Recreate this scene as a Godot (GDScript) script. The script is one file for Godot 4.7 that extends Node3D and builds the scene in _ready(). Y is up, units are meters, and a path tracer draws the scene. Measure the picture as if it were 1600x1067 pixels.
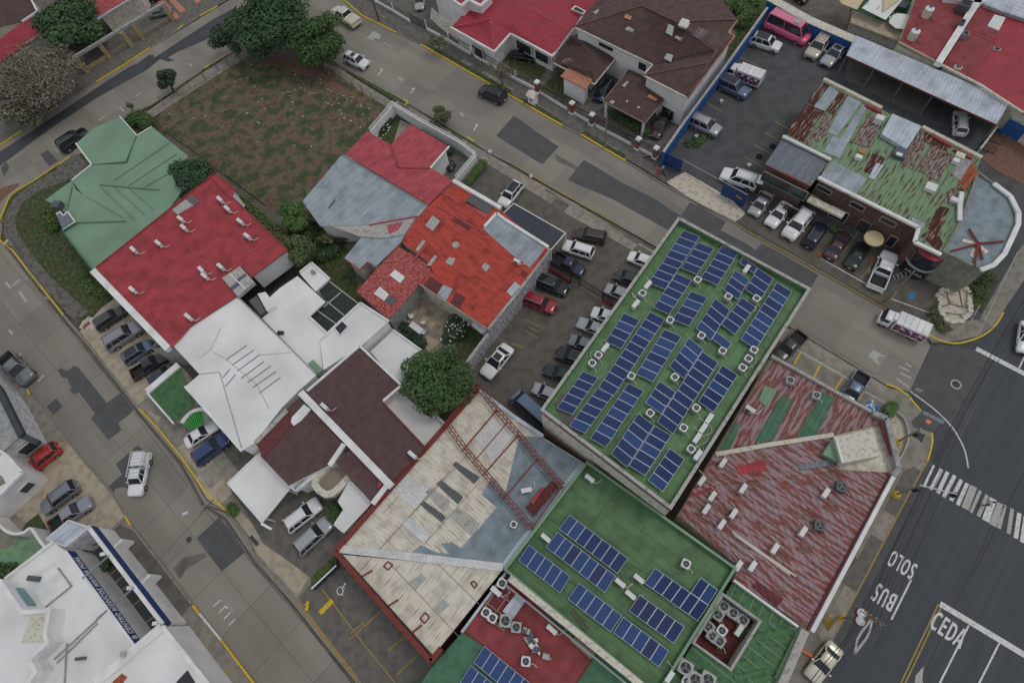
extends Node3D
# An overcast aerial view of a city block: streets, solar roofs, parked cars. World axes follow the street grid:
# x runs along the two parallel side streets, z across them towards the lower left of the view, y up, metres.

var rng=RandomNumberGenerator.new()
var M={}
var tex={}
var names={}
var proto={}
const COMP={"fine": 1.23,"speck": 1.23,"grime": 1.12,"blot": 1.16,"stain": 1.04}

func v3(a):
	var o=[]
	for i in range(0,a.size(),3):
		o.append(Vector3(a[i],a[i+1],a[i+2]))
	return o

# level outline: one height, then x and z in turn
func v2(y,a):
	var o=[]
	for i in range(0,a.size(),2):
		o.append(Vector3(a[i],y,a[i+1]))
	return o

func rnd(a,b):
	return rng.randf_range(a,b)

# ---------- nodes ----------
func numbered(n):
	if not names.has(n):
		names[n]=0
		return n
	names[n]+=1
	return "%s_%03d" % [n,names[n]]

func tag(o,label="",category="",group="",kind=""):
	if label: o.set_meta("label",label)
	if category: o.set_meta("category",category)
	if group: o.set_meta("group",group)
	if kind: o.set_meta("kind",kind)
	return o

func thing(n,label,category,at=Vector3.ZERO,group="",kind=""):
	var o=Node3D.new()
	o.name=numbered(n)
	add_child(o)
	o.position=at
	return tag(o,label,category,group,kind)

func ground_of(n,at=Vector3.ZERO):
	return thing(n,"","",at,"","structure")

func ob(n,st,m,parent=self):
	var o=MeshInstance3D.new()
	if st is SurfaceTool:
		st.generate_normals()
		o.mesh=st.commit()
	else:
		o.mesh=st
	o.set_surface_override_material(0,m)
	o.name=numbered(n) if parent==self else n
	parent.add_child(o,true)
	if parent != self and parent.get_parent()==self:
		o.position=-parent.position
	return o

func dup(src,n,at,yaw=0.0,scl=1.0):
	var r=src.duplicate()
	r.name=numbered(n)
	add_child(r)
	r.transform=Transform3D(Basis(Vector3.UP,yaw).scaled_local(Vector3.ONE*scl),at)
	return r

# ---------- mesh pieces ----------
func mb():
	var st=SurfaceTool.new()
	st.begin(Mesh.PRIMITIVE_TRIANGLES)
	st.set_smooth_group(-1)
	return st

func smooth():
	var st=SurfaceTool.new()
	st.begin(Mesh.PRIMITIVE_TRIANGLES)
	st.set_smooth_group(0)
	return st

func tri(st,a,b,c,n):
	if (b-a).cross(c-a).dot(n)>0.0:
		var t=b
		b=c
		c=t
	st.add_vertex(a)
	st.add_vertex(b)
	st.add_vertex(c)

func quad(st,a,b,c,d,n):
	tri(st,a,b,c,n)
	tri(st,a,c,d,n)

func flat(pts):
	var o=PackedVector2Array()
	for p in pts: o.append(Vector2(p.x,p.z))
	return o

# a sheet with thickness: the polygon is its upper face, vertices may differ in height
func slab(st,pts,th=0.06):
	var p2=flat(pts)
	var idx=Geometry2D.triangulate_polygon(p2)
	var dn=Vector3(0,-th,0)
	for i in range(0,idx.size(),3):
		var a=pts[idx[i]]
		var b=pts[idx[i+1]]
		var c=pts[idx[i+2]]
		tri(st,a,b,c,Vector3.UP)
		tri(st,a+dn,b+dn,c+dn,Vector3.DOWN)
	var s=-1.0 if Geometry2D.is_polygon_clockwise(p2) else 1.0
	for i in pts.size():
		var a=pts[i]
		var b=pts[(i+1) % pts.size()]
		var e=b-a
		quad(st,a,b,b+dn,a+dn,Vector3(e.z,0,-e.x)*s)
	return st

func sheet(pts,th=0.06):
	return slab(mb(),pts,th)

func at_height(pts,h):
	var o=[]
	for p in pts: o.append(Vector3(p.x,h,p.z))
	return o

# same polygon moved in by d (mitred corners)
func inset(pts,d):
	var p2=flat(pts)
	var s=1.0 if Geometry2D.is_polygon_clockwise(p2) else -1.0
	var o=[]
	var n=pts.size()
	for i in n:
		var a=(p2[i]-p2[(i+n-1) % n]).normalized()
		var b=(p2[(i+1) % n]-p2[i]).normalized()
		var na=Vector2(-a.y,a.x)*s*-1.0
		var nb=Vector2(-b.y,b.x)*s*-1.0
		var m=(na+nb)
		var k=m.length_squared()*0.5
		m=m*(d/maxf(k,0.35))
		o.append(pts[i]+Vector3(m.x,0,m.y))
	return o

# upright ring along a closed outline: outer face, inner face, top
func ring(st,pts,th,y0,y1):
	var inn=inset(pts,th)
	var n=pts.size()
	var p2=flat(pts)
	var s=-1.0 if Geometry2D.is_polygon_clockwise(p2) else 1.0
	for i in n:
		var j=(i+1) % n
		var a=pts[i]; var b=pts[j]; var c=inn[j]; var d=inn[i]
		var e=b-a
		var out=Vector3(e.z,0,-e.x)*s
		var lo=func(p): return Vector3(p.x,y0,p.z)
		var hi=func(p): return Vector3(p.x,y1,p.z)
		quad(st,hi.call(a),hi.call(b),hi.call(c),hi.call(d),Vector3.UP)
		quad(st,lo.call(a),lo.call(b),lo.call(c),lo.call(d),Vector3.DOWN)
		quad(st,lo.call(a),lo.call(b),hi.call(b),hi.call(a),out)
		quad(st,lo.call(d),lo.call(c),hi.call(c),hi.call(d),-out)
	return st

func prism(pts,y0,y1):
	return slab(mb(),at_height(pts,y1),y1-y0)

# a bar of rectangular section between two points; w across (level), h upright
func bar(st,a,b,w,h=-1.0):
	if h<0.0: h=w
	var d=(b-a).normalized()
	var side=d.cross(Vector3.UP)
	if side.length()<0.02: side=Vector3.RIGHT
	side=side.normalized()
	var up=side.cross(d).normalized()
	var s=side*w*0.5
	var u=up*h*0.5
	var c=[a-s-u,a+s-u,a+s+u,a-s+u,b-s-u,b+s-u,b+s+u,b-s+u]
	quad(st,c[0],c[1],c[2],c[3],-d)
	quad(st,c[4],c[5],c[6],c[7],d)
	quad(st,c[0],c[1],c[5],c[4],-up)
	quad(st,c[3],c[2],c[6],c[7],up)
	quad(st,c[0],c[3],c[7],c[4],-side)
	quad(st,c[1],c[2],c[6],c[5],side)
	return st

func box(st,c,sx,sy,sz,yaw=0.0):
	var x=Vector3(cos(yaw),0,-sin(yaw))*sx*0.5
	return bar(st,c-x,c+x,sz,sy)

# a round tube through points, radii per point or one number
func tube(st,pts,r,k=8):
	var n=pts.size()
	var rings=[]
	for i in n:
		var d=(pts[mini(i+1,n-1)]-pts[maxi(i-1,0)]).normalized()
		var s=d.cross(Vector3.UP)
		if s.length()<0.05: s=d.cross(Vector3.RIGHT)
		s=s.normalized()
		var u=s.cross(d)
		var ri=r[i] if r is Array else r
		var a=[]
		for j in k:
			var t=TAU*j/k
			a.append(pts[i]+(s*cos(t)+u*sin(t))*ri)
		rings.append(a)
	for i in n-1:
		for j in k:
			var q=(j+1) % k
			var mid=(pts[i]+pts[i+1])*0.5
			var o=(rings[i][j]+rings[i][q]+rings[i+1][j])/3.0-mid
			quad(st,rings[i][j],rings[i][q],rings[i+1][q],rings[i+1][j],o)
	for e in [0,n-1]:
		var d=(pts[e]-pts[1 if e==0 else n-2])
		for j in k:
			tri(st,pts[e],rings[e][j],rings[e][(j+1) % k],d)
	return st

func disc(st,c,r,k=16,n=Vector3.UP):
	var s=n.cross(Vector3.RIGHT if absf(n.x)<0.9 else Vector3.FORWARD).normalized()
	var u=n.cross(s)
	for j in k:
		var a=TAU*j/k
		var b=TAU*(j+1)/k
		tri(st,c,c+(s*cos(a)+u*sin(a))*r,c+(s*cos(b)+u*sin(b))*r,n)
	return st

func drum(st,c,r0,r1,h,k=16):
	for j in k:
		var a=TAU*j/k
		var b=TAU*(j+1)/k
		var p=Vector3(cos(a),0,sin(a))
		var q=Vector3(cos(b),0,sin(b))
		var up=Vector3(0,h,0)
		quad(st,c+p*r0,c+q*r0,c+up+q*r1,c+up+p*r1,p+q)
		tri(st,c+up,c+up+p*r1,c+up+q*r1,Vector3.UP)
		tri(st,c,c+p*r0,c+q*r0,Vector3.DOWN)
	return st

# height of a sheet above a plan point: the plane through its first three corners
func plane_y(pts,x,z):
	var pl=Plane(pts[0],pts[1],pts[2])
	if absf(pl.normal.y)<0.01: return pts[0].y
	return (pl.d-pl.normal.x*x-pl.normal.z*z)/pl.normal.y

# raised ribs on a sheet, clipped to its outline
func ribs(st,pts,dir,pitch,w,h,phase=0.0):
	var d=Vector2(dir.x,dir.z).normalized()
	var s=Vector2(-d.y,d.x)
	var p2=flat(pts)
	var lo=INF
	var hi=-INF
	for p in p2:
		lo=minf(lo,p.dot(s))
		hi=maxf(hi,p.dot(s))
	var t=lo+pitch*(0.3+phase)
	while t<hi-w*0.5:
		var xs=[]
		for i in p2.size():
			var a=p2[i]
			var b=p2[(i+1) % p2.size()]
			var ta=a.dot(s)-t
			var tb=b.dot(s)-t
			if (ta<0.0) != (tb<0.0):
				xs.append((a+(b-a)*(ta/(ta-tb))).dot(d))
		xs.sort()
		for i in range(0,xs.size()-1,2):
			var a2=d*(xs[i]+0.01)+s*t
			var b2=d*(xs[i+1]-0.01)+s*t
			if xs[i+1]-xs[i]<0.1: continue
			var a=Vector3(a2.x,plane_y(pts,a2.x,a2.y),a2.y)
			var b=Vector3(b2.x,plane_y(pts,b2.x,b2.y),b2.y)
			var q=Vector3(s.x,0,s.y)*w*0.5
			var u=Vector3(0,h,0)
			quad(st,a-q,b-q,b-q*0.45+u,a-q*0.45+u,Vector3.UP-q.normalized())
			quad(st,a+q,b+q,b+q*0.45+u,a+q*0.45+u,Vector3.UP+q.normalized())
			quad(st,a-q*0.45+u,b-q*0.45+u,b+q*0.45+u,a+q*0.45+u,Vector3.UP)
			quad(st,a-q,a+q,a+q*0.45+u,a-q*0.45+u,a-b)
			quad(st,b-q,b+q,b+q*0.45+u,b-q*0.45+u,b-a)
		t+=pitch
	return st

func lift(pts,dy):
	var o=[]
	for p in pts: o.append(p+Vector3(0,dy,0))
	return o

# a sheet of ribbed metal
func ribbed(pts,dir,pitch=0.25,w=0.1,h=0.035,th=0.04):
	var st=sheet(pts,th)
	return ribs(st,pts,dir,pitch,w,h)

# clip a polygon lying in the plan by a band of cells; returns pieces as level polygons at height y
func cells(pts,origin,dir,step_u,step_v,gap,y):
	var d=Vector2(dir.x,dir.z).normalized()
	var s=Vector2(-d.y,d.x)
	var o=Vector2(origin.x,origin.z)
	var p2=flat(pts)
	var u0=INF; var u1=-INF; var w0=INF; var w1=-INF
	for p in p2:
		u0=minf(u0,(p-o).dot(d)); u1=maxf(u1,(p-o).dot(d))
		w0=minf(w0,(p-o).dot(s)); w1=maxf(w1,(p-o).dot(s))
	var out=[]
	for i in range(floori(u0/step_u),ceili(u1/step_u)):
		for j in range(floori(w0/step_v),ceili(w1/step_v)):
			var a=o+d*(i*step_u+gap)+s*(j*step_v+gap)
			var e=d*(step_u-2*gap)
			var f=s*(step_v-2*gap)
			for r in Geometry2D.intersect_polygons(p2,PackedVector2Array([a,a+e,a+e+f,a+f])):
				var q=[]
				for p in r: q.append(Vector3(p.x,y,p.y))
				if q.size()>2: out.append(q)
	return out

# ---------- materials ----------
func c8(r,g,b,k=1.0):
	var c=Color8(r,g,b).srgb_to_linear()
	var e=1.35*k
	return Color(minf(c.r*e,0.9),minf(c.g*e,0.9),minf(c.b*e,0.9)).linear_to_srgb()

func noise(n,freq,lo,hi,seed_n,size=512,type=FastNoiseLite.TYPE_SIMPLEX_SMOOTH,oct=4,mid=-1.0):
	var f=FastNoiseLite.new()
	f.noise_type=type
	f.frequency=freq
	f.fractal_octaves=oct
	f.seed=seed_n
	var t=NoiseTexture2D.new()
	t.width=size
	t.height=size
	t.seamless=true
	t.noise=f
	var g=Gradient.new()
	g.set_color(0,Color(lo,lo,lo))
	g.set_color(1,Color(hi,hi,hi))
	if mid>=0.0: g.add_point(mid,Color(hi,hi,hi))
	t.color_ramp=g
	tex[n]=t

func ramp(n,freq,stops,seed_n,size=512,oct=4,type=FastNoiseLite.TYPE_SIMPLEX_SMOOTH):
	noise(n,freq,0,1,seed_n,size,type,oct)
	var g=Gradient.new()
	var off=PackedFloat32Array()
	var cols=PackedColorArray()
	for s in stops:
		off.append(s[0])
		cols.append(s[1])
	g.offsets=off
	g.colors=cols
	tex[n].color_ramp=g

# a surface: colour times a shared pattern, and a second broader one
func mat(n,c,t1="",s1=Vector3.ONE,t2="",s2=Vector3.ONE,rough=0.85,metal=0.0):
	var m=StandardMaterial3D.new()
	m.resource_name=n
	var k = (COMP.get(t1, 1.0) * COMP.get(t2, 1.0))   # keep the mean colour under the patterns
	var l=c.srgb_to_linear()
	m.albedo_color=Color(minf(l.r*k,0.93),minf(l.g*k,0.93),minf(l.b*k,0.93)).linear_to_srgb()
	m.roughness=rough
	m.metallic=metal
	if t1:
		m.albedo_texture=tex[t1]
		m.uv1_triplanar=true
		m.uv1_world_triplanar=true
		m.uv1_triplanar_sharpness=4.0
		m.uv1_scale=s1
	if t2:
		m.detail_enabled=true
		m.detail_blend_mode=BaseMaterial3D.BLEND_MODE_MUL
		m.detail_albedo=tex[t2]
		m.detail_uv_layer=BaseMaterial3D.DETAIL_UV_2
		m.uv2_triplanar=true
		m.uv2_world_triplanar=true
		m.uv2_triplanar_sharpness=4.0
		m.uv2_scale=s2
	M[n]=m
	return m

func sc(k):
	return Vector3(k,k,k)

func make_materials():
	noise("fine",0.03,0.82,1.0,3,512,FastNoiseLite.TYPE_SIMPLEX_SMOOTH,5)
	noise("speck",0.11,0.82,1.0,5,512,FastNoiseLite.TYPE_SIMPLEX,3)
	noise("grime",0.012,0.82,1.0,11,512,FastNoiseLite.TYPE_SIMPLEX_SMOOTH,6,0.62)
	noise("blot",0.008,0.87,1.0,17,512,FastNoiseLite.TYPE_SIMPLEX_SMOOTH,5)
	noise("stain",0.014,0.7,1.0,23,512,FastNoiseLite.TYPE_SIMPLEX_SMOOTH,6,0.42)
	# rust creeping over painted sheets
	var rust=Color8(92,48,40); var rust2=Color8(122,74,58)
	ramp("rust_green",0.02,[[0.0,rust],[0.24,rust2],[0.32,Color8(128,140,108)],[0.42,Color8(140,172,134)],[1.0,Color8(150,184,144)]],31,512,5)
	ramp("rust_grey",0.02,[[0.0,rust],[0.42,rust2],[0.47,Color8(140,122,112)],[0.55,Color8(164,160,154)],[1.0,Color8(178,178,176)]],37,512,5)
	ramp("rust_heavy",0.02,[[0.0,Color8(72,36,34)],[0.55,rust],[0.66,rust2],[0.72,Color8(168,158,150)],[1.0,Color8(180,178,174)]],41,512,5)
	ramp("worn_red",0.022,[[0.0,Color8(160,158,156)],[0.3,Color8(182,164,172)],[0.45,Color8(182,150,156)],[0.52,Color8(176,118,120)],[0.58,Color8(164,90,82)],[0.68,Color8(136,78,66)],[0.8,Color8(140,134,118)],[1.0,Color8(140,140,120)]],43,512,5)
	ramp("worn_red2",0.03,[[0.0,Color8(150,60,58)],[0.4,Color8(176,72,68)],[0.6,Color8(196,116,112)],[1.0,Color8(206,160,152)]],47,512,5)
	ramp("cream_dirt",0.016,[[0.0,Color8(150,116,88)],[0.2,Color8(206,192,170)],[0.32,Color8(228,221,206)],[1.0,Color8(236,231,220)]],53,512,5)
	ramp("lot",0.014,[[0.0,Color8(66,88,52)],[0.34,Color8(86,98,64)],[0.46,Color8(112,106,82)],[0.62,Color8(136,122,98)],[0.8,Color8(120,98,78)],[1.0,Color8(104,78,62)]],59,1024,6)
	ramp("lawn",0.02,[[0.0,Color8(52,82,42)],[0.45,Color8(78,96,54)],[0.7,Color8(104,106,70)],[1.0,Color8(124,116,84)]],61,512,5)
	ramp("tile_mix",0.05,[[0.0,Color8(84,64,62)],[0.5,Color8(102,80,78)],[1.0,Color8(118,97,92)]],67,512,3)
	ramp("terracotta",0.06,[[0.0,Color8(150,90,72)],[0.5,Color8(206,140,112)],[1.0,Color8(232,190,164)]],71,256,3)
	ramp("brickwork",0.03,[[0.0,Color8(86,66,62)],[0.5,Color8(112,86,80)],[1.0,Color8(132,104,94)]],73,256,4)
	ramp("scribble",0.03,[[0.0,Color8(44,48,62)],[0.3,Color8(60,64,78)],[0.34,Color8(206,208,216)],[0.5,Color8(224,224,230)],[0.7,Color8(212,214,222)],[0.74,Color8(150,154,168)],[1.0,Color8(120,124,140)]],79,512,2)
	ramp("truck_print",0.016,[[0.0,Color8(120,40,66)],[0.4,Color8(88,28,76)],[0.55,Color8(130,60,128)],[0.66,Color8(216,196,212)],[1.0,Color8(206,110,84)]],83,256,3)
	mat("truck_print",c8(238,236,236,0.8),"truck_print",sc(0.5))
	# ground
	mat("concrete_road",c8(123,119,111),"speck",sc(0.35),"blot",Vector3(0.012,0.03,0.05))
	mat("concrete_road_b",c8(119,115,108),"speck",sc(0.31),"blot",Vector3(0.012,0.03,0.05))
	mat("concrete_road_c",c8(127,123,114),"speck",sc(0.37),"blot",Vector3(0.012,0.03,0.05))
	mat("road_base",c8(74,70,65),"fine",sc(0.3))
	mat("asphalt",c8(61,66,71),"speck",sc(0.6),"blot",Vector3(0.22,0.1,0.018),0.75)
	mat("asphalt_patch",c8(76,76,78),"speck",sc(0.5),"blot",sc(0.1),0.8)
	mat("asphalt_dark",c8(60,63,68),"speck",sc(0.5),"blot",sc(0.08),0.8)
	mat("asphalt_lot",c8(70,72,74),"speck",sc(0.5),"grime",sc(0.06),0.8)
	mat("asphalt_old",c8(88,84,78),"speck",sc(0.45),"grime",sc(0.08))
	mat("pavement",c8(122,117,109),"speck",sc(0.45),"grime",sc(0.11))
	mat("pavement_b",c8(132,126,117),"speck",sc(0.4),"grime",sc(0.13))
	mat("pavement_dark",c8(94,91,86),"speck",sc(0.45),"grime",sc(0.12))
	mat("pavement_tan",c8(150,140,122),"speck",sc(0.4),"grime",sc(0.1))
	mat("pavement_pale",c8(176,168,154),"speck",sc(0.4),"stain",sc(0.16))
	mat("block_soil",c8(92,88,80),"speck",sc(0.3),"grime",sc(0.07))
	mat("lot_soil",c8(240,238,234,0.6),"lot",sc(0.026),"speck",sc(0.42))
	mat("lawn",c8(238,236,232,0.6),"lawn",sc(0.12),"speck",sc(0.5))
	mat("red_soil",c8(108,82,68),"speck",sc(0.4),"stain",sc(0.25))
	mat("turf",c8(42,78,46),"fine",sc(0.3))
	mat("turf_pale",c8(106,138,108),"fine",sc(0.2),"grime",sc(0.1))
	mat("kerb",c8(128,122,112),"speck",sc(0.5),"grime",sc(0.2))
	mat("yellow_paint",c8(206,166,50),"speck",sc(0.5),"stain",sc(0.5))
	mat("yellow_faded",c8(140,120,72),"speck",sc(0.7),"grime",sc(0.4))
	mat("white_paint",c8(196,198,196),"speck",sc(0.7),"grime",sc(0.3))
	mat("white_faded",c8(158,158,154),"speck",sc(1.2),"stain",sc(0.6))
	mat("blue_paint",c8(48,112,164),"speck",sc(0.6))
	mat("seal_dark",c8(58,54,50),"fine",sc(0.5))
	# roofs and walls
	mat("green_roof",c8(84,117,78),"grime",sc(0.09),"blot",Vector3(0.06,0.06,0.2),0.6)
	mat("green_roof_low",c8(74,104,68),"grime",sc(0.08),"blot",Vector3(0.05,0.05,0.12),0.6)
	mat("green_roof_deep",c8(58,98,74),"grime",sc(0.1),"blot",sc(0.07),0.6)
	mat("green_wall",c8(80,112,78),"fine",sc(0.2),"grime",sc(0.15),0.7)
	mat("green_sheet",c8(108,136,114),"blot",sc(0.03),"",sc(1),0.6)
	mat("green_deck",c8(62,98,62),"grime",sc(0.15),"stain",sc(0.12),0.7)
	mat("red_roof",c8(142,52,58),"blot",sc(0.09),"grime",sc(0.06),0.7)
	mat("rose_roof",c8(154,66,74),"grime",Vector3(0.2,0.1,0.06),"blot",sc(0.1),0.7)
	mat("orange_roof",c8(156,60,50),"grime",Vector3(0.06,0.06,0.22),"stain",sc(0.05),0.75)
	mat("crimson_roof",c8(142,44,56),"blot",sc(0.07),"fine",sc(0.1),0.6)
	mat("maroon_roof",c8(124,54,57),"blot",sc(0.08),"grime",sc(0.08),0.75)
	mat("maroon_sheet",c8(94,48,50),"fine",sc(0.2),"grime",sc(0.2))
	mat("brown_roof",c8(84,62,62),"grime",sc(0.13),"blot",sc(0.1),0.7)
	mat("tile_roof",c8(240,240,240,0.82),"tile_mix",sc(0.4),"grime",sc(0.1))
	mat("terracotta",c8(238,236,236,0.8),"terracotta",sc(0.5))
	mat("grey_roof",c8(134,143,150),"blot",Vector3(0.25,0.1,0.03),"grime",sc(0.06),0.6)
	mat("blue_grey_roof",c8(114,126,134),"blot",sc(0.1),"grime",sc(0.09),0.65)
	mat("slate_roof",c8(98,104,112),"blot",Vector3(0.2,0.1,0.03),"fine",sc(0.1),0.5)
	mat("zinc",c8(164,172,182),"blot",Vector3(0.3,0.1,0.03),"grime",sc(0.05),0.55,0.1)
	mat("navy_roof",c8(52,58,66),"blot",sc(0.1),"fine",sc(0.1),0.6)
	mat("white_roof",c8(206,215,220),"blot",sc(0.03),"",sc(1),0.7)
	mat("white_wall",c8(204,207,210),"blot",sc(0.05),"",sc(1),0.8)
	mat("white_trim",c8(212,217,222),"blot",sc(0.1),"",sc(1),0.7)
	mat("cream_wall",c8(188,182,168),"fine",sc(0.15),"grime",sc(0.14),0.85)
	mat("lilac_wall",c8(184,184,198),"fine",sc(0.15),"grime",sc(0.14),0.85)
	mat("tan_wall",c8(150,132,96),"fine",sc(0.2),"grime",sc(0.2))
	mat("grey_wall",c8(138,138,138),"fine",sc(0.15),"grime",sc(0.14),0.85)
	mat("grey_green_wall",c8(118,120,108),"fine",sc(0.15),"grime",sc(0.14),0.85)
	mat("taupe_wall",c8(106,94,90),"fine",sc(0.15),"grime",sc(0.14),0.85)
	mat("stone_strip",c8(156,154,150),"speck",sc(0.4),"stain",sc(0.2),0.9)
	mat("old_white",c8(186,182,170),"speck",sc(0.3),"stain",sc(0.25),0.9)
	mat("brick_wall",c8(238,236,236,0.8),"brickwork",sc(0.5),"grime",sc(0.16))
	mat("blue_wall",c8(32,82,142),"fine",sc(0.2),"grime",sc(0.2),0.75)
	mat("navy_paint",c8(30,58,106),"fine",sc(0.2),"grime",sc(0.2),0.7)
	mat("mural",c8(240,240,244,1.0),"scribble",sc(0.18))
	mat("rust_green",c8(238,236,236,0.72),"rust_green",Vector3(0.3,0.2,0.035),"speck",sc(0.3))
	mat("rust_grey",c8(238,236,236,0.72),"rust_grey",Vector3(0.45,0.2,0.07),"speck",sc(0.3))
	mat("rust_heavy",c8(238,236,236,0.72),"rust_heavy",Vector3(0.3,0.2,0.03),"speck",sc(0.3))
	mat("worn_red_x",c8(240,240,240,0.82),"worn_red",Vector3(0.03,0.1,0.2),"speck",sc(0.5))
	mat("worn_red_z",c8(240,240,240,0.82),"worn_red",Vector3(0.2,0.1,0.03),"speck",sc(0.5))
	mat("worn_red_house",c8(238,236,236,0.75),"worn_red2",Vector3(0.1,0.1,0.34),"grime",sc(0.15))
	mat("cream_sheet",c8(240,238,234,0.82),"cream_dirt",Vector3(0.05,0.05,0.5),"grime",sc(0.08),0.7)
	mat("cream_sheet_b",c8(240,238,234,0.82),"cream_dirt",Vector3(0.5,0.05,0.05),"grime",sc(0.08),0.7)
	mat("pale_sheet",c8(206,212,224),"fine",sc(0.2),"blot",sc(0.1),0.55)
	mat("rust_iron",c8(108,50,42),"speck",sc(0.6),"grime",sc(0.3))
	mat("rust_orange",c8(140,74,50),"speck",sc(0.5),"grime",sc(0.3))
	mat("rust_dark",c8(84,42,42),"speck",sc(0.4),"grime",sc(0.3))
	mat("green_dark_net",c8(34,46,38),"fine",sc(0.4),"grime",sc(0.2),0.7)
	mat("turf_bright",c8(52,150,62),"",sc(1),"",sc(1),0.6)
	mat("dark_glass",Color(0.03,0.035,0.045).linear_to_srgb(),"",sc(1),"",sc(1),0.08)
	mat("dim_glass",Color(0.05,0.07,0.075).linear_to_srgb(),"",sc(1),"",sc(1),0.15)
	mat("teal_glass",c8(96,132,136),"",sc(1),"",sc(1),0.15)
	mat("skylight",c8(150,154,150),"fine",sc(0.6),"grime",sc(0.4),0.4)
	mat("skylight_dark",c8(82,84,84),"fine",sc(0.6),"grime",sc(0.4),0.4)
	mat("black_metal",Color(0.02,0.02,0.022).linear_to_srgb(),"",sc(1),"",sc(1),0.5)
	mat("grey_metal",c8(126,130,134),"",sc(1),"",sc(1),0.5,0.2)
	mat("pale_metal",c8(178,182,186),"",sc(1),"",sc(1),0.5,0.1)
	mat("brown_metal",c8(130,118,104),"fine",sc(0.6),"",sc(1),0.6)
	mat("pole_grey",c8(116,112,104),"fine",sc(0.4),"",sc(1),0.85)
	mat("wood",c8(104,78,62),"fine",sc(0.5),"",sc(1),0.85)
	mat("bark",c8(80,70,58),"speck",sc(0.8),"",sc(1),0.95)
	mat("bark_grey",c8(110,104,96),"speck",sc(0.8),"",sc(1),0.95)
	mat("unit_white",c8(206,206,204),"fine",sc(0.7),"",sc(1),0.5)
	mat("unit_grey",c8(150,152,152),"fine",sc(0.7),"",sc(1),0.5)
	mat("unit_dark",c8(74,80,86),"fine",sc(0.7),"",sc(1),0.5)
	mat("unit_hole",Color(0.018,0.018,0.02).linear_to_srgb(),"",sc(1),"",sc(1),0.7)
	mat("fan_blade",c8(84,86,88),"",sc(1),"",sc(1),0.5)
	mat("pipe_white",c8(186,184,172),"fine",sc(0.7),"",sc(1),0.7)
	mat("orange_plastic",c8(206,106,58),"",sc(1),"",sc(1),0.5)
	mat("plastic_white",c8(204,206,214),"",sc(1),"",sc(1),0.45)
	mat("plastic_grey",c8(128,144,152),"",sc(1),"",sc(1),0.45)
	mat("tyre",Color(0.016,0.016,0.017).linear_to_srgb(),"",sc(1),"",sc(1),0.85)
	mat("rim",c8(142,144,146),"",sc(1),"",sc(1),0.35,0.6)
	mat("lamp_clear",c8(190,196,200),"",sc(1),"",sc(1),0.1)
	mat("lamp_red",c8(140,28,30),"",sc(1),"",sc(1),0.2)
	mat("sail_white",c8(206,208,204),"",sc(1),"",sc(1),0.8)
	mat("sail_cream",c8(186,170,136),"",sc(1),"",sc(1),0.8)
	mat("skin",c8(150,110,92),"",sc(1),"",sc(1),0.6)
	mat("hair",c8(30,24,24),"",sc(1),"",sc(1),0.7)
	for m in [M.sail_white,M.sail_cream]:
		m.backlight_enabled=true
		m.backlight=Color(0.25,0.25,0.24)

func paint(n,c,rough=0.25,metal=0.0):
	var m=mat(n,c,"",sc(1),"",sc(1),rough,metal)
	m.clearcoat_enabled=true
	m.clearcoat=0.7
	m.clearcoat_roughness=0.08
	return m

# ---------- the setting ----------
func slabs(root,pts,a,b,len_u,len_v,gap,y,mats,th=0.05):
	var k=0
	for q in cells(pts,a,b-a,len_u,len_v,gap,y):
		ob("slab",sheet(q,th),M[mats[rng.randi() % mats.size()]],root)
		k+=1

func patch(root,pts,m,y,th=0.012,n="asphalt_patch"):
	return ob(n,sheet(at_height(pts,y),th),M[m],root)

func stripe(root,a,b,w,m="white_paint",y=0.03,n="painted_line"):
	var p=Vector3(a.x,y,a.z)
	var q=Vector3(b.x,y,b.z)
	return ob(n,bar(mb(),p,q,w,0.006),M[m],root)

# a smooth way through given points
func curve(pts,k=6):
	var o=[]
	var n=pts.size()
	for i in n-1:
		var a=pts[maxi(i-1,0)]; var b=pts[i]; var c=pts[i+1]; var d=pts[mini(i+2,n-1)]
		for j in k:
			o.append(b.cubic_interpolate(c,a,d,float(j)/k))
	o.append(pts[n-1])
	return o

# kerb: a stepped edge along a line; painted lengths are parts of their own
func kerb_line(root,pts,m="kerb",w=0.16,h=0.16,n="kerb_stone"):
	for i in pts.size()-1:
		var a=Vector3(pts[i].x,h*0.5,pts[i].z)
		var b=Vector3(pts[i+1].x,h*0.5,pts[i+1].z)
		if a.distance_to(b)<0.05: continue
		var l=a.distance_to(b)
		var c=maxi(1,roundi(l/3.0)) if m=="kerb" else 1
		for j in c:
			var p=a.lerp(b,float(j)/c+0.004)
			var q=a.lerp(b,float(j+1)/c-0.004)
			ob(n,bar(mb(),p,q,w,h),M[m],root)

func lettering(root,text,at,up_to,right_to,wide,high,m="white_paint",y=0.032,font="Droid Sans",weight=700):
	var u=Vector3(up_to.x-at.x,0,up_to.z-at.z).normalized()
	var r=u.cross(Vector3.UP).normalized()
	var f=SystemFont.new()
	f.font_names=PackedStringArray([font])
	f.font_weight=weight
	var t=TextMesh.new()
	t.text=text
	t.font=f
	t.font_size=64
	t.pixel_size=0.0156
	t.depth=0.006
	t.curve_step=2.0
	var o=ob("lettering",t,M[m],root)
	var s=t.get_aabb().size
	if s.x<0.01: s=Vector3(0.62*text.length(),0.75,0.01)
	o.transform=Transform3D(Basis(r*(wide/s.x),u*(high/s.y),Vector3.UP),Vector3(at.x,y,at.z)-root.position)
	return o

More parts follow.
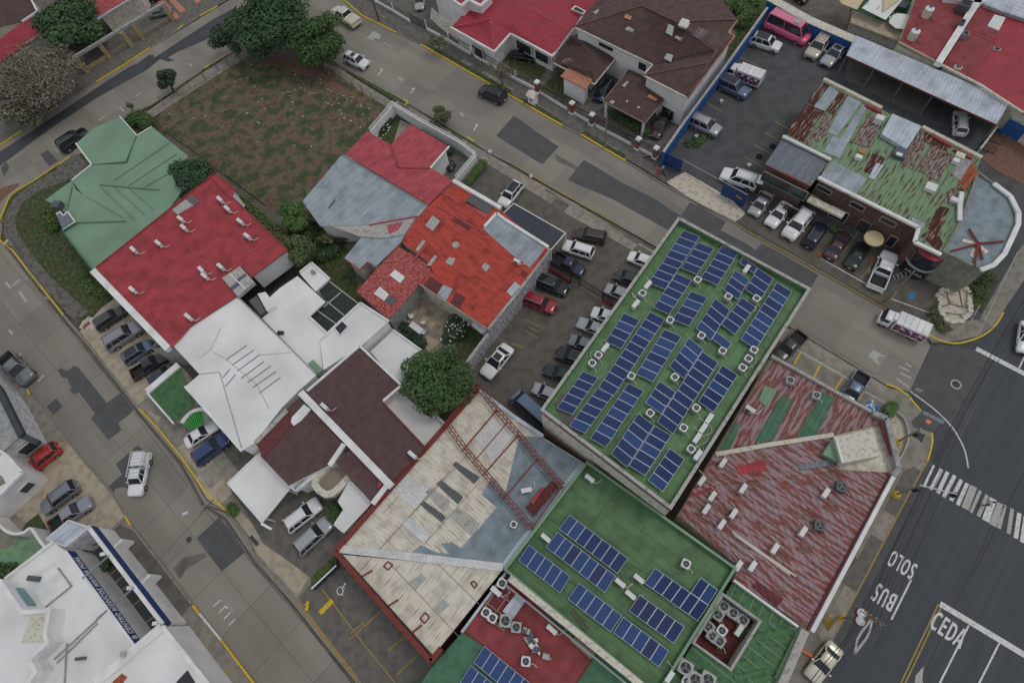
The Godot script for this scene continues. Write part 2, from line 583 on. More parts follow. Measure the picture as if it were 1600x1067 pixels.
func build_ground():
	var g=ground_of("ground")
	ob("soil_sheet",sheet(v3([-420,-0.12,-420,420,-0.12,-420,420,-0.12,420,-420,-0.12,420]),0.2),M.block_soil,g)
	# --- the avenue
	var av=ground_of("avenue")
	var avp=v2(0,[20.5,-9.2,20.2,-15.6,19.7,-27.3,19.3,-36.8,18.6,-39.4,16.7,-41.1,14.6,-42.5,13.9,-49.1,15.8,-50.7,17.6,-53.1,18.4,-55.6,18.4,-57.9,18.6,-63.4,18.6,-82.3,44.6,-85.4,66.1,-25.4,22,14.7])
	ob("asphalt",sheet(avp,0.1),M.asphalt,av)
	patch(av,v2(0,[14.7,-42.6,14,-49.1,15.8,-50.7,18.1,-51.6,20.4,-51.6,21,-40.4,18.3,-41.9,16.3,-42.3]),"asphalt_patch",0.006)
	patch(av,v2(0,[20.2,-15.6,19.7,-27.3,19.4,-36.6,20.1,-36.8,20.6,-27.9,21.3,-16.3,21.7,-10.7,20.6,-9.7]),"asphalt_patch",0.006,0.012,"gutter_strip")
	for l in [v2(0,[20.2,-34.3,21.3,-14.6]),v2(0,[21.1,-34.6,22.5,-15.6]),v2(0,[22,-34.9,23.6,-16.6]),v2(0,[27,-35.8,28,-16.7]),v2(0,[19.6,-52,20.2,-35.1]),v2(0,[27.3,-42.8,27.6,-28.4])]:
		stripe(av,l[0],l[1],0.05,"seal_dark",0.012,"seam")
	stripe(av,v2(0,[19.9,-52.2,20.4,-36.3])[0],v2(0,[19.9,-52.2,20.4,-36.3])[1],0.32,"asphalt_dark",0.010,"seam")
	stripe(av,v2(0,[20.4,-33.7,21.3,-14.2])[0],v2(0,[20.4,-33.7,21.3,-14.2])[1],0.34,"asphalt_dark",0.010,"seam")
	# zebra crossing: tops, then bottoms of each bar
	var tops=v2(0,[20.1,-36.4,20.9,-36.5,21.5,-36.6,22.2,-36.7,22.9,-36.7,23.5,-36.7,24.1,-36.8,24.8,-36.8,25.5,-36.8,26.1,-36.8,26.9,-36.8,27.2,-36.9,27.9,-37,28.6,-37,29.2,-37.1,29.9,-37.1])
	var bots=v2(0,[20.3,-33.8,21,-33.8,21.7,-33.9,22.3,-33.9,23,-34,23.7,-34,24.4,-34.1,25,-34.1,25.7,-34.2,26.4,-34.2,27.1,-34.2,27.7,-34.3,28.6,-34.4,29.3,-34.4,29.9,-34.4,30.5,-34.5])
	for i in tops.size():
		var w=[0.3,0.36,0.36,0.36,0.36,0.36,0.7,0.3,0.36,0.66,0.7,0.36,0.36,0.4,0.4,0.4][i]
		var worn=i in [6,7,8,10,11,12]
		stripe(av,tops[i],bots[i],w,"white_faded" if worn else "white_paint",0.018,"crossing_bar")
	stripe(av,v2(0,[17.9,-51.8,23.7,-52])[0],v2(0,[17.9,-51.8,23.7,-52])[1],0.55,"white_paint",0.018,"stop_line")
	stripe(av,v2(0,[22.3,-54.1,22.4,-52.2])[0],v2(0,[22.3,-54.1,22.4,-52.2])[1],0.16,"white_paint",0.018)
	var arc=curve(v2(0,[14.6,-42.6,16.3,-42.4,18,-42.1,19.9,-41.4,21.4,-40.3,22.2,-39.4,22.9,-38.3]))
	for i in arc.size()-1: stripe(av,arc[i],arc[i+1],0.14,"white_paint",0.018)
	stripe(av,v2(0,[23.4,-24.4,23.6,-19.9])[0],v2(0,[23.4,-24.4,23.6,-19.9])[1],0.17,"white_paint",0.018)
	stripe(av,v2(0,[26.4,-24.1,35,-24.9])[0],v2(0,[26.4,-24.1,35,-24.9])[1],0.55,"white_paint",0.02,"yield_line")
	stripe(av,v2(0,[29.2,-24,29.3,-16.5])[0],v2(0,[29.2,-24,29.3,-16.5])[1],0.16,"white_paint",0.018)
	stripe(av,v2(0,[31.9,-24.3,31.9,-19.2])[0],v2(0,[31.9,-24.3,31.9,-19.2])[1],0.16,"white_paint",0.018)
	for d in [v2(0,[26.3,-24,26.7,-15]),v2(0,[26.6,-24.1,27,-15.1])]:
		stripe(av,d[0],d[1],0.15,"yellow_faded",0.018,"centre_line")
	var dm=v2(0,[22.2,-18.9,22.5,-17.9,22.6,-17,22.4,-15,22,-16.3,22,-17.1,22.2,-18.9])
	for i in 6: stripe(av,dm[i],dm[i+1],0.2,"white_faded",0.018,"diamond_line")
	ob("arrow",sheet(at_height(v2(0,[27.6,-18.1,27.4,-16.9,27.9,-15.4,28.7,-16,28,-17]),0.018),0.006),M.white_faded,av)
	lettering(av,"SOLO",Vector3(22.09,0,-25.19),Vector3(22.19,0,-23.23),null,2.5,1.75,"white_paint",0.02)
	lettering(av,"BUS",Vector3(22.21,0,-21.34),Vector3(22.31,0,-19.47),null,2.0,1.9,"white_paint",0.02)
	lettering(av,"CEDA",Vector3(27.93,0,-22.42),Vector3(27.91,0,-24.37),null,3.0,1.9,"white_paint",0.02)
	var ringp=[]
	var ring_c=Vector3(18.02,0,-46.36)
	for i in 17: ringp.append(ring_c+Vector3(cos(TAU*i/16.0),0,sin(TAU*i/16.0))*0.5)
	for i in 16: stripe(av,ringp[i],ringp[i+1],0.16,"white_faded",0.02,"manhole_ring")
	ob("manhole_cover",disc(mb(),ring_c+Vector3(0,0.012,0),0.42),M.asphalt_dark,av)
	# --- the upper side street, concrete slabs
	var s2=ground_of("side_street")
	var s2p=v2(0,[14.6,-42.5,12.4,-41.7,.4,-41.7,-15.2,-41.7,-24.3,-41.4,-42.5,-40.9,-49.8,-40.7,-59.5,-40.6,-64.3,-40.6,-76.5,-40,-86.7,-40.1,-96.1,-39.4,-107.6,-52,-96.6,-51.8,-89.1,-51.2,-84,-50.3,-75.9,-50.7,-70.7,-51,-50.9,-50.8,-41.1,-50.7,-29.9,-50.7,-22.8,-50.4,-12.4,-50.6,-10.9,-50.4,7.5,-50.4,12.2,-50.4,13.9,-49.1])
	ob("road_base",sheet(at_height(s2p,-0.045),0.05),M.road_base,s2)
	slabs(s2,at_height(s2p,0),Vector3(-72.36,0,-44.2),Vector3(11.42,0,-45.67),5.2,3.4,0.006,0.0,["concrete_road","concrete_road_b","concrete_road_c"])
	patch(s2,v2(0,[-47.9,-43.6,-48.3,-48,-47.6,-48.1,-44,-47.7,-39.2,-47.3,-39,-43.5,-40.1,-43.4,-42.9,-43.5,-44.7,-43.5]),"asphalt_patch",0.008)
	patch(s2,v2(0,[-34.4,-43.4,-34.8,-47.5,-32.4,-47.5,-27.8,-47.4,-23.4,-47.8,-18.9,-47.5,-18,-47,-17.6,-44.7,-20.1,-44.6,-23.1,-44.5,-27.2,-44.4,-30.1,-44,-32.5,-43.6]),"asphalt_patch",0.008)
	patch(s2,v2(0,[-18.7,-47.4,-19,-50,-17.7,-50.2,-13.6,-50.2,-13.4,-48.6,-11.2,-48.7,-9.8,-48.8,-8.3,-48.6,-8.3,-49.9,-6.2,-50.1,-0.5,-50,-0.3,-47.9,-2.6,-47.7,-10.5,-47.5]),"asphalt_patch",0.008)
	patch(s2,v2(0,[-38.9,-46,-34.5,-46,-34.2,-45.4,-37.7,-45.1]),"pavement_dark",0.005,0.01,"dark_stain")
	for l in [v2(0,[-70.9,-42.5,-71.3,-42.3,-71.9,-42.3]),v2(0,[-65,-42.8,-64.7,-43.5,-64.3,-43.4])]:
		pass
	for l in [v2(0,[-71.6,-42.1,-71.9,-43.4]),v2(0,[-71.9,-43.4,-72.4,-43.3]),v2(0,[-64.5,-42.3,-64.7,-43.5]),v2(0,[-64.7,-43.5,-65,-43.1]),v2(0,[-51.3,-42.4,-51.6,-43.6]),v2(0,[-51.6,-43.6,-51.9,-43.4])]:
		stripe(s2,l[0],l[1],0.17,"white_paint",0.014,"parking_tick")
	for l in [v2(0,[-75.4,-43.5,-74.5,-43.4]),v2(0,[-68.5,-43.6,-67.4,-43.5]),v2(0,[-55.3,-43.8,-54.4,-43.7])]:
		stripe(s2,l[0],l[1],0.36,"white_faded",0.014,"road_arrow")
	stripe(s2,v2(0,[-76.4,-47.8,-73.7,-47.9])[0],v2(0,[-76.4,-47.8,-73.7,-47.9])[1],0.14,"white_faded",0.014)
	ob("worn_arrow",sheet(at_height(v2(0,[-79.3,-46.9,-79.7,-48.8,-78,-48.9,-77.3,-47.9,-78.3,-47.8,-78.1,-47.2]),0.014),0.006),M.white_faded,s2)
	ob("worn_arrow",sheet(at_height(v2(0,[9.1,-43.7,9.2,-44.9,9.7,-44.8,10.7,-44.9,10.1,-44.4,10,-44,10.8,-43.4,10.1,-43.5,9.5,-43.7]),0.014),0.006),M.white_faded,s2)
	for l in [v2(0,[12.3,-44.6,13.4,-44.8]),v2(0,[12.8,-44,14,-44.1]),v2(0,[12.8,-43.1,14.3,-43]),v2(0,[12.7,-45.4,13.4,-45.4]),v2(0,[13.6,-42.9,14.3,-42.9])]:
		stripe(s2,l[0],l[1],0.22,"white_faded",0.014,"worn_lettering")
	stripe(s2,v2(0,[2.6,-45.9,13.2,-45.9])[0],v2(0,[2.6,-45.9,13.2,-45.9])[1],0.1,"yellow_faded",0.012,"centre_line")
	# --- the upper left street with its dark seam
	var s3=ground_of("corner_street")
	var s3p=v2(0,[-112.6,18.1,-113.2,11.1,-112.1,4.7,-111.9,.9,-111.5,-5.3,-110.8,-13.1,-109.7,-23.6,-108.1,-35.8,-107.3,-41.4,-107.6,-52,-96.1,-39.4,-86.7,-40.1,-89.9,-37,-95.2,-35.8,-95.7,-34,-96.6,-30.1,-97.3,-26.2,-97.6,-24,-97.8,-16.6,-98.8,-13.5,-99.4,-10.8,-99,-3.1,-100.2,.9,-100.4,5.2,-100.8,7.2,-100.8,9,-98.7,11.6,-94.5,14.3,-104.8,15.3])
	ob("road_base",sheet(at_height(s3p,-0.045),0.05),M.road_base,s3)
	slabs(s3,s3p,Vector3(-104.28,0,8.95),Vector3(-99.36,0,-33.4),5.6,3.6,0.006,0.0,["concrete_road","concrete_road_b","concrete_road_c"])
	patch(s3,v2(0,[-111.3,9.7,-110.9,5.3,-110.2,-3.3,-109.6,-12.3,-109,-18.9,-108.5,-19.8,-108.5,-22.4,-107.7,-22.9,-107.1,-22.5,-106.7,-27.3,-106,-34.7,-105.3,-38.3,-103.2,-38.1,-101.9,-36.1,-102.9,-30.5,-104.7,-25.9,-105,-24,-103.5,-24.3,-104.1,-23.4,-105.9,-23,-105.7,-20.2,-107.5,-11,-108.2,-2.1,-108.1,6.9,-108.3,11.3]),"asphalt_dark",0.008)
	patch(s3,v2(0,[-104.6,1.6,-104.4,.3,-100.9,.5,-101.1,2]),"asphalt_patch",0.008)
	patch(s3,v2(0,[-107.7,7.1,-108,5.9,-106.4,6.2,-105.5,7.7]),"asphalt_patch",0.009,0.012)
	patch(s3,v2(0,[-104,10.2,-103.7,8.8,-102.1,6.7,-101.7,7.2,-101.6,9.3,-101.1,11.1]),"red_soil",0.006,0.01,"dirt_wash")
	for l in [v2(0,[-102,-15.2,-102,-16.2]),v2(0,[-102.8,-8.4,-102.7,-9.4]),v2(0,[-103.3,-0.5,-102.3,-0.5]),v2(0,[-100.7,-25.3,-99.5,-25.2]),v2(0,[-102.2,-12.2,-100.9,-12.1]),v2(0,[-102.2,-12.2,-102.2,-12.5])]:
		stripe(s3,l[0],l[1],0.24,"white_faded",0.014,"parking_tick")
	# --- the left street, big concrete slabs
	var s4=ground_of("left_street")
	var s4p=v2(0,[-112.6,18.1,-104.8,15.3,-94.5,14.3,-91.1,14,-75.2,14.9,-71.2,15,-55.4,15.9,-46.1,16.1,-39.4,17.3,-35.7,16.5,-32.5,16.7,-29.9,17.5,-23.1,17.4,-12.5,18.2,-3.1,18.7,-11.5,26,-20.6,25.3,-26.7,25.2,-31.5,25.1,-38.9,24.9,-44.1,24.8,-49.8,24.2,-55.2,24.3,-61.7,24.2,-68,23.9,-74.8,24.1,-88.6,23.6,-113.8,25])
	ob("road_base",sheet(at_height(s4p,-0.045),0.05),M.road_base,s4)
	slabs(s4,s4p,Vector3(-31.84,0,20.86),Vector3(-16.87,0,21.22),5.3,4.0,0.016,0.0,["concrete_road","concrete_road_b","concrete_road_c"])
	patch(s4,v2(0,[-68.7,19.9,-68.6,19.4,-67.6,19.2,-67.4,18.1,-66.6,17.9,-59.4,18.2,-59.1,16.2,-56,16.3,-55.7,17,-55.9,18.8,-54.8,19,-55,20.8,-59.2,20.7,-59.4,20,-63.6,19.8,-64,20.4,-64.9,20.4,-64.8,20.1,-66.6,19.7,-67.4,20.1]),"asphalt_patch",0.008)
	patch(s4,v2(0,[-65.3,23.6,-65.3,22.2,-63.6,22.2,-63.6,23.6]),"asphalt_patch",0.008)
	patch(s4,v2(0,[-51.5,18.8,-50.1,18.7,-48.1,20.4,-47.3,22.5,-48.5,22.8,-49.2,23.6,-48.9,24,-50.1,24,-50,22.1,-51.7,21.9]),"asphalt_patch",0.008)
	patch(s4,v2(0,[-36.9,20.6,-36.7,17.5,-31.3,17.6,-31.8,20.9]),"asphalt_patch",0.008)
	patch(s4,v2(0,[-36.3,24.3,-36.4,22.9,-34.8,20.9,-34.4,21.1,-35.1,23.4,-34.8,24.5]),"pavement_dark",0.005,0.01,"dark_stain")
	var gut=[v2(0,[-92.9,14.3,-82,15,-73.8,15.4,-69.6,15.5,-54.7,16.4,-45.7,16.7,-39.1,17.9,-35.9,17.2,-29.7,18,-23.2,18,-12.8,18.6,-8.1,18.9]),0.34]
	for i in gut[0].size()-1: stripe(s4,gut[0][i],gut[0][i+1],gut[1],"pavement_dark",0.008,"gutter")
	for i in gut[0].size()-1: stripe(s4,gut[0][i]+Vector3(0,0,-0.1),gut[0][i+1]+Vector3(0,0,-0.1),0.09,"seal_dark",0.014,"gutter_gap")
	for l in [v2(0,[-74.9,22.8,-74.9,22]),v2(0,[-74.9,22,-75.2,22]),v2(0,[-69.4,22.5,-69.5,21.6]),v2(0,[-69.5,21.6,-69.7,21.7])]:
		stripe(s4,l[0],l[1],0.16,"white_paint",0.014,"parking_tick")
	for l in [v2(0,[-79.7,21.1,-78.6,21.1]),v2(0,[-84,17,-81.7,17.2]),v2(0,[-87.2,17.5,-85.6,17.5]),v2(0,[-85.8,17.2,-85.8,15.9])]:
		stripe(s4,l[0],l[1],0.3,"white_faded",0.014,"worn_arrow")
	# a painted row of bays and the worn word above it
	for l in [v2(0,[-29.7,23.7,-29.6,22.8]),v2(0,[-29.6,22.8,-29.4,22.8]),v2(0,[-28.7,23.7,-28.7,22.8]),v2(0,[-27.8,23.7,-27.8,22.8]),v2(0,[-26.9,23.7,-26.9,22.8]),v2(0,[-26.9,22.8,-26.8,23.3]),v2(0,[-28.7,22.8,-28.3,22.8])]:
		stripe(s4,l[0],l[1],0.13,"white_paint",0.014,"bay_line")
	lettering(s4,"SCHOOL",Vector3(-28.14,0,22.54),Vector3(-28.06,0,22.03),null,1.3,0.32,"white_faded",0.016)
	ob("manhole_cover",disc(mb(),Vector3(-37.46,0,21.29)+Vector3(0,0.014,0),0.33),M.asphalt_dark,s4)
	# --- verges, pavements and yards
	var pv=ground_of("pavement")
	for d in [
		["pavement",0.1,v2(0,[-86.8,-33.2,-84.6,-38.3,-78.3,-39.3,-65.5,-39.3,-62.5,-40.1,-42.2,-40.4,-24,-40.9,-14.7,-41.2,.6,-41.3,12.6,-41.3,14.7,-42.2,16.8,-40.9,18.7,-39.2,19.3,-36.6,19.8,-27.2,20.3,-15.6,20.9,.2,-1.7,20.1,-12.4,18.2,-23,17.3,-29.8,17.4,-32.4,16.6,-35.6,16.4,-39.3,17.2,-46,16,-55.3,15.8,-71.1,14.9,-72.2,.7,-61.5,-16.7])],
		["block_soil",0.12,v2(0,[-60.5,-38,-41.2,-39.3,-14.2,-40.1,1.4,-39.3,11.7,-37.6,16.8,-14.8,12.4,5.7,-0.9,17.4,-25,14.1,-49.8,11.7,-69.8,7.9,-75.3,-10.8,-59.9,-16.5,-61.5,-28.2])],
		["pavement_dark",0.1,v2(0,[-96.6,-51.8,-99.2,-57.4,-36.5,-101.3,-30.3,-86.8,-26.3,-55,-30,-50.9,-41.2,-50.9,-51.1,-51,-70.9,-51.2,-76.1,-50.9,-84.3,-50.5,-89.3,-51.4])],
		["asphalt_lot",0.1,v2(0,[-22.9,-50.6,-27,-54.5,-26.4,-55.5,-29.9,-87.4,-30.6,-90.2,-15.6,-89.9,16,-89.5,19.4,-80.3,18.6,-63.6,18.4,-58,18.4,-55.7,17.6,-53.2,15.7,-50.9,13.8,-49.3,12.1,-50.5,7.5,-50.6,-11,-50.6,-12.5,-50.8,-17,-50.3])],
		["pavement_dark",0.1,v2(0,[-113.4,10.9,-112.4,4.5,-112.1,.7,-111.8,-5.4,-111.1,-13.3,-109.9,-23.8,-108.4,-36.1,-107.6,-41.6,-113.1,-55.1,-196.2,-2.8,-132.8,23.4])],
		["pavement",0.1,v2(0,[-11.4,26.1,-20.7,25.4,-26.8,25.3,-31.6,25.2,-39,25,-44.2,24.9,-49.9,24.3,-55.4,24.4,-61.9,24.3,-68.1,24,-74.9,24.2,-88.8,23.8,-99.3,41.9,-44.9,63])],
	]:
		ob("base_paving",sheet(at_height(d[2],d[1]),0.12),M[d[0]],pv)
	var yards=[
		# right of the left street, from the corner down
		["lawn",0.13,v2(0,[-94.8,13.9,-98.5,11.6,-100.6,9,-100.6,7.2,-100.2,5.2,-99.9,.8,-98.7,-3.2,-99,-10.7,-97,-15.5,-86.4,-11.7,-81.9,-0.2,-72.1,9,-71.3,14.2,-75.4,14.7,-91.6,13.7])],
		["pavement_dark",0.14,v2(0,[-99.8,.9,-99.6,-2.1,-94.8,-2.3,-95.5,.2,-96.1,2.2,-98.2,3.3])],
		["pavement_dark",0.145,v2(0,[-99.2,1.5,-96.2,2.1,-97.9,5.8,-98,8.5,-96.5,10.6,-93.9,11.8,-89.8,12.4,-82.5,12.8,-72.8,12.4,-72.7,14.4,-83.1,14.5,-90.4,14.2,-95.1,13.3,-97.9,11.7,-99.8,9.2,-100.1,6.2,-99.6,3.4])],
		["pavement_tan",0.13,v2(0,[-71.2,14.8,-72,12.5,-71.6,8.3,-53.3,9.1,-47.8,10.1,-48.4,13.5,-52.1,13.5,-55.8,14.1,-55.7,15.8])],
		["pavement_pale",0.15,v2(0,[-71.7,14.6,-72.2,13.8,-72.1,12.7,-71.2,12.5,-70.3,12.9,-69.8,13.5])],
		["pavement",0.135,v2(0,[-55.5,15.6,-55.8,14.1,-48.5,13.6,-40.8,14,-36,15.2,-36.7,16.7,-39.4,17.1,-45.9,15.9])],
		["pavement_dark",0.135,v2(0,[-38.6,14.6,-32.6,13.4,-33.4,10.8,-25.6,5.8,-22.6,8.7,-23.3,14.8,-27.7,15.5,-30.4,16,-34.6,15.1])],
		["pavement_tan",0.13,v2(0,[-36,16.2,-35.7,15.5,-30.8,15.3,-28.7,14.8,-23.8,15,-23.3,17,-29.9,17.1,-32.2,16.5])],
		["pavement_dark",0.13,v2(0,[-23.1,17.1,-23.2,13.9,-22.7,11.5,-7.1,11.7,-5.4,18,-12.5,18])],
		["pavement_dark",0.14,v2(0,[-23.1,16.4,-23,12.9,-20.3,12.7,-20.8,16.5])],
		# left of the left street
		["pavement_tan",0.13,v2(0,[-62,26.7,-58.7,24.2,-55.1,24.4,-50,24.3,-45.5,24.6,-45.6,27,-47.3,30.1,-52.2,32.4,-56.7,33.3])],
		["pavement",0.135,v2(0,[-68.5,26.6,-68.3,24.1,-61.9,24.3,-58.8,24.3,-61.8,26.6])],
		["asphalt_old",0.13,v2(0,[-45.3,27,-45.1,25.5,-43.1,24.9,-38.8,25,-31.8,25.2,-31.1,27.9,-38.5,27.2])],
		["pavement",0.135,v2(0,[-31.2,28,-31.5,25.2,-20.8,25.3,-18,25.5,-21.5,28.5])],
		["lawn",0.135,v2(0,[-74.6,24.2,-68.4,24.1,-68.1,25,-73.5,25,-82.3,24.9,-84.2,25.2])],
		["lawn",0.14,v2(0,[-54.2,32.9,-54,31.3,-51,31.5,-51.3,32.7,-53.6,34.1])],
		# the vacant lot and the pavement beside it
		["lot_soil",0.13,v2(0,[-94.8,-13.7,-96.1,-22.6,-93,-32.6,-87.9,-35.3,-77.5,-39,-65.6,-38.2,-62.1,-36.9,-63.9,-27.2,-62.4,-18.1,-58,-17.3,-57.3,-11.8,-63,-14.3,-77,-14,-84.4,-14,-91.6,-13.6])],
		["red_soil",0.137,v2(0,[-90,-34.3,-85.1,-37.2,-73,-37,-66.4,-37,-69.9,-36.2,-75.2,-35.5,-81.5,-35.2,-86,-33.8])],
		["pavement",0.14,v2(0,[-97.4,-14.2,-96.7,-24.5,-95.5,-33.8,-93.1,-32.9,-94.4,-23.5,-95.4,-14.3])],
		["lawn",0.14,v2(0,[-98.1,-14.4,-97.5,-24,-97.3,-26,-96.7,-24.7,-97.6,-17.1,-97.7,-14.7])],
		["pavement",0.14,v2(0,[-78.2,-38.5,-77.9,-39.4,-65.4,-39.3,-64.9,-38,-71.7,-37.9])],
		["lawn",0.145,v2(0,[-76.5,-39.5,-75.9,-40.1,-64.2,-40.5,-63.4,-40.4,-63.3,-39.5,-67.7,-39.7])],
		["lawn",0.14,v2(0,[-55.9,-40.3,-54.8,-40.5,-48.7,-40.6,-48.5,-39.6,-52.5,-39.7])],
		["pavement_b",0.14,v2(0,[-45.5,-40.1,-42,-40.3,-30.4,-40.8,-30.3,-39.9,-34.4,-39.5,-43.6,-39.4])],
		["asphalt_old",0.13,v2(0,[-46,-36.8,-45.4,-38.6,-29.3,-39.3,-30.4,-35.9,-37.3,-34.7,-43.4,-34.2])],
		# car park beside the solar roof
		["asphalt_old",0.13,v2(0,[-25.9,-12.6,-27.9,-32.7,-29.3,-38.6,-24.8,-41.1,-14.7,-41.2,-14.4,-33.6,-15,-14.2,-19.5,-12.6])],
		# garden courts
		["pavement_tan",0.14,v2(0,[-38.6,-12,-39.4,-18.4,-30.3,-19.6,-29.3,-13.1,-30,-12.4])],
		["lawn",0.15,v2(0,[-30.1,-12.5,-31,-15.1,-31.3,-19.4,-28.2,-19.3,-27.1,-14,-27,-10.7])],
		["lawn",0.13,v2(0,[-45.3,-12.8,-38.8,-12.4,-38.2,-10.6,-45.2,-11,-51.3,-11.3,-59.6,-11.4,-61.4,-15.4,-56.8,-17.5,-50,-16.1])],
		["lawn",0.13,v2(0,[-64.3,-33,-63.4,-38.2,-57.4,-37.7,-57.4,-36.3,-59.9,-37.5,-59.3,-33])],
		["pavement_b",0.14,v2(0,[-60,-34.4,-61.8,-37.4,-59.3,-37.6,-59.2,-33.4])],
		["pavement_dark",0.13,v2(0,[-51.9,-33.4,-52.3,-38.5,-48.2,-39.2,-46.9,-33.7,-47.8,-33.1])],
		# upper pavement and gardens of the houses
		["pavement_dark",0.14,v2(0,[-82.6,-51.8,-75.8,-53.7,-40.1,-52.5,-25.6,-52.5,-22.7,-50.7,-30.2,-51.1,-41.3,-51,-51.2,-51.2,-71.1,-51.4])],
		["lawn",0.145,v2(0,[-70,-51.4,-69.5,-52.1,-51.9,-52,-51.3,-50.9])],
		["lawn",0.145,v2(0,[-49.8,-51.2,-48.5,-51.8,-41.7,-51.3,-41.6,-50.8])],
		["lawn",0.145,v2(0,[-38.1,-51.2,-37.7,-51.8,-30.6,-51.7,-30.3,-50.9])],
		["pavement_dark",0.13,v2(0,[-75.9,-54,-80.1,-59.6,-75.4,-62.7,-69.8,-57.3,-62.2,-55.3])],
		["pavement_pale",0.135,v2(0,[-75.3,-58.5,-69.2,-57,-62.4,-55.5,-62,-54.4,-69.8,-55.5,-73.5,-56.3])],
		["lawn",0.14,v2(0,[-60.4,-57.2,-59.6,-60.9,-51.2,-60.7,-49.4,-55.3,-53.9,-54.2])],
		["lawn",0.15,v2(0,[-48.3,-54.5,-48.5,-58.9,-42.2,-58.4,-41.8,-55.5])],
		["lawn",0.14,v2(0,[-38.5,-56.6,-36.5,-57.8,-31.4,-57.7,-31.4,-56.2,-35.7,-55.9])],
		["lawn",0.14,v2(0,[-42.5,-86,-32.5,-92.5,-30.1,-87.7,-29.1,-75.8,-29.9,-73.6,-31.2,-81,-32.7,-83.5])],
		["pavement_pale",0.14,v2(0,[-23.4,-50.9,-22.3,-53.8,-15.2,-53.6,-12.2,-52.6,-12.6,-50.8,-19.1,-50.5])],
		["asphalt_old",0.13,v2(0,[-12.4,-51,-12.4,-57.2,-2.9,-57.7,9,-57.2,10.8,-50.9,7.4,-50.7])],
		["asphalt_old",0.135,v2(0,[10.7,-50.3,8.6,-51.4,9,-55.5,11.7,-58.1,11.8,-52.8])],
		["pavement",0.135,v2(0,[12.1,-50.6,12.2,-53,14.2,-53,16.6,-55.4,16.3,-66.7,16.9,-74.8,18.7,-70.2,18.4,-63.7,18.2,-58,18.2,-55.7,17.4,-53.3,15.6,-51.1,13.8,-49.6])],
		["pavement_pale",0.15,v2(0,[11.7,-55.7,11.6,-56.7,13.8,-58.8,15.1,-56.9,15.5,-55.6,15.3,-54.1,14.5,-53.1,13.5,-53.2,12.6,-54])],
		["lawn",0.145,v2(0,[11.7,-53.7,11.9,-55,13.3,-52.8,15,-52.5,14.3,-51.5,12.8,-51.9])],
		["lawn",0.145,v2(0,[14,-59.8,14.7,-62.6,15.9,-62.2,16.6,-56.4,15.4,-56.6])],
		["red_soil",0.14,v2(0,[7.3,-77.9,7.7,-84.9,13.1,-84.7,16.9,-74.8,13,-76.9,9.7,-77.1])],
		["pavement_dark",0.135,v2(0,[-15.2,-85.3,-2.8,-86.2,-1.9,-80.3,-13.4,-81])],
		["turf",0.15,v2(0,[-19.7,-94.9,-19.3,-108.5,-14.5,-111.5,-10.5,-91.7,-18,-91.6])],
		# bottom right corner
		["pavement",0.135,v2(0,[1,-37,.6,-41.5,12.5,-41.5,14.6,-42.2,16.8,-40.8,18.6,-39.2,19.2,-36.6,19.7,-27.1,20.2,-15.7,20.7,-6.7,18.7,-8.6,17.4,-33.5,14.1,-38])],
		["pavement_b",0.14,v2(0,[.8,-41.3,12.3,-41.4,12.6,-40.3,10.1,-40.1,1.2,-39.9])],
		["pavement_pale",0.15,v2(0,[14.1,-38.1,14.2,-39,14.7,-39.6,15.8,-39,16.7,-37.8,17.2,-35.9,17.2,-34.5,16.8,-34.6])],
		["asphalt_patch",0.145,v2(0,[16.2,-39.4,16.6,-41.2,18.8,-41.4,18.5,-39.6,16.7,-38.9])],
	]
	for d in yards:
		var nm="lawn" if d[0] in ["lawn","lot_soil","turf"] else "paving"
		ob(nm,sheet(at_height(d[2],d[1]),0.1),M[d[0]],pv)
	# thin details lying on the pavements
	stripe(pv,v2(0,[2.3,-39.5,10.1,-39.8])[0],v2(0,[2.3,-39.5,10.1,-39.8])[1],0.3,"white_faded",0.15)
	for l in [v2(0,[3,-39.4,3.2,-37.6]),v2(0,[5.5,-39.4,5.7,-37.6]),v2(0,[8.2,-39.5,8.2,-37.8]),v2(0,[10.6,-39.7,10.8,-38.1])]:
		stripe(pv,l[0],l[1],0.2,"yellow_paint",0.152,"bay_line")
	stripe(pv,v2(0,[10.8,-39.5,13.4,-39.6])[0],v2(0,[10.8,-39.5,13.4,-39.6])[1],0.2,"white_faded",0.152)
	ob("disabled_bay_panel",sheet(at_height(v2(0,[11.6,-38.8,12.9,-38.8,13,-37.9,11.6,-37.7]),0.152),0.006),M.blue_paint,pv)
	wheelchair(pv,Vector3(12.26,0,-38.27),Vector3(12.36,0,-37.49),1.5,0.16)
	for l in [v2(0,[-21.8,14.8,-14.2,15.5]),v2(0,[-14.2,15.5,-7.5,15.9]),v2(0,[-21.3,17.4,-12.7,18])]:
		stripe(pv,l[0],l[1],0.14,"yellow_faded",0.146,"bay_line")
	for l in [v2(0,[-16.3,15.7,-16,14]),v2(0,[-12.2,14.2,-11.8,12.3]),v2(0,[-10,15.2,-9.6,12.4]),v2(0,[-16,16.2,-15.3,11.7])]:
		stripe(pv,l[0],l[1],0.14,"yellow_faded",0.146,"bay_line")
	stripe(pv,v2(0,[-20.2,16.5,-20.1,14.8])[0],v2(0,[-20.2,16.5,-20.1,14.8])[1],0.5,"yellow_paint",0.148,"bay_line")
	wheelchair(pv,Vector3(-20.09,0,13.41),Vector3(-20.07,0,13.8),1.2,0.15)
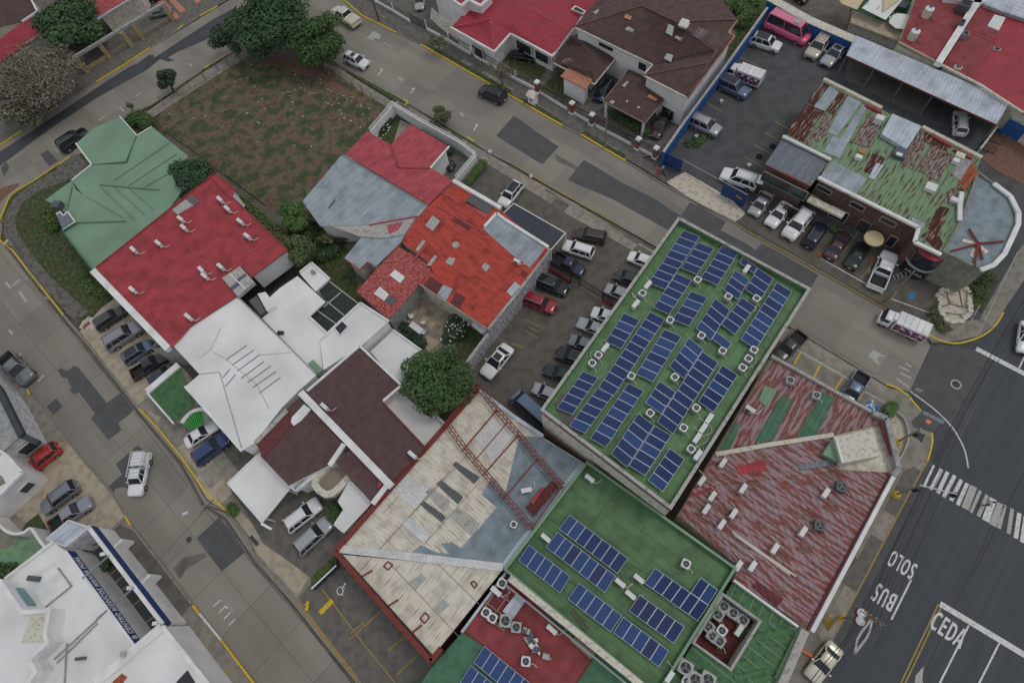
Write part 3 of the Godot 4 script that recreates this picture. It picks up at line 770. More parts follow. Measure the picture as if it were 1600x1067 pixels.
	for l in [v2(0,[-25.2,-23,-23,-23.4]),v2(0,[-24.1,-21.9,-22.3,-22]),v2(0,[-24.3,-19.6,-22.6,-20.1]),v2(0,[-27.3,-36.7,-24.8,-36.9]),v2(0,[-26.8,-33.3,-25.4,-33.4]),v2(0,[-25.6,-27.3,-23,-27.9]),v2(0,[-26.6,-24.4,-23,-25.4]),v2(0,[-26.5,-18.9,-22.8,-19.8]),v2(0,[-24.2,-22.5,-22.9,-22.7])]:
		stripe(pv,l[0],l[1],0.1,"yellow_faded",0.146,"bay_line")
	for l in [v2(0,[-28.5,-79.5,-24.9,-79.3]),v2(0,[-27.9,-76.7,-24.7,-76.7]),v2(0,[-27.7,-68.8,-24.2,-68.7]),v2(0,[-27.4,-66.2,-24.1,-66]),v2(0,[-26.9,-60.8,-24,-60.7]),v2(0,[-26.7,-58.2,-23.8,-57.9]),v2(0,[-17.3,-60.7,-14.4,-60.6]),v2(0,[-17.4,-63.2,-14.6,-63.2]),v2(0,[-17.4,-66,-14.8,-65.8]),v2(0,[-17.4,-68.6,-15.1,-68.4])]:
		stripe(pv,l[0],l[1],0.11,"yellow_faded",0.116,"bay_line")
	for l in [v2(0,[-1.5,-52.2,6.7,-52.1]),v2(0,[7.7,-52,11.9,-52.9])]:
		stripe(pv,l[0],l[1],0.12,"white_paint",0.146,"bay_line")
	for l in [v2(0,[-9.3,-54.2,-9.4,-56.8]),v2(0,[-6.8,-54.5,-7,-57.1]),v2(0,[-4.2,-54,-4.4,-56.6]),v2(0,[-1.7,-52.6,-1.7,-56.4]),v2(0,[.2,-51.9,.3,-58.6]),v2(0,[3.7,-52.5,3.8,-56.9]),v2(0,[4.5,-52.6,4.6,-54.1]),v2(0,[7.8,-51.8,7.7,-54.9])]:
		stripe(pv,l[0],l[1],0.12,"yellow_faded",0.146,"bay_line")
	for l in [v2(0,[-41.5,30.2,-41.2,28.1]),v2(0,[-41.5,30.3,-39.4,30.4]),v2(0,[-39.2,30.4,-38.7,28.3]),v2(0,[-40.2,30.1,-40.1,28.5]),v2(0,[-38.8,30.4,-36.9,30.5]),v2(0,[-36.6,30.4,-34.7,30.6]),v2(0,[-36.7,29.6,-36.4,28.4]),v2(0,[-34.3,30.6,-33,30.6]),v2(0,[-34.4,30.7,-33.9,28.5])]:
		stripe(pv,l[0],l[1],0.12,"yellow_faded",0.116,"bay_line")
	for l in [v2(0,[17.3,-53.8,16.8,-60.4]),v2(0,[16.8,-60.4,16.3,-66.7]),v2(0,[16,-54.1,15.9,-57.2])]:
		stripe(pv,l[0],l[1],0.08,"white_faded",0.15,"paving_joint")
	ob("disabled_mark",sheet(at_height(v2(0,[9.1,-53.6,9.1,-54.3,9.6,-54.3,9.7,-53.5,9.2,-53.2]),0.146),0.006),M.blue_paint,pv)
	ob("arrow",sheet(at_height(v2(0,[-24.1,26.8,-23.4,27,-23.2,26.7,-23.5,26.8,-23.2,26.2,-23.5,26.1,-23.8,26.6,-23.9,26.6]),0.15),0.006),M.yellow_faded,pv)
	ob("yellow_panel",sheet(at_height(v2(0,[18.8,-15.5,19,-16.4,19.7,-16.3,19.6,-15.1]),0.15),0.006),M.yellow_paint,pv)
	ob("tactile_panel",sheet(at_height(v2(0,[16.6,-41.3,18.9,-41.6,18.9,-41.1,16.7,-40.9]),0.152),0.006),M.slate_roof,pv)
	ob("painted_mark",sheet(at_height(v2(0,[17.3,-40.5,17.6,-40.7,17.9,-40.6,17.8,-40.2,17.4,-40.2]),0.155),0.006),M.orange_plastic,pv)
	ob("drain_grate",sheet(at_height(v2(0,[17.4,-38,17.4,-38.7,18,-38.9,18.1,-37.8]),0.145),0.006),M.asphalt_dark,pv)
	ob("drain_grate",sheet(at_height(v2(0,[-32.2,16.6,-32.1,16.2,-30.7,16.3,-30.8,16.7]),0.145),0.006),M.asphalt_dark,pv)
	ob("red_cover",sheet(at_height(v2(0,[-71.5,14.2,-71.5,13.2,-71,13.2,-70.9,14.3]),0.16),0.006),M.maroon_roof,pv)
	for p in [v2(0,[-48.7,27.9,-48.6,27.4,-48.1,27.4,-48.2,27.9]),v2(0,[-48.3,26.4,-48.2,26,-48,26.1,-48,26.4])]:
		ob("drain_cover",sheet(at_height(p,0.142),0.006),M.grey_metal,pv)
	# paving flags on the avenue side and by the courts
	slabs(pv,v2(0,[19.3,-36.3,19.7,-26.8,20.2,-15.8,20,-13.8,18.5,-14.4,17.5,-32.7]),Vector3(18.15,0,-31.9),Vector3(18.96,0,-15.81),3.0,2.0,0.012,0.15,["pavement","pavement_b","pavement_dark"],0.03)
	slabs(pv,v2(0,[-48.5,13.6,-40.8,14,-36,15.2,-36.7,16.7,-39.4,17.1,-45.9,15.9,-54.6,15.5]),Vector3(-54.37,0,15.32),Vector3(-37.25,0,16.3),2.4,2.4,0.012,0.15,["pavement_tan","pavement","pavement_b"],0.03)
	slabs(pv,v2(0,[-38.4,-12.2,-39.1,-18.1,-30.4,-19.4,-29.5,-13.4,-29.9,-12.6]),Vector3(-38.37,0,-12.22),Vector3(-39.12,0,-18.11),1.0,1.0,0.01,0.155,["pavement_tan","pavement_tan","pavement"],0.03)
	slabs(pv,v2(0,[-65.5,-38,-64.9,-40,-42,-40.3,-30.7,-40.4,-15.2,-40.9,-15.2,-39.5,-30.4,-38.7,-44.4,-38.8,-54.7,-39.1]),Vector3(-64.52,0,-39.31),Vector3(-15.39,0,-40.5),2.2,2.2,0.012,0.15,["pavement","pavement_b","pavement_dark"],0.03)
	slabs(pv,v2(0,[-82,-52.1,-75.4,-53.2,-40,-51.6,-25.2,-51.9,-23.5,-51,-29.7,-51.5,-41.2,-51.7,-51.7,-51.7,-70.4,-51.9]),Vector3(-80.18,0,-51.87),Vector3(-24.45,0,-50.83),2.2,2.2,0.012,0.15,["pavement_dark","pavement_dark","pavement"],0.03)
	# kerbs
	var kb=ground_of("kerb")
	kerb_line(kb,v2(0,[-76.5,-40,-64.3,-40.6,-63.3,-40.5]))
	kerb_line(kb,v2(0,[-59.5,-40.6,-49.8,-40.7,-46.8,-40.5,-42.5,-40.9,-24.3,-41.4,-15.2,-41.7]))
	kerb_line(kb,v2(0,[.4,-41.7,12.4,-41.7]))
	kerb_line(kb,v2(0,[-41.1,-50.7,-37.6,-50.8]))
	kerb_line(kb,v2(0,[-29.9,-50.7,-22.8,-50.4,-12.4,-50.6]))
	kerb_line(kb,v2(0,[-75.9,-50.7,-70.7,-51]))
	kerb_line(kb,v2(0,[-96.6,-30.1,-97.3,-26.2,-97.8,-16.6,-98.8,-13.5,-99.4,-10.8]))
	kerb_line(kb,v2(0,[-112.1,4.7,-111.9,.9,-111.5,-5.3,-110.8,-13.1]))
	kerb_line(kb,v2(0,[-109.7,-23.6,-108.7,-33.7]))
	kerb_line(kb,v2(0,[-75.2,14.9,-71.2,15,-55.4,15.9]))
	kerb_line(kb,v2(0,[-35.7,16.5,-32.5,16.7,-29.9,17.5,-23.1,17.4]))
	kerb_line(kb,v2(0,[-68.1,24,-61.7,24.2,-55.2,24.3,-49.8,24.2,-45.5,24.6,-44.1,24.8,-38.9,24.9,-31.7,25.1]))
	kerb_line(kb,v2(0,[19.7,-27.3,19.5,-31.9]))
	var yk=ground_of("painted_kerb")
	for l in [v2(0,[-97,-52.2,-89.1,-51.2,-84,-50.3,-75.9,-50.7]),v2(0,[-70.7,-51,-50.9,-50.8,-48.6,-50.8]),v2(0,[-48.4,-50.8,-41.1,-50.7]),v2(0,[-37.9,-50.9,-29.9,-50.7]),v2(0,[-110.8,-13.1,-110.1,-18.5,-109.7,-23.6]),v2(0,[-108.7,-33.7,-108,-37.3]),v2(0,[-109.3,-29.2,-109.4,-30.5]),v2(0,[-112.1,4.7,-111.9,.9]),v2(0,[-111.7,-3.8,-111.7,-5.5]),v2(0,[-97.3,-26.2,-96.7,-30.2]),v2(0,[-96.5,-32,-96.3,-34.5]),v2(0,[-64.5,-40.7,-63.4,-40.7,-63.3,-39.9]),v2(0,[-51.3,-40.9,-49.7,-40.8]),v2(0,[-100,.8,-99.8,-1.3])]:
		kerb_line(yk,l,"yellow_paint",0.2,0.17,"kerb_length")
	for l in [curve(v2(0,[-94.5,14.3,-97.3,13,-98.9,11.4,-100.9,8.9,-100.8,7,-100.4,5.1,-100.1,.7]),3),v2(0,[-94.5,14.3,-91.1,14,-82.9,14.5,-75.2,14.9]),v2(0,[-55.4,15.9,-50.7,15.9,-46.1,16.1,-40.1,16.8,-35.9,16.4]),curve(v2(0,[12.2,-41.7,13.4,-42,14.8,-41.8,16.5,-41.1]),3),curve(v2(0,[18.4,-39.5,18.8,-38.8,19.1,-37.8,19.4,-36.4]),3),curve(v2(0,[12.2,-50.4,13.5,-50.2,14.8,-50.4,15.9,-51,16.9,-52.2,17.8,-53.8,18.3,-55.8,18.3,-57.9]),3),v2(0,[-45.5,24.6,-44.1,24.8]),v2(0,[-31.5,25.1,-30.3,25.1]),v2(0,[-26.4,25.1,-20.6,25.3,-18.1,25.4])]:
		kerb_line(yk,l,"yellow_paint",0.18,0.17,"kerb_length")
	for l in [v2(0,[-12.4,-50.6,-10.9,-50.4,-2.4,-50.5,7.5,-50.4,12.2,-50.4]),v2(0,[-42.5,-40.9,-34.5,-41,-24.3,-41.4]),v2(0,[19.4,-36.4,19.5,-31.9,19.7,-27.3,20,-20.1,20.2,-15.6]),v2(0,[-23.1,17.4,-17.8,17.8,-12.5,18.2])]:
		kerb_line(yk,l,"yellow_faded",0.16,0.165,"kerb_length")
	kerb_line(yk,v2(0,[-30.3,25.1,-26.4,25.1]),"white_paint",0.2,0.17,"kerb_length")
	kerb_line(yk,v2(0,[-74.8,24.1,-69.5,24]),"blue_paint",0.2,0.17,"kerb_length")
	kerb_line(yk,v2(0,[-69.5,24,-68.6,24.1]),"yellow_paint",0.2,0.172,"kerb_length")
	# tufts, pebbles and litter on the vacant lot
	var lot=v2(0,[-94.4,-13.7,-95.8,-22.5,-92.8,-32.4,-87.6,-35.1,-77.3,-38.8,-65.8,-37.8,-64.4,-27.6,-62.9,-18.5,-63.1,-14.4,-77.2,-14.1,-84.7,-14.2])
	scatter_tufts("lot_grass",lot,2600,0.13,0.15,[Color(0.08,0.12,0.05),Color(0.16,0.16,0.09),Color(0.27,0.23,0.16),Color(0.3,0.25,0.18),Color(0.2,0.18,0.11),Color(0.07,0.11,0.045)])
	scatter_tufts("verge_grass",v2(0,[-94.8,13.9,-98.5,11.6,-100.6,9,-100.6,7.2,-100.2,5.2,-99.9,.8,-98.7,-3.2,-99,-10.7,-81.9,-0.2,-72.1,9,-71.3,14.2,-75.4,14.7,-91.6,13.7]),2600,0.14,0.14,[Color(0.05,0.1,0.03),Color(0.1,0.12,0.05),Color(0.16,0.14,0.08)])
	var lt=mb()
	var p2=flat(lot)
	var k=0
	while k<150:
		var p=Vector3(-86.52,0,-15.57).lerp(Vector3(-70.93,0,-37.09),rng.randf())+Vector3(rnd(-16,16),0,rnd(-9,9))
		if not Geometry2D.is_point_in_polygon(Vector2(p.x,p.z),p2): continue
		if rng.randf()<0.5: p=Vector3(-81.96,0,-34.49).lerp(Vector3(-66.67,0,-36.51),rng.randf())+Vector3(rnd(-2,2),0,rnd(-0.5,4))
		var s=rnd(0.06,0.2)
		box(lt,p+Vector3(0,0.16,0),s,s*0.6,s*rnd(0.5,1.2),rnd(0,PI))
		k+=1
	tag(ob("litter",lt,M.old_white),"scraps of pale rubble and paper strewn over the vacant lot","litter","","stuff")

func scatter_tufts(n,pts,count,y,size,cols):
	var p2=flat(pts)
	var lo=p2[0]; var hi=p2[0]
	for p in p2:
		lo=lo.min(p); hi=hi.max(p)
	var blade=SurfaceTool.new()
	blade.begin(Mesh.PRIMITIVE_TRIANGLES)
	for i in 5:
		var a=TAU*i/5.0+rnd(-0.4,0.4)
		var d=Vector3(cos(a),0,sin(a))
		var s=Vector3(-d.z,0,d.x)*0.22
		tri(blade,s,-s,d*0.8+Vector3(0,rnd(0.4,0.9),0),Vector3.UP)
	blade.generate_normals()
	var m=StandardMaterial3D.new()
	m.vertex_color_use_as_albedo=true
	m.roughness=0.9
	blade.set_material(m)
	var mm=MultiMesh.new()
	mm.transform_format=MultiMesh.TRANSFORM_3D
	mm.use_colors=true
	mm.mesh=blade.commit()
	mm.instance_count=count
	var f=FastNoiseLite.new()
	f.seed=9
	f.frequency=0.12
	var i=0
	while i<count:
		var p=Vector2(rnd(lo.x,hi.x),rnd(lo.y,hi.y))
		if not Geometry2D.is_point_in_polygon(p,p2): continue
		var v=clampf(f.get_noise_2d(p.x,p.y)*0.9+0.5+rnd(-0.25,0.25),0,0.99)
		mm.set_instance_transform(i,Transform3D(Basis(Vector3.UP,rnd(0,TAU)).scaled(Vector3.ONE*size*rnd(0.5,1.5)),Vector3(p.x,y,p.y)))
		mm.set_instance_color(i,cols[int(v*cols.size())].lerp(Color(0.1,0.1,0.06),rnd(0,0.3)))
		i+=1
	var o=MultiMeshInstance3D.new()
	o.multimesh=mm
	o.name=numbered(n)
	add_child(o)
	tag(o,"short dry grass tufts covering the open ground","grass","","stuff")

func wheelchair(root,at,up_to,size,y):
	var u=Vector3(up_to.x-at.x,0,up_to.z-at.z).normalized()*-1.0
	var r=u.cross(Vector3.UP).normalized()
	var pt=func(a,b): return Vector3(at.x,y,at.z)+(r*a+u*b)*size
	var st=mb()
	disc(st,pt.call(-0.1,0.48),size*0.1,10)
	var path=[[-0.1,0.36],[-0.08,0.02],[0.16,0.02],[0.3,-0.34],[0.4,-0.3]]
	for i in path.size()-1: bar(st,pt.call(path[i][0],path[i][1]),pt.call(path[i+1][0],path[i+1][1]),size*0.1,0.006)
	bar(st,pt.call(-0.08,0.2)+Vector3(0,0.001,0),pt.call(0.16,0.2)+Vector3(0,0.001,0),size*0.08,0.006)
	for i in 12:
		var a=1.9+i*0.36
		bar(st,pt.call(-0.04+cos(a)*0.32,-0.16+sin(a)*0.32),pt.call(-0.04+cos(a+0.36)*0.32,-0.16+sin(a+0.36)*0.32),size*0.09,0.005)
	ob("wheelchair_symbol",st,M.white_paint,root)

# ---------- buildings ----------
func bldg(n,label,cat,at,group=""):
	return thing(n,label,cat,Vector3(at.x,0,at.z),group)

func walls_under(b,pts,m,ins=0.25,top=0.1,y0=0.0):
	var low=INF
	for p in pts: low=minf(low,p.y)
	var q=inset(at_height(pts,low),ins)
	var st=mb()
	# walls follow the roof's own corner heights
	var n=q.size()
	var p2=flat(q)
	var s=-1.0 if Geometry2D.is_polygon_clockwise(p2) else 1.0
	for i in n:
		var a=q[i]; var c=q[(i+1) % n]
		var e=c-a
		quad(st,Vector3(a.x,y0,a.z),Vector3(c.x,y0,c.z),c-Vector3(0,top,0),a-Vector3(0,top,0),Vector3(e.z,0,-e.x)*s)
	var idx=Geometry2D.triangulate_polygon(p2)
	for i in range(0,idx.size(),3):
		tri(st,q[idx[i]]-Vector3(0,top,0),q[idx[i+1]]-Vector3(0,top,0),q[idx[i+2]]-Vector3(0,top,0),Vector3.UP)
	return ob("wall",st,M[m],b)

func trim(b,pts,w,h,m="white_trim",n="roof_trim",closed=true):
	var st=mb()
	for i in pts.size()-(0 if closed else 1):
		bar(st,pts[i],pts[(i+1) % pts.size()],w,h)
	return ob(n,st,M[m],b)

func ridge(b,pts,m,w=0.28,h=0.09,n="ridge_cap"):
	var st=mb()
	for i in pts.size()-1: bar(st,pts[i],pts[i+1],w,h)
	return ob(n,st,M[m],b)

func panel_on(b,pts,m,dy=0.05,th=0.05,n="roof_sheet",rib_dir=null,pitch=0.3):
	var q=lift(pts,dy)
	var st=sheet(q,th)
	if rib_dir != null: ribs(st,q,rib_dir,pitch,0.1,0.03)
	return ob(n,st,M[m],b)

# an opening with frame, set on an upright wall: a, b = lower corners on the wall's face, out = outward
func opening(b,p,q,y0,y1,glass="dark_glass",frame="white_trim",n="window"):
	var d=(q-p).normalized()
	var out=Vector3(d.z,0,-d.x)
	if out.dot(p) > 0.0: out = -out   # the fronts built here all look towards the middle of the place
	var st=mb()
	var lo=Vector3(0,y0,0); var hi=Vector3(0,y1,0)
	var P=Vector3(p.x,0,p.z)+out*0.1; var Q=Vector3(q.x,0,q.z)+out*0.1
	bar(st,P+lo,Q+lo,0.12,0.08)
	bar(st,P+hi,Q+hi,0.12,0.08)
	bar(st,P+lo+Vector3(0,0.04,0),P+hi-Vector3(0,0.04,0),0.1,0.08)
	bar(st,Q+lo+Vector3(0,0.04,0),Q+hi-Vector3(0,0.04,0),0.1,0.08)
	var w=ob(n,st,M[frame],b)
	var g=mb()
	bar(g,P+(lo+hi)*0.5,Q+(lo+hi)*0.5,0.06,(y1-y0)-0.06)
	ob("pane",g,M[glass],w)
	var c=roundi(P.distance_to(Q)/1.2)
	var mu=mb()
	for i in range(1,c):
		var x=P.lerp(Q,float(i)/c)
		bar(mu,x+lo,x+hi,0.09,0.05)
	if c>1: ob("mullion",mu,M[frame],w)
	return w

func solar_array(label,a,b,c,n,lift_y=0.0,tone=0):
	# a corner, b along the row, c across one module's length
	var o=thing("solar_array",label,"solar panels",a,"solar arrays on the green roofs")
	var u=b-a
	var w=c-a
	var du=u/n
	var key="%d" % [tone]
	for i in n:
		var p=a+du*i
		var x=du*0.985
		var y=w
		var m=MeshInstance3D.new()
		m.mesh=solar_mesh(x,y)
		m.set_surface_override_material(0,M.solar_frame)
		m.set_surface_override_material(1,M["solar_cells"+["","_b","_c"][(tone+(1 if rng.randf()<0.2 else 0)) % 3]])
		m.name="solar_panel"
		o.add_child(m,true)
		m.position=du*i+Vector3(0,rnd(0,0.015),0)
	var rails=mb()
	for f in [0.2,0.8]:
		bar(rails,a+w*f+Vector3(0,-0.09,0),b+w*f+Vector3(0,-0.09,0),0.06,0.05)
	var k=maxi(2,n/2)
	for i in k+1:
		for f in [0.2,0.8]:
			var p=a.lerp(b,clampf(float(i)/k,0.03,0.97))+w*f
			bar(rails,p+Vector3(0,-0.42,0),p+Vector3(0,-0.1,0),0.05)
	ob("mounting_rail",rails,M.pale_metal,o)
	return o

func solar_mesh(x,y):
	var st=mb()
	var up=Vector3(0,0.035,0)
	var f=0.03
	var xn=x.normalized()*f
	var yn=y.normalized()*f
	var pts=[Vector3.ZERO,x,x+y,y]
	slab(st,lift(pts,0.0),0.035)
	var inner=[xn+yn,x-xn+yn,x+y-xn-yn,y+xn-yn]
	for i in 4:
		var j=(i+1) % 4
		quad(st,pts[i]+up*0.14,pts[j]+up*0.14,inner[j]+up*0.14,inner[i]+up*0.14,Vector3.UP)
	st.generate_normals()
	var mesh=st.commit()
	var g=SurfaceTool.new()
	g.begin(Mesh.PRIMITIVE_TRIANGLES)
	var uv=[Vector2(0,0),Vector2(1,0),Vector2(1,1),Vector2(0,1)]
	var e=0.003
	var order=[0,1,2,0,2,3]
	var q=inner
	if (q[1]-q[0]).cross(q[2]-q[0]).y>0.0: order=[0,2,1,0,3,2]
	for i in order:
		g.set_normal(Vector3.UP)
		g.set_uv(uv[i])
		g.add_vertex(q[i]+Vector3(0,e,0))
	g.commit(mesh)
	return mesh

func make_solar_materials():
	M.solar_frame=mat("solar_frame",c8(176,182,190),"",sc(1),"",sc(1),0.4,0.3)
	var im=Image.create(120,240,false,Image.FORMAT_RGB8)
	im.fill(Color8(232,236,244))
	for i in 6:
		for j in 12:
			var v=rng.randi() % 22
			im.fill_rect(Rect2i(i*20+1,j*20+1,18,18),Color8(226-v,232-v,244-v))
	for i in 6:
		for j in 12:
			for k in [5,13]:
				im.fill_rect(Rect2i(i*20+k,j*20+1,1,18),Color8(250,250,252))
	# gaps between cells are dark, thin bus lines paler
	for i in 7: im.fill_rect(Rect2i(mini(i*20,119),0,1,240),Color8(120,128,150))
	for j in 13: im.fill_rect(Rect2i(0,mini(j*20,239),120,1),Color8(120,128,150))
	tex.cells=ImageTexture.create_from_image(im)
	var cols=[c8(38,56,100),c8(48,76,122),c8(46,54,92)]
	for i in 3:
		var m=mat("solar_cells"+["","_b","_c"][i],cols[i],"",sc(1),"",sc(1),0.12)
		m.albedo_texture=tex.cells

func build_buildings():
	make_solar_materials()
	big_solar_building()
	low_solar_building()
	worn_red_building()
	pit_building()
	lower_red_green()
	cream_sheet_building()
	brown_building()
	white_building()
	red_long_building()
	green_house()
	rose_house()
	orange_building()
	tile_house()
	crimson_house()
	rusty_building()
	canopy_and_flats()
	medical_building()
	small_left_buildings()
	upper_left_house()

func big_solar_building():
	var H=10.0
	var outl=v2(10,[-13.9,-12.9,-16.1,-40.3,-0.2,-40.8,1.4,-13])
	var b=bldg("solar_roof_building","tall rectangular building with green parapet roof covered by most of the solar panels","building",outl[0])
	ob("wall",prism(inset(outl,0.02),0,8.9),M.cream_wall,b)
	var band=mb()
	ring(band,outl,0.25,8.7,9.72)
	ob("parapet",band,M.taupe_wall,b)
	var lin=inset(outl,0.27)
	var inner=mb()
	ring(inner,inset(outl,0.255),0.05,9.0,9.71)
	ob("parapet_lining",inner,M.green_wall,b)
	var cap=mb()
	ring(cap,inset(outl,-0.03),0.32,9.72,9.8)
	ob("parapet_coping",cap,M.stone_strip,b)
	var roofp=at_height(inset(outl,0.3),9.0)
	ob("roof",ribbed(roofp,outl[1]-outl[0],1.0,0.06,0.03),M.green_roof,b)
	var gut=v2(9.03,[-12.1,-40,-12,-39,-7.5,-13.4,-7,-13.3])
	for l in [v2(9.05,[-9.2,-40.5,-6.1,-13.6]),v2(9.05,[-11.3,-39.8,-9,-13])]:
		ob("gutter",bar(mb(),l[0],l[1],0.55,0.08),M.green_roof_low,b)
	for l in [v2(9.06,[-12.4,-39.9,-7.6,-40.6])]:
		ob("conduit",bar(mb(),l[0],l[1],0.14,0.06),M.green_wall,b)
	ob("roof_stain",sheet(v2(9.05,[-13.4,-14.4,-13.5,-15.8,-12.4,-16,-11.9,-14.8,-10.8,-14.7,-9.9,-14.7,-9.3,-13.4,-11.4,-13.4]),0.02),M.pavement_dark,b)
	solar_array("row of eight panels by the left parapet at the top of the tall roof",Vector3(-14.73,9.5,-39.28),Vector3(-13.92,9.5,-31.38),Vector3(-12.85,9.5,-39.69),8)
	solar_array("row of four panels just right of the top corner row, tall roof",Vector3(-12.62,9.5,-38.91),Vector3(-12.24,9.5,-35.02),Vector3(-10.78,9.5,-39.25),4)
	solar_array("five panels below the street parapet, third row from the top corner",Vector3(-10.29,9.5,-40.04),Vector3(-9.88,9.5,-35.24),Vector3(-8.39,9.5,-40.32),5)
	solar_array("single panel beside a white condenser under the street parapet of the tall roof",Vector3(-7.76,9.5,-40.18),Vector3(-7.66,9.5,-39.32),Vector3(-5.86,9.5,-39.95),1)
	solar_array("three panels right of the white condenser under the street parapet of the tall roof",Vector3(-5.79,9.5,-39.92),Vector3(-5.47,9.5,-36.86),Vector3(-3.85,9.5,-39.77),3)
	solar_array("three panels left below the white condenser under the street parapet of the tall roof",Vector3(-7.57,9.5,-38.27),Vector3(-7.2,9.5,-35.46),Vector3(-5.76,9.5,-38.13),3)
	solar_array("long row of eight panels by the right parapet at the street corner",Vector3(-3.33,9.5,-39.57),Vector3(-2.79,9.5,-31.6),Vector3(-1.52,9.5,-39.48),8)
	solar_array("four panels above a round-fan unit, right of the central gutter of the tall roof",Vector3(-7.3,9.5,-34.06),Vector3(-6.97,9.5,-29.91),Vector3(-5.36,9.5,-33.77),4)
	solar_array("four panels between two fan units, beside the long street corner row of the tall roof",Vector3(-5.22,9.5,-35.82),Vector3(-5.22,9.5,-31.81),Vector3(-3.49,9.5,-35.7),4)
	solar_array("single panel between two fan units in the middle right of the tall roof",Vector3(-5.1,9.5,-30.81),Vector3(-5.05,9.5,-29.86),Vector3(-3.23,9.5,-30.64),1)
	solar_array("five panels below the short four-panel row, left of the central gutter",Vector3(-12.24,9.5,-34.21),Vector3(-11.81,9.5,-29.26),Vector3(-10.44,9.5,-34.47),5)
	solar_array("four panels directly left of the central gutter in the upper half of the tall roof",Vector3(-9.78,9.5,-33.26),Vector3(-9.43,9.5,-29.26),Vector3(-7.99,9.5,-33.66),4)
	solar_array("four panels under the two white condensers by the left parapet of the tall roof",Vector3(-13.83,9.5,-26.81),Vector3(-13.4,9.5,-22.94),Vector3(-12.03,9.5,-27.15),4)
	solar_array("longest row, ten panels down the left half of the tall green roof",Vector3(-11.77,9.5,-28.62),Vector3(-10.91,9.5,-18.45),Vector3(-10.02,9.5,-28.8),10)
	solar_array("row of six panels left of the central gutter in the middle of the tall roof",Vector3(-9.44,9.5,-27.83),Vector3(-8.85,9.5,-21.92),Vector3(-7.59,9.5,-28.19),6)
	solar_array("five panels at the lower left corner, above the stained roof patch",Vector3(-13.18,9.5,-18.88),Vector3(-12.81,9.5,-14.13),Vector3(-11.54,9.5,-19.29),5)
	solar_array("five panels below the longest row on the tall roof",Vector3(-10.94,9.5,-18.3),Vector3(-10.73,9.5,-13.43),Vector3(-9.24,9.5,-18.71),5)
	solar_array("row of seven panels ending at the lower wall, left of the gutter",Vector3(-8.86,9.5,-20.68),Vector3(-8.37,9.5,-13.71),Vector3(-7.13,9.5,-20.96),7)
	solar_array("four panels right of the central gutter, beside the longest double row of the tall roof",Vector3(-6.93,9.5,-28.55),Vector3(-6.68,9.5,-24.67),Vector3(-5.07,9.5,-28.33),4)
	solar_array("row of nine panels down the right half of the tall roof",Vector3(-5.02,9.5,-28.07),Vector3(-4.33,9.5,-19.11),Vector3(-3.12,9.5,-28.01),9)
	solar_array("three panels between two fan units, left of the row of nine on the tall roof",Vector3(-6.56,9.5,-22.77),Vector3(-6.34,9.5,-20.01),Vector3(-4.65,9.5,-22.78),3)
	solar_array("row of five panels beside the right parapet, above the stacked white condensers",Vector3(-2.67,9.5,-28.04),Vector3(-2.41,9.5,-23.29),Vector3(-0.91,9.5,-28.05),5)
	solar_array("five panels at the lower wall of the tall roof, right of the gutter",Vector3(-6.25,9.5,-18.72),Vector3(-5.88,9.5,-13.76),Vector3(-4.33,9.5,-18.64),5)
	solar_array("five panels in the second row from the lower right corner of the tall roof",Vector3(-4.27,9.5,-18.68),Vector3(-3.93,9.5,-13.91),Vector3(-2.51,9.5,-18.87),5)
	solar_array("four panels at the lower right corner of the tall green roof",Vector3(-1.91,9.5,-17.72),Vector3(-1.76,9.5,-13.91),Vector3(-0.24,9.5,-17.7),4)

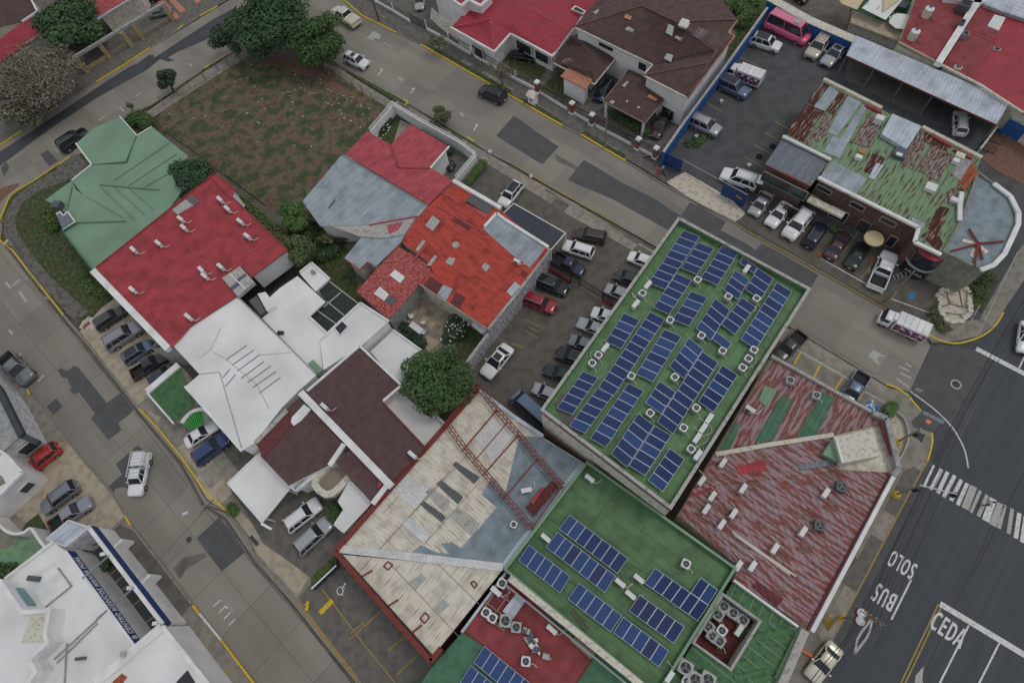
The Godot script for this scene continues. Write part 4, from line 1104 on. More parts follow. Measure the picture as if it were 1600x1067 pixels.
func low_solar_building():
	var outl=v2(6,[-7.5,.8,-7.7,-12.5,9.1,-13.3,9.5,0])
	var b=bldg("low_solar_building","lower rectangular green roof with solar rows, between the cream sheet roof and the fan pit","building",outl[0])
	ob("wall",prism(inset(outl,0.02),0,5.0),M.grey_wall,b)
	var pr=mb()
	ring(pr,outl,0.2,4.9,5.82)
	ob("parapet",pr,M.green_wall,b)
	var cap=mb()
	ring(cap,inset(outl,-0.03),0.26,5.82,5.89)
	ob("parapet_coping",cap,M.green_sheet,b)
	ob("roof",ribbed(at_height(inset(outl,0.22),5.2),outl[2]-outl[1],0.9,0.06,0.03),M.green_roof_low,b)
	for l in [v2(5.3,[1.4,-7.4,10,-9.3]),v2(5.3,[-7.5,-5.8,-6.1,-6]),v2(5.3,[2.2,-6.3,9.5,-7.4]),v2(5.3,[-2.2,-2.6,5.8,-3.7])]:
		ob("conduit",bar(mb(),l[0],l[1],0.12,0.08),M.green_wall,b)
	for l in [v2(5.24,[-3.6,-12.1,-3.7,-7.9]),v2(5.24,[.5,-11.1,.5,-10.4])]:
		ob("roof_seam",bar(mb(),l[0],l[1],0.12,0.03),M.green_roof_deep,b)
	var beam=v2(5.7,[-6.6,1,8.1,.2])
	ob("wall_top",bar(mb(),beam[0],beam[1]+(beam[1]-beam[0])*0.2,0.6,0.5),M.old_white,b)
	ob("pipe_run",bar(mb(),beam[0]+Vector3(0,0.1,0.7),beam[1]+(beam[1]-beam[0])*0.2+Vector3(0,0.1,0.7),0.16,0.16),M.grey_metal,b)
	solar_array("upper row of seven dark panels on the low green roof",Vector3(-5.82,5.6,-7.25),Vector3(0.96,5.6,-7.6),Vector3(-5.78,5.6,-5.51),7)
	solar_array("second row of seven paler panels on the low green roof",Vector3(-5.73,5.6,-5.22),Vector3(1.02,5.6,-5.6),Vector3(-5.67,5.6,-3.38),7,0.0,1)
	solar_array("five pale panels at the left corner of the low green roof",Vector3(-7.11,5.6,-2.52),Vector3(-2.23,5.6,-2.82),Vector3(-6.96,5.6,-0.73),5,0.0,1)
	solar_array("five panels in the lower row near the brown ladder of the low green roof",Vector3(-1.27,5.6,-2.89),Vector3(3.44,5.6,-3.23),Vector3(-1.22,5.6,-1.11),5,0.0,1)
	solar_array("five panels at the bottom end of the lower row on the low green roof",Vector3(3.59,5.6,-3.22),Vector3(8.3,5.6,-3.59),Vector3(3.66,5.6,-1.57),5,0.0,1)
	solar_array("five panels in the middle row right of the white condensers on the low roof",Vector3(3.65,5.6,-5.71),Vector3(8.26,5.6,-6.1),Vector3(3.67,5.6,-3.95),5,0.0,2)
	solar_array("row of six dark panels beside the right parapet of the low green roof",Vector3(3.4,5.6,-8.53),Vector3(8.92,5.6,-8.98),Vector3(3.37,5.6,-6.79),6)
	solar_array("two dark panels at the right corner of the low green roof",Vector3(7.07,5.6,-10.51),Vector3(8.85,5.6,-10.64),Vector3(7.08,5.6,-8.84),2)
	var ld=thing("ladder","rusty brown ladder lying flat on the low green roof","ladder",Vector3(0.55,5.25,-0.55))
	var a=v2(5.3,[-0.4,-0.6,1.8,-0.2])
	var st=mb()
	var off=(a[1]-a[0]).normalized().cross(Vector3.UP)*0.2
	for s in [-1,1]: bar(st,a[0]+off*s,a[1]+off*s,0.06)
	ob("rail",st,M.wood,ld)
	var ru=mb()
	for i in 9:
		var p=a[0].lerp(a[1],0.06+i*0.11)
		bar(ru,p-off,p+off,0.045)
	ob("rung",ru,M.wood,ld)

func worn_red_building():
	var h=4.6
	var outl=v2(4.6,[2.4,-14.2,.7,-34.3,11.8,-35,13.3,-35.1,16.2,-30.6,17.1,-13.2,9.6,-12.5,9.2,-13.8])
	var b=bldg("worn_red_building","low building with peeling red metal roof between the solar building and the avenue","building",outl[7])
	ob("wall",prism(inset(outl,0.05),0,4.3),M.cream_wall,b)
	var top=v2(4.6,[1.9,-21.7,.8,-34.2,11.8,-35,13.2,-35,9.9,-30.7])
	var mid=v2(4.6,[2.2,-17.2,1.8,-21.5,9.9,-30.6,11.9,-28,3.5,-19.3])
	var low=v2(4.6,[2.3,-14.2,2.2,-16.9,3.6,-19.2,12.1,-27.9,16,-30.7,17,-13.3,9.6,-12.5,9.3,-13.8])
	ob("roof_plane",ribbed(top,top[0]-top[1],0.55,0.14,0.05),M.worn_red_z,b)
	ob("roof_plane",ribbed(mid,mid[2]-mid[1],0.7,0.12,0.05),M.worn_red_x,b)
	ob("roof_plane",ribbed(low,low[5]-low[4]+(low[4]-low[3])*2.6,0.55,0.14,0.05),M.worn_red_x,b)
	ridge(b,v2(4.68,[1.9,-21.6,5.4,-25.7,9.9,-30.7]),"old_white",0.45,0.1)
	ridge(b,v2(4.68,[2.2,-17,3.5,-19.2,7.5,-23.3,12,-28]),"worn_red_x",0.4,0.1)
	var zd=top[0]-top[1]
	for d in [["green_roof_deep",v2(4.6,[4.2,-25.1,3.8,-31.1,4.9,-31.6,5.5,-26.3])],["green_roof_deep",v2(4.6,[7.2,-28.2,6.8,-34.2,8.1,-34.3,8.6,-29.6])],["green_sheet",v2(4.6,[2.2,-29.3,1.8,-31.1,3.1,-31.5,3.3,-29.2])],["green_roof_deep",v2(4.6,[1.9,-22.2,1.6,-25.8,2.2,-25.8,2.7,-22.9])]]:
		panel_on(b,d[1],d[0],0.055,0.04,"roof_sheet",zd,0.55)
	for d in [["maroon_sheet",v2(4.6,[11.2,-13,11.3,-13.8,13.9,-13.9,13.8,-12.9])],["red_roof",v2(4.6,[4.1,-21.7,5.9,-24.1,6.7,-23.3,4.8,-21.3])],["slate_roof",v2(4.6,[8.7,-25.7,10.9,-28.4,11.5,-28,9.1,-25.4])],["red_roof",v2(4.6,[2.1,-16.8,3.5,-19,3.8,-18.7,2.3,-16.3])]]:
		panel_on(b,d[1],d[0],0.06,0.04,"roof_sheet",low[5]-low[4]+(low[4]-low[3])*2.6,0.55)
	trim(b,v2(4.75,[.6,-34.4,11.8,-35.1]),0.3,0.5,"stone_strip","parapet",false)
	trim(b,v2(4.9,[11.7,-34.9,13,-35.2,16.2,-31.2,16.1,-30.3]),0.5,0.9,"grey_wall","corner_parapet",false)
	trim(b,v2(4.8,[16.2,-30.6,17.1,-13.1]),0.35,0.7,"white_trim","street_parapet",false)
	trim(b,v2(4.7,[16,-30.3,16.8,-13]),0.18,0.3,"maroon_sheet","gutter",false)
	trim(b,v2(4.95,[12.8,-34.6,15.2,-32.1]),0.35,0.2,"maroon_sheet","gutter",false)
	for l in [v2(4.66,[7.2,-16.1,13.8,-16.4]),v2(4.66,[7.5,-16,13.3,-16.2])]:
		ob("pipe_run",bar(mb(),l[0],l[1],0.14,0.12),M.pipe_white,b)
	# weathered white block standing on the corner of the roof
	var w=v2(6,[9.9,-29.9,12.3,-32.9,14.1,-30.9,11.7,-28])
	var bw=bldg("roof_block","weathered white curved-top box on the street corner of the worn red roof","roof structure",w[0])
	bw.position.y=4.6
	ob("casing",sheet(w,1.3),M.old_white,bw)
	ob("side_rim",bar(mb(),w[0]+Vector3(0,0.06,0),w[3]+Vector3(0,0.06,0),0.2,0.16),M.white_trim,bw)
	ob("side_face",sheet(v2(5.4,[9.9,-27.9,9.9,-30,11.8,-28.2]),0.6),M.green_sheet,bw)

func pit_building():
	var outl=v2(4.4,[9.7,-12.5,16,-12.7,16.8,-12.7,17.5,-8,17.6,-4.1,10.2,2.3,9.9,-1.9])
	var pit=v2(4.4,[9.6,-10.7,13.2,-10.9,13.3,-6,9.8,-5.7])
	var b=bldg("fan_pit_building","green metal roof around a sunken pit of cooling fans at the bottom of the view","building",outl[0])
	# walls and the pit floor
	ob("wall",prism(inset(outl,0.1),0,2.9),M.grey_wall,b)
	var hole=flat(pit)
	var deck=v2(4.4,[9.7,-12.5,16,-12.7,17,-7.6,17.6,-4.1,10.2,2.3,9.9,-1.9])
	# four sheets round the pit
	var q=[
		[v2(4.4,[9.7,-12.5,16,-12.7,13.2,-10.9,9.6,-10.7]),v2(4.4,[16.1,-12.7,16.2,-9.2])],
		[v2(4.4,[16,-12.7,17,-7.6,13.3,-6,13.2,-10.9]),null],
		[v2(4.4,[17,-7.6,17.6,-4.1,10.2,2.3,9.9,-1.9,9.8,-5.7,13.3,-6]),null],
		[v2(4.4,[9.7,-12.5,9.6,-10.7,9.8,-5.7,9.9,-8.3]),null],
	]
	var dz=outl[3]-outl[2]
	var dx=outl[1]-outl[0]
	for i in 4:
		ob("roof_plane",sheet(q[i][0],0.08),M.green_deck,b)
		var rb=mb()
		ribs(rb,lift(q[i][0],0.002),dz if i==0 else dx,0.95,0.11,0.06)
		ob("standing_seam",rb,M.green_sheet,b)
	ridge(b,v2(4.5,[13.7,-9.6,14.6,-10.7,15.7,-11.9]),"green_deck",0.5,0.08)
	ridge(b,v2(4.5,[14,-5.6,16.1,-8.1]),"green_deck",0.4,0.08)
	trim(b,v2(4.7,[9.6,-12.4,16,-12.7]),0.2,0.6,"white_trim","parapet",false)
	trim(b,v2(4.7,[16.6,-12.8,17.2,-8,17.5,-4.1]),0.7,0.9,"stone_strip","street_parapet",false)
	trim(b,v2(4.6,[16.3,-12.6,16.7,-7.8]),0.35,0.4,"green_wall","gutter",false)
	ob("pit_floor",sheet(v2(2.95,[9.7,-10.8,13.3,-11.2,13.6,-6.2,10,-5.8]),0.05),M.rust_dark,b)
	var rim=mb()
	var rp=lift(pit,0.0)
	ring(rim,at_height(inset(pit,-0.2),4.4),0.22,2.9,4.75)
	ob("pit_rim",rim,M.stone_strip,b)
	var beams=mb()
	for i in 5:
		var p=pit[0].lerp(pit[3],0.15+i*0.18)
		var r=pit[1].lerp(pit[2],0.15+i*0.18)
		bar(beams,Vector3(p.x,3.02,p.z),Vector3(r.x,3.02,r.z),0.08)
	ob("floor_beam",beams,M.rust_iron,b)

func lower_red_green():
	var outl=v2(4.3,[-7.3,12,-7.1,7.6,-7.5,1,-6.5,1,8.3,.2,10.6,0,9.8,4.6,-6.5,18.8])
	var b=bldg("red_and_green_roof","low roof painted half red, half green at the bottom edge, with solar rows","building",outl[0])
	ob("wall",prism(inset(outl,0.05),0,4.1),M.grey_wall,b)
	ob("roof",sheet(outl,0.15),M.green_roof_deep,b)
	ob("red_roof_coat",sheet(lift(v2(4.3,[-7.1,7.5,-7.1,5.2,-7.3,1.1,-6.4,1.1,3.6,1.4,3.7,4.9,3.4,8.2,0,8.6,-4.7,7.1]),0.02),0.02),M.maroon_roof,b)
	var deep=v2(4.34,[-4.8,2.5,-4.2,1.5,3.7,1.3,3.7,2])
	for l in [v2(4.4,[-6.8,5.1,-4.2,4.9]),v2(4.4,[-7.2,4.2,-4.1,3.8]),v2(4.4,[-7.1,3,-4.3,2.4]),v2(4.4,[-6.8,5.1,-7,2.3]),v2(4.4,[-5.7,4.9,-5.8,2.3]),v2(4.4,[-4.2,4.9,-4.5,1.9])]:
		ob("frame_rail",bar(mb(),l[0]+Vector3(0,0.3,0),l[1]+Vector3(0,0.3,0),0.1,0.1),M.brown_metal,b)
	ob("rail_post",bar(mb(),Vector3(-4.23,4.3,4.94),Vector3(-4.18,5,4.89),0.1),M.brown_metal,b)
	ob("metal_awning",sheet(v2(4.9,[-5.3,3.7,-5.3,1.7,-4.2,1.5,-4.1,3.6]),0.05),M.zinc,b)
	ob("plinth",sheet(v2(4.8,[1.1,1.5,1.3,.8,3.5,.8,3.4,1.5]),0.5),M.brown_metal,b)
	trim(b,v2(4.5,[-7.1,7.6,-7.3,.9]),0.25,0.35,"zinc","gutter",false)
	for l in [v2(4.36,[-4.7,7.1,-7.1,7.5]),v2(4.36,[3.6,1.5,3.7,4.9])]:
		ob("coat_edge",bar(mb(),l[0],l[1],0.12,0.02),M.maroon_sheet,b)
	solar_array("four pale panels on the red roof coat at the bottom edge",Vector3(-4.68,4.75,7.03),Vector3(0.73,4.75,6.54),Vector3(-4.54,4.75,8.73),6,0.0,1)
	solar_array("pale solar row on the green coat at the very bottom edge",Vector3(-4.57,4.75,9.05),Vector3(0.8,4.75,8.51),Vector3(-4.41,4.75,10.7),6,0.0,1)
	var jk=bldg("scrap_pile","heap of broken white appliances and pipes on the bottom red roof","scrap",Vector3(-1.59,4.3,3.76))
	jk.position.y=4.3
	var mats=["unit_white","unit_dark","brown_metal","unit_grey"]
	var line=v2(4.4,[-2.7,3.7,-2.1,3.7,-1.5,3.8,-0.8,4,0,4,.7,4])
	for i in 26:
		var f=rnd(0,4.99)
		var p=line[int(f)].lerp(line[int(f)+1],f-int(f))+Vector3(rnd(-0.35,0.35),rnd(0.1,0.5),rnd(-0.35,0.35))
		ob("scrap_piece",box(mb(),p,rnd(0.25,0.7),rnd(0.15,0.5),rnd(0.2,0.5),rnd(0,PI)),M[mats[i % 4]],jk)

func cream_sheet_building():
	var H=4.8
	var outl=v2(4.8,[-21.7,10.2,-21.8,-11.3,-17,-11.5,-13.2,-11.8,-7.8,-12.5,-7.7,.8,-7.7,11.1])
	var b=bldg("cream_sheet_building","shed with stained cream metal sheets, red rim and a tangle of red trusses","building",outl[0])
	ob("wall",prism(inset(outl,0.15),0,4.5),M.maroon_sheet,b)
	var up=v2(4.8,[-21.8,10.1,-21.8,-11.3,-17,-11.5,-13.2,-11.8,-7.9,-12.4,-8,.6])
	var lo=v2(4.8,[-21.3,10.4,-7.7,.9,-7.8,10.9])
	var du=up[1]-up[0]
	var across=up[5]-up[0]
	ob("roof_plane",ribbed(up,Vector3(1,0,0.02),0.34,0.07,0.03),M.cream_sheet,b)
	ob("roof_plane",ribbed(lo,lo[1]-lo[2],0.34,0.07,0.03),M.cream_sheet_b,b)
	ridge(b,v2(4.88,[-21.9,10.2,-15.1,5.6,-7.8,.7]),"pale_sheet",0.75,0.1,"ridge_flashing")
	var xd=Vector3(1,0,0.02)
	panel_on(b,v2(4.8,[-15.8,5.5,-15.5,4.4,-14,4,-12.7,3.2,-14,3,-13.3,2.2,-12.2,2,-12.1,-0.2,-12,-3.2,-14.1,-3.2,-14.4,-5.3,-12.3,-4.9,-15,-10.4,-13.1,-11.7,-8,-12.3,-8,.5]),"blue_grey_roof",0.035,0.03,"roof_sheet",xd,0.34)
	for d in [["pale_sheet",v2(4.8,[-21.6,2.6,-21.6,.2,-18.5,-0.1,-18.4,2.3])],["pale_sheet",v2(4.8,[-18.5,4.2,-18.6,3.3,-15.5,3,-15.3,4.1])],["pale_sheet",v2(4.8,[-18.7,-7.1,-18.4,-10.1,-15.5,-10.3,-15.4,-6.5])],["skylight_dark",v2(4.8,[-18.5,-3.5,-18.5,-4,-15.4,-4.4,-15.4,-3.5])],["skylight_dark",v2(4.8,[-18.5,-1,-18.4,-1.6,-15.4,-1.8,-15.3,-0.9])],["skylight_dark",v2(4.8,[-18.4,1.6,-18.3,1.1,-15.4,.8,-15.4,1.5])],["stone_strip",v2(4.8,[-18.8,.4,-18.6,-0.4,-16.1,-0.6,-15.9,.6])],["stone_strip",v2(4.8,[-15.1,.4,-15.1,-0.7,-12.3,-0.9,-12.1,.5])],["skylight",v2(4.8,[-13.8,7.8,-13.7,6.4,-12.9,6.3,-13.1,7.8])],["skylight",v2(4.8,[-10.5,7.7,-10.4,6.6,-9.6,6.6,-9.8,7.8])],["zinc",v2(4.8,[-8.1,.8,-8.2,-1.8,-8.3,-12,-7.8,-12.4,-7.5,.7])]]:
		panel_on(b,d[1],d[0],0.06,0.03,"roof_sheet",xd,0.34)
	for l in [v2(4.86,[-18.5,10.3,-18.3,-2.9]),v2(4.86,[-18.5,7.4,-18,-5.8]),v2(4.86,[-15.3,4.2,-15.2,.1,-15.1,-3.9]),v2(4.86,[-16.9,7.7,-7,8]),v2(4.86,[-13.3,4.6,-7.4,4.7]),v2(4.86,[-20.7,4.6,-20.7,1.2])]:
		for i in l.size()-1: ob("sheet_joint",bar(mb(),l[i],l[i+1],0.045,0.02),M.brown_metal,b)
	trim(b,v2(4.9,[-21.8,10.4,-22,-11.5]),0.5,0.4,"rust_iron","red_rim",false)
	trim(b,v2(4.9,[-21.8,10.5,-7.6,11.2,-7.6,9.8]),0.5,0.4,"rust_iron","red_rim",false)
	trim(b,v2(4.86,[-21.3,10.3,-7.7,10.8]),0.14,0.12,"black_metal","gutter",false)
	trim(b,v2(4.9,[-21.8,-11.5,-16.9,-11.6,-13,-11.9]),0.4,0.35,"zinc","edge_flashing",false)
	for l in [v2(4.86,[-18.1,10.6,-17.6,9.3]),v2(4.86,[-14.1,10.6,-13.7,9.5]),v2(4.86,[-10.7,10.9,-10.4,9.6])]:
		ob("rust_bracket",bar(mb(),l[0],l[1],0.16,0.1),M.rust_iron,b)
	for f in [v2(4.86,[-17,8.3,-17,7.7,-16.4,7.6,-16.4,8.2]),v2(4.86,[-10.9,9.3,-10.9,8.6,-10.3,8.6,-10.3,9.3]),v2(4.86,[-9.3,3.8,-9.2,3.5,-8.7,3.5,-8.7,3.9])]:
		ob("hatch_frame",mb_ring(f),M.rust_iron,b)
	# stains and tears at the joint of the two sheets, drips of rust under the trusses
	var tr=bldg("red_truss","rust red steel trusses and cross beams lying over the cream and grey sheets","steel frame",Vector3(-22.24,4.8,-11.7))
	tr.position.y=4.8
	var l1=v2(5.5,[-22.3,-11.8,-18.6,-10.9,-15,-10.3,-11.8,-9.6,-8.1,-9])
	var l2=v2(5.5,[-22,-6.4,-18.5,-5.6,-15.1,-5,-11.9,-4.5,-7.9,-3.9])
	for l in [l1,l2]:
		for i in l.size()-1:
			var a=l[i]; var c=l[i+1]
			var s=(c-a).normalized().cross(Vector3.UP)*0.3
			var st=mb()
			bar(st,a+s,c+s,0.09)
			bar(st,a-s,c-s,0.09)
			bar(st,a+Vector3(0,0.45,0),c+Vector3(0,0.45,0),0.08)
			var k=6
			for j in k:
				bar(st,a.lerp(c,float(j)/k)+s,a.lerp(c,(j+0.5)/k)-s,0.05)
				bar(st,a.lerp(c,(j+0.5)/k)-s,a.lerp(c,(j+1.0)/k)+s,0.05)
				bar(st,a.lerp(c,float(j)/k)+s,a.lerp(c,(j+0.5)/k)+Vector3(0,0.45,0),0.045)
			ob("truss_length",st,M.rust_iron,tr)
	for i in 5:
		ob("cross_beam",bar(mb(),l1[i],l2[i],0.13),M.rust_iron,tr)
		for p in [l1[i],l2[i]]:
			ob("stub_post",bar(mb(),Vector3(p.x,4.8,p.z),p,0.12),M.rust_iron,tr)
	ob("cross_beam",bar(mb(),l1[1].lerp(l1[2],0.5),l2[1].lerp(l2[2],0.5),0.1),M.rust_orange,tr)
	var sg=bldg("fallen_sign_frame","dark red box frame with a pink red panel lying in the truss","sign frame",Vector3(-9.01,5,-7.13))
	sg.position.y=4.9
	ob("frame",sheet(v2(5.2,[-9.7,-5.1,-9.3,-8.8,-8.5,-8.8,-8.5,-4.9]),0.2),M.rust_dark,sg)
	ob("panel",sheet(v2(5.28,[-9.7,-5.8,-9.7,-7.7,-9.4,-7.7,-9.3,-5.8]),0.05),M.red_roof,sg)
	for i in 5:
		var a=Vector3(-9.42,5.3,-5.01).lerp(Vector3(-9.11,5.3,-8.72),0.1+i*0.2)
		ob("slat",bar(mb(),a,a+Vector3(-8.57,5.3,-4.98)-Vector3(-9.42,5.3,-5.01),0.09,0.08),M.rust_iron,sg)

func mb_ring(pts,w=0.12,h=0.1):
	var st=mb()
	for i in pts.size(): bar(st,pts[i],pts[(i+1) % pts.size()],w,h)
	return st

func brown_building():
	var b=bldg("brown_roof_building","building with dark brown corrugated roofs split by a white gutter wall","building",Vector3(-34.68,0,4.62))
	var zd=v2(5,[-35.5,9.8,-36,2.7])
	var x=Vector3(zd[1].x-zd[0].x,0,zd[1].z-zd[0].z)
	var big=v2(5.4,[-36.9,1,-36.1,-6.8,-28.9,-6.3,-29.2,-3.7,-21.8,-3,-22.2,2.3])
	var left=v2(5.3,[-37.1,1.8,-29.1,2.3,-28.7,4.9,-30.5,9.2,-35.4,9.1,-37.3,6.5])
	var small=v2(5.3,[-28.4,4.3,-28.1,2.3,-22.3,2.4,-22.3,4.7])
	for p in [big,left,small]:
		walls_under(b,p,"white_wall",0.15,0.06)
		ob("roof_plane",ribbed(p,x,0.32,0.15,0.06),M.brown_roof,b)
	panel_on(b,v2(5.3,[-36.9,8.5,-36.7,3.7,-35.2,3.6,-34.9,9]),"maroon_sheet",0.08,0.05)
	panel_on(b,v2(5.3,[-37.1,8.5,-37.2,3.8,-36.7,3.8,-36.6,8.4]),"stone_strip",0.3,0.2)
	panel_on(b,v2(5.3,[-35.9,4,-36,2.1,-34.9,2,-34.8,3.6,-35,4.5,-35.6,4.4]),"white_trim",0.14,0.08)
	panel_on(b,v2(5.4,[-23.1,3,-23.1,2.6,-22.6,2.7,-22.7,3.2]),"red_roof",0.1,0.04)
	trim(b,v2(5.6,[-37.2,1.4,-21.7,2.2]),0.75,0.45,"white_trim","gutter_wall",false)
	trim(b,v2(5.5,[-29,2.3,-28.5,4.9]),0.5,0.3,"white_trim","gutter_wall",false)
	trim(b,v2(5.55,[-22.2,2.2,-22,4.7]),0.5,0.3,"white_trim","gutter_wall",false)
	trim(b,v2(5.55,[-36.8,.8,-36.1,-6.8,-28.8,-6.4,-29.1,-3.8]),0.25,0.25,"white_trim","eave",false)
	trim(b,v2(5.5,[-29.1,-3.7,-21.7,-3]),0.16,0.2,"rust_iron","eave",false)
	var ang=v2(4,[-26.2,4.7,-22.7,4.8,-22.8,8.8,-24.2,8.9,-24.5,7.2,-25.6,7])
	walls_under(b,ang,"white_wall",0.2,0.06)
	ob("white_canopy",ribbed(ang,x,0.5,0.08,0.03),M.white_roof,b)
	trim(b,ang,0.12,0.16,"white_trim","roof_trim")
	# round-ended white balcony with a brown floor
	var bal=v2(3.6,[-28,3.4,-26.3,3.5,-26.2,5.8,-26.4,7,-27,7.7,-28,7.9,-29,7.8,-29.5,7.3,-29.7,6.5,-29.6,4.4])
	ob("balcony_floor",sheet(bal,0.3),M.brown_metal,b)
	var br=mb()
	ring(br,bal,0.7,3.4,4.2)
	ob("balcony_wall",br,M.old_white,b)
	ob("balcony_post",bar(mb(),Vector3(-28.9,0,7.58),Vector3(-27.47,3.3,7.2),0.4),M.white_wall,b)
	# white canopy over the forecourt
	var cn=bldg("white_canopy_roof","flat white metal canopy beside the brown roofs over the forecourt","canopy",Vector3(-30.66,3.4,13.93))
	var cp=v2(3.4,[-37,13.7,-36.8,9.2,-31.1,9.5,-30.7,13.9])
	ob("roof",ribbed(cp,x,0.8,0.05,0.02,0.12),M.white_roof,cn)
	trim(cn,cp,0.16,0.22,"white_trim","fascia")
	for p in [Vector3(-36.57,3.3,13.5),Vector3(-31.17,3.3,13.56),Vector3(-31.44,3.3,9.93)]:
		ob("post",bar(mb(),Vector3(p.x,0.1,p.z),p,0.15),M.white_wall,cn)
	ob("arm",bar(mb(),Vector3(-30.66,3.4,14.01),Vector3(-29.33,3.4,13.67),0.25,0.2),M.white_trim,cn)
	var sg=bldg("shop_sign_wall","white parapet board with dark raised letters beside the round balcony","sign",Vector3(-31,3.4,9.41))
	var s=v2(4.5,[-30.4,9.2,-30,6.2])
	var sb=Vector3(-30.25,3.5,9.53)
	ob("board",sheet(v2(4.4,[-30.9,9.4,-30.8,6.4,-29.3,6.5,-29.9,9.3]),0.6),M.white_trim,sg)
	lettering(sg,"BROMEDICA",Vector3(-30.1,4.4,7.96),Vector3(-30.9,4.4,7.91),null,2.4,0.42,"unit_dark",4.42)

func white_building():
	var b=bldg("white_roof_building","building with a large white sheet roof crossed by dark seam lines","building",Vector3(-40.69,0,10.88))
	var wh=v2(5.6,[-54.1,7.3,-54.2,6.2,-54.5,4.4,-54.1,3,-53,-1.9,-43,-1.5,-37.4,-1.2,-37.6,1.2,-37.6,4,-36.9,8.6,-37.3,10,-45.8,9.6,-48.6,9.5,-48.5,7.5])
	walls_under(b,wh,"white_wall",0.15,0.06)
	ob("roof",sheet(wh,0.12),M.white_roof,b)
	trim(b,v2(5.66,[-53,-1.9,-43,-1.5,-37.4,-1.2]),0.14,0.12,"grey_wall","eave",false)
	trim(b,v2(5.6,[-48.6,9.5,-45.8,9.6,-37.3,10]),0.3,0.25,"white_trim","eave",false)
	for l in [v2(5.63,[-48.5,7.5,-46.8,5.8,-37.4,9.9])]:
		ridge(b,l,"grey_wall",0.07,0.05,"hip_seam")
	for l in [v2(5.63,[-47.4,4.3,-46.9,1.6]),v2(5.63,[-46.3,4.3,-45.7,1.4]),v2(5.63,[-45.2,4.4,-44.7,1.4]),v2(5.63,[-44.1,4.7,-43.6,1.6]),v2(5.63,[-43.1,4.5,-42.5,1.5]),v2(5.63,[-42.1,4.5,-41.5,1.5]),v2(5.63,[-41,4.5,-40.5,1.7]),v2(5.63,[-45.9,6,-46.1,4.8]),v2(5.63,[-44.8,6.5,-45,4.8])]:
		ob("seam",bar(mb(),l[0],l[1],0.08,0.03),M.unit_dark,b)
	for l in [v2(5.63,[-49.4,4.7,-47.6,4.3,-42.1,4,-38.5,5]),v2(5.63,[-50.2,6.3,-50,4.6,-51.3,2.1]),v2(5.63,[-44.8,1.6,-41.9,-1.2])]:
		for i in l.size()-1: ob("seam",bar(mb(),l[i],l[i+1],0.05,0.02),M.stone_strip,b)
	# lean-to between red roof and white roof
	var f=bldg("white_flat_building","stepped flat white roofs around a dark netted courtyard","building",Vector3(-40.75,0,-2.39))
	var w1=v2(4.9,[-48.8,-1.9,-48.6,-4,-50.3,-4.3,-50.3,-6,-49.8,-8.6,-44.2,-8.3,-44.3,-5.7,-40.8,-5.6,-40.7,-4.5,-37.8,-2.2,-38.3,-1.1,-43.5,-1.6])
	var w2=v2(5.3,[-40.5,-4.3,-40.3,-10.8,-35.8,-11.2,-36.1,-7.1,-37.4,-2.1])
	var w3=v2(5,[-49.8,-9,-49.6,-10.9,-46.1,-10.8,-46.2,-8.5])
	var w4=v2(3.6,[-35.7,-7.3,-35.5,-11,-31,-11.1,-29.9,-7.5,-28.9,-7.1,-28.7,-5.9,-29.8,-6.4])
	var w5=v2(3.2,[-30.2,-3.9,-29.7,-5.8,-28.8,-5.9,-25,-5.7,-24,-6.6,-22.6,-6.4,-22.5,-3.2])
	for w in [w1,w2,w3,w4,w5]:
		walls_under(f,w,"white_wall",0.1,0.06)
		ob("flat_roof",sheet(w,0.12),M.white_roof,f)
	for w in [v2(5.05,[-44.1,-8.3,-44.2,-5.7,-40.7,-5.5]),v2(5.45,[-40.4,-4.4,-40.2,-10.8,-35.7,-11.2]),v2(5.1,[-49.8,-9.1,-49.6,-11,-46,-10.8]),v2(3.7,[-28.6,-5.9,-24.8,-5.7,-23.8,-6.5,-22.4,-6.4]),v2(3.7,[-35.5,-11,-30.9,-11.2])]:
		trim(f,w,0.2,0.26,"white_trim","parapet",false)
	trim(f,v2(4.98,[-40.7,-4.4,-37.7,-2.2]),0.1,0.1,"unit_dark","drain",false)
	ob("roof_opening",sheet(v2(5.33,[-40.5,-6.5,-40.3,-7.8,-39.1,-7.7,-39.1,-6.3]),0.03),M.dark_glass,f)
	var rim=mb_ring(v2(5.4,[-40.4,-6.5,-40.3,-7.8,-39.1,-7.7,-39,-6.3]),0.14,0.16)
	ob("opening_rim",rim,M.white_trim,f)
	ob("small_box",sheet(v2(5.6,[-51.4,-3.7,-50.8,-4.5,-48.3,-4,-48.6,-2.9]),0.7),M.white_roof,f)
	ob("louvre",sheet(v2(5.2,[-51.8,-2.4,-51.6,-3.5,-49.1,-2.8,-49,-2.1]),0.2),M.skylight_dark,f)
	ob("roof_vent",box(mb(),Vector3(-45.27,5.1,-2.05),0.7,0.3,0.4,0.6),M.black_metal,f)
	ob("vent_box",box(mb(),Vector3(-48.38,5.2,-10.16),0.6,0.3,0.4),M.grey_metal,f)
	ob("roof_hatch",sheet(v2(5.1,[-39.6,-1.5,-39.5,-2.2,-37.6,-2.1,-37.7,-1.4]),0.15),M.green_sheet,f)
	# netted court: dark floor with a white frame over it
	var ct=bldg("netted_court","dark courtyard under a white-framed net beside the flat white roofs","courtyard cover",Vector3(-40.98,4.7,-5.63))
	var cv=v2(4.5,[-44.6,-5.8,-44.4,-8.5,-46.5,-9,-46.4,-10.7,-41,-10.8,-41.2,-5.7])
	ob("net",sheet(cv,0.03),M.green_dark_net,ct)
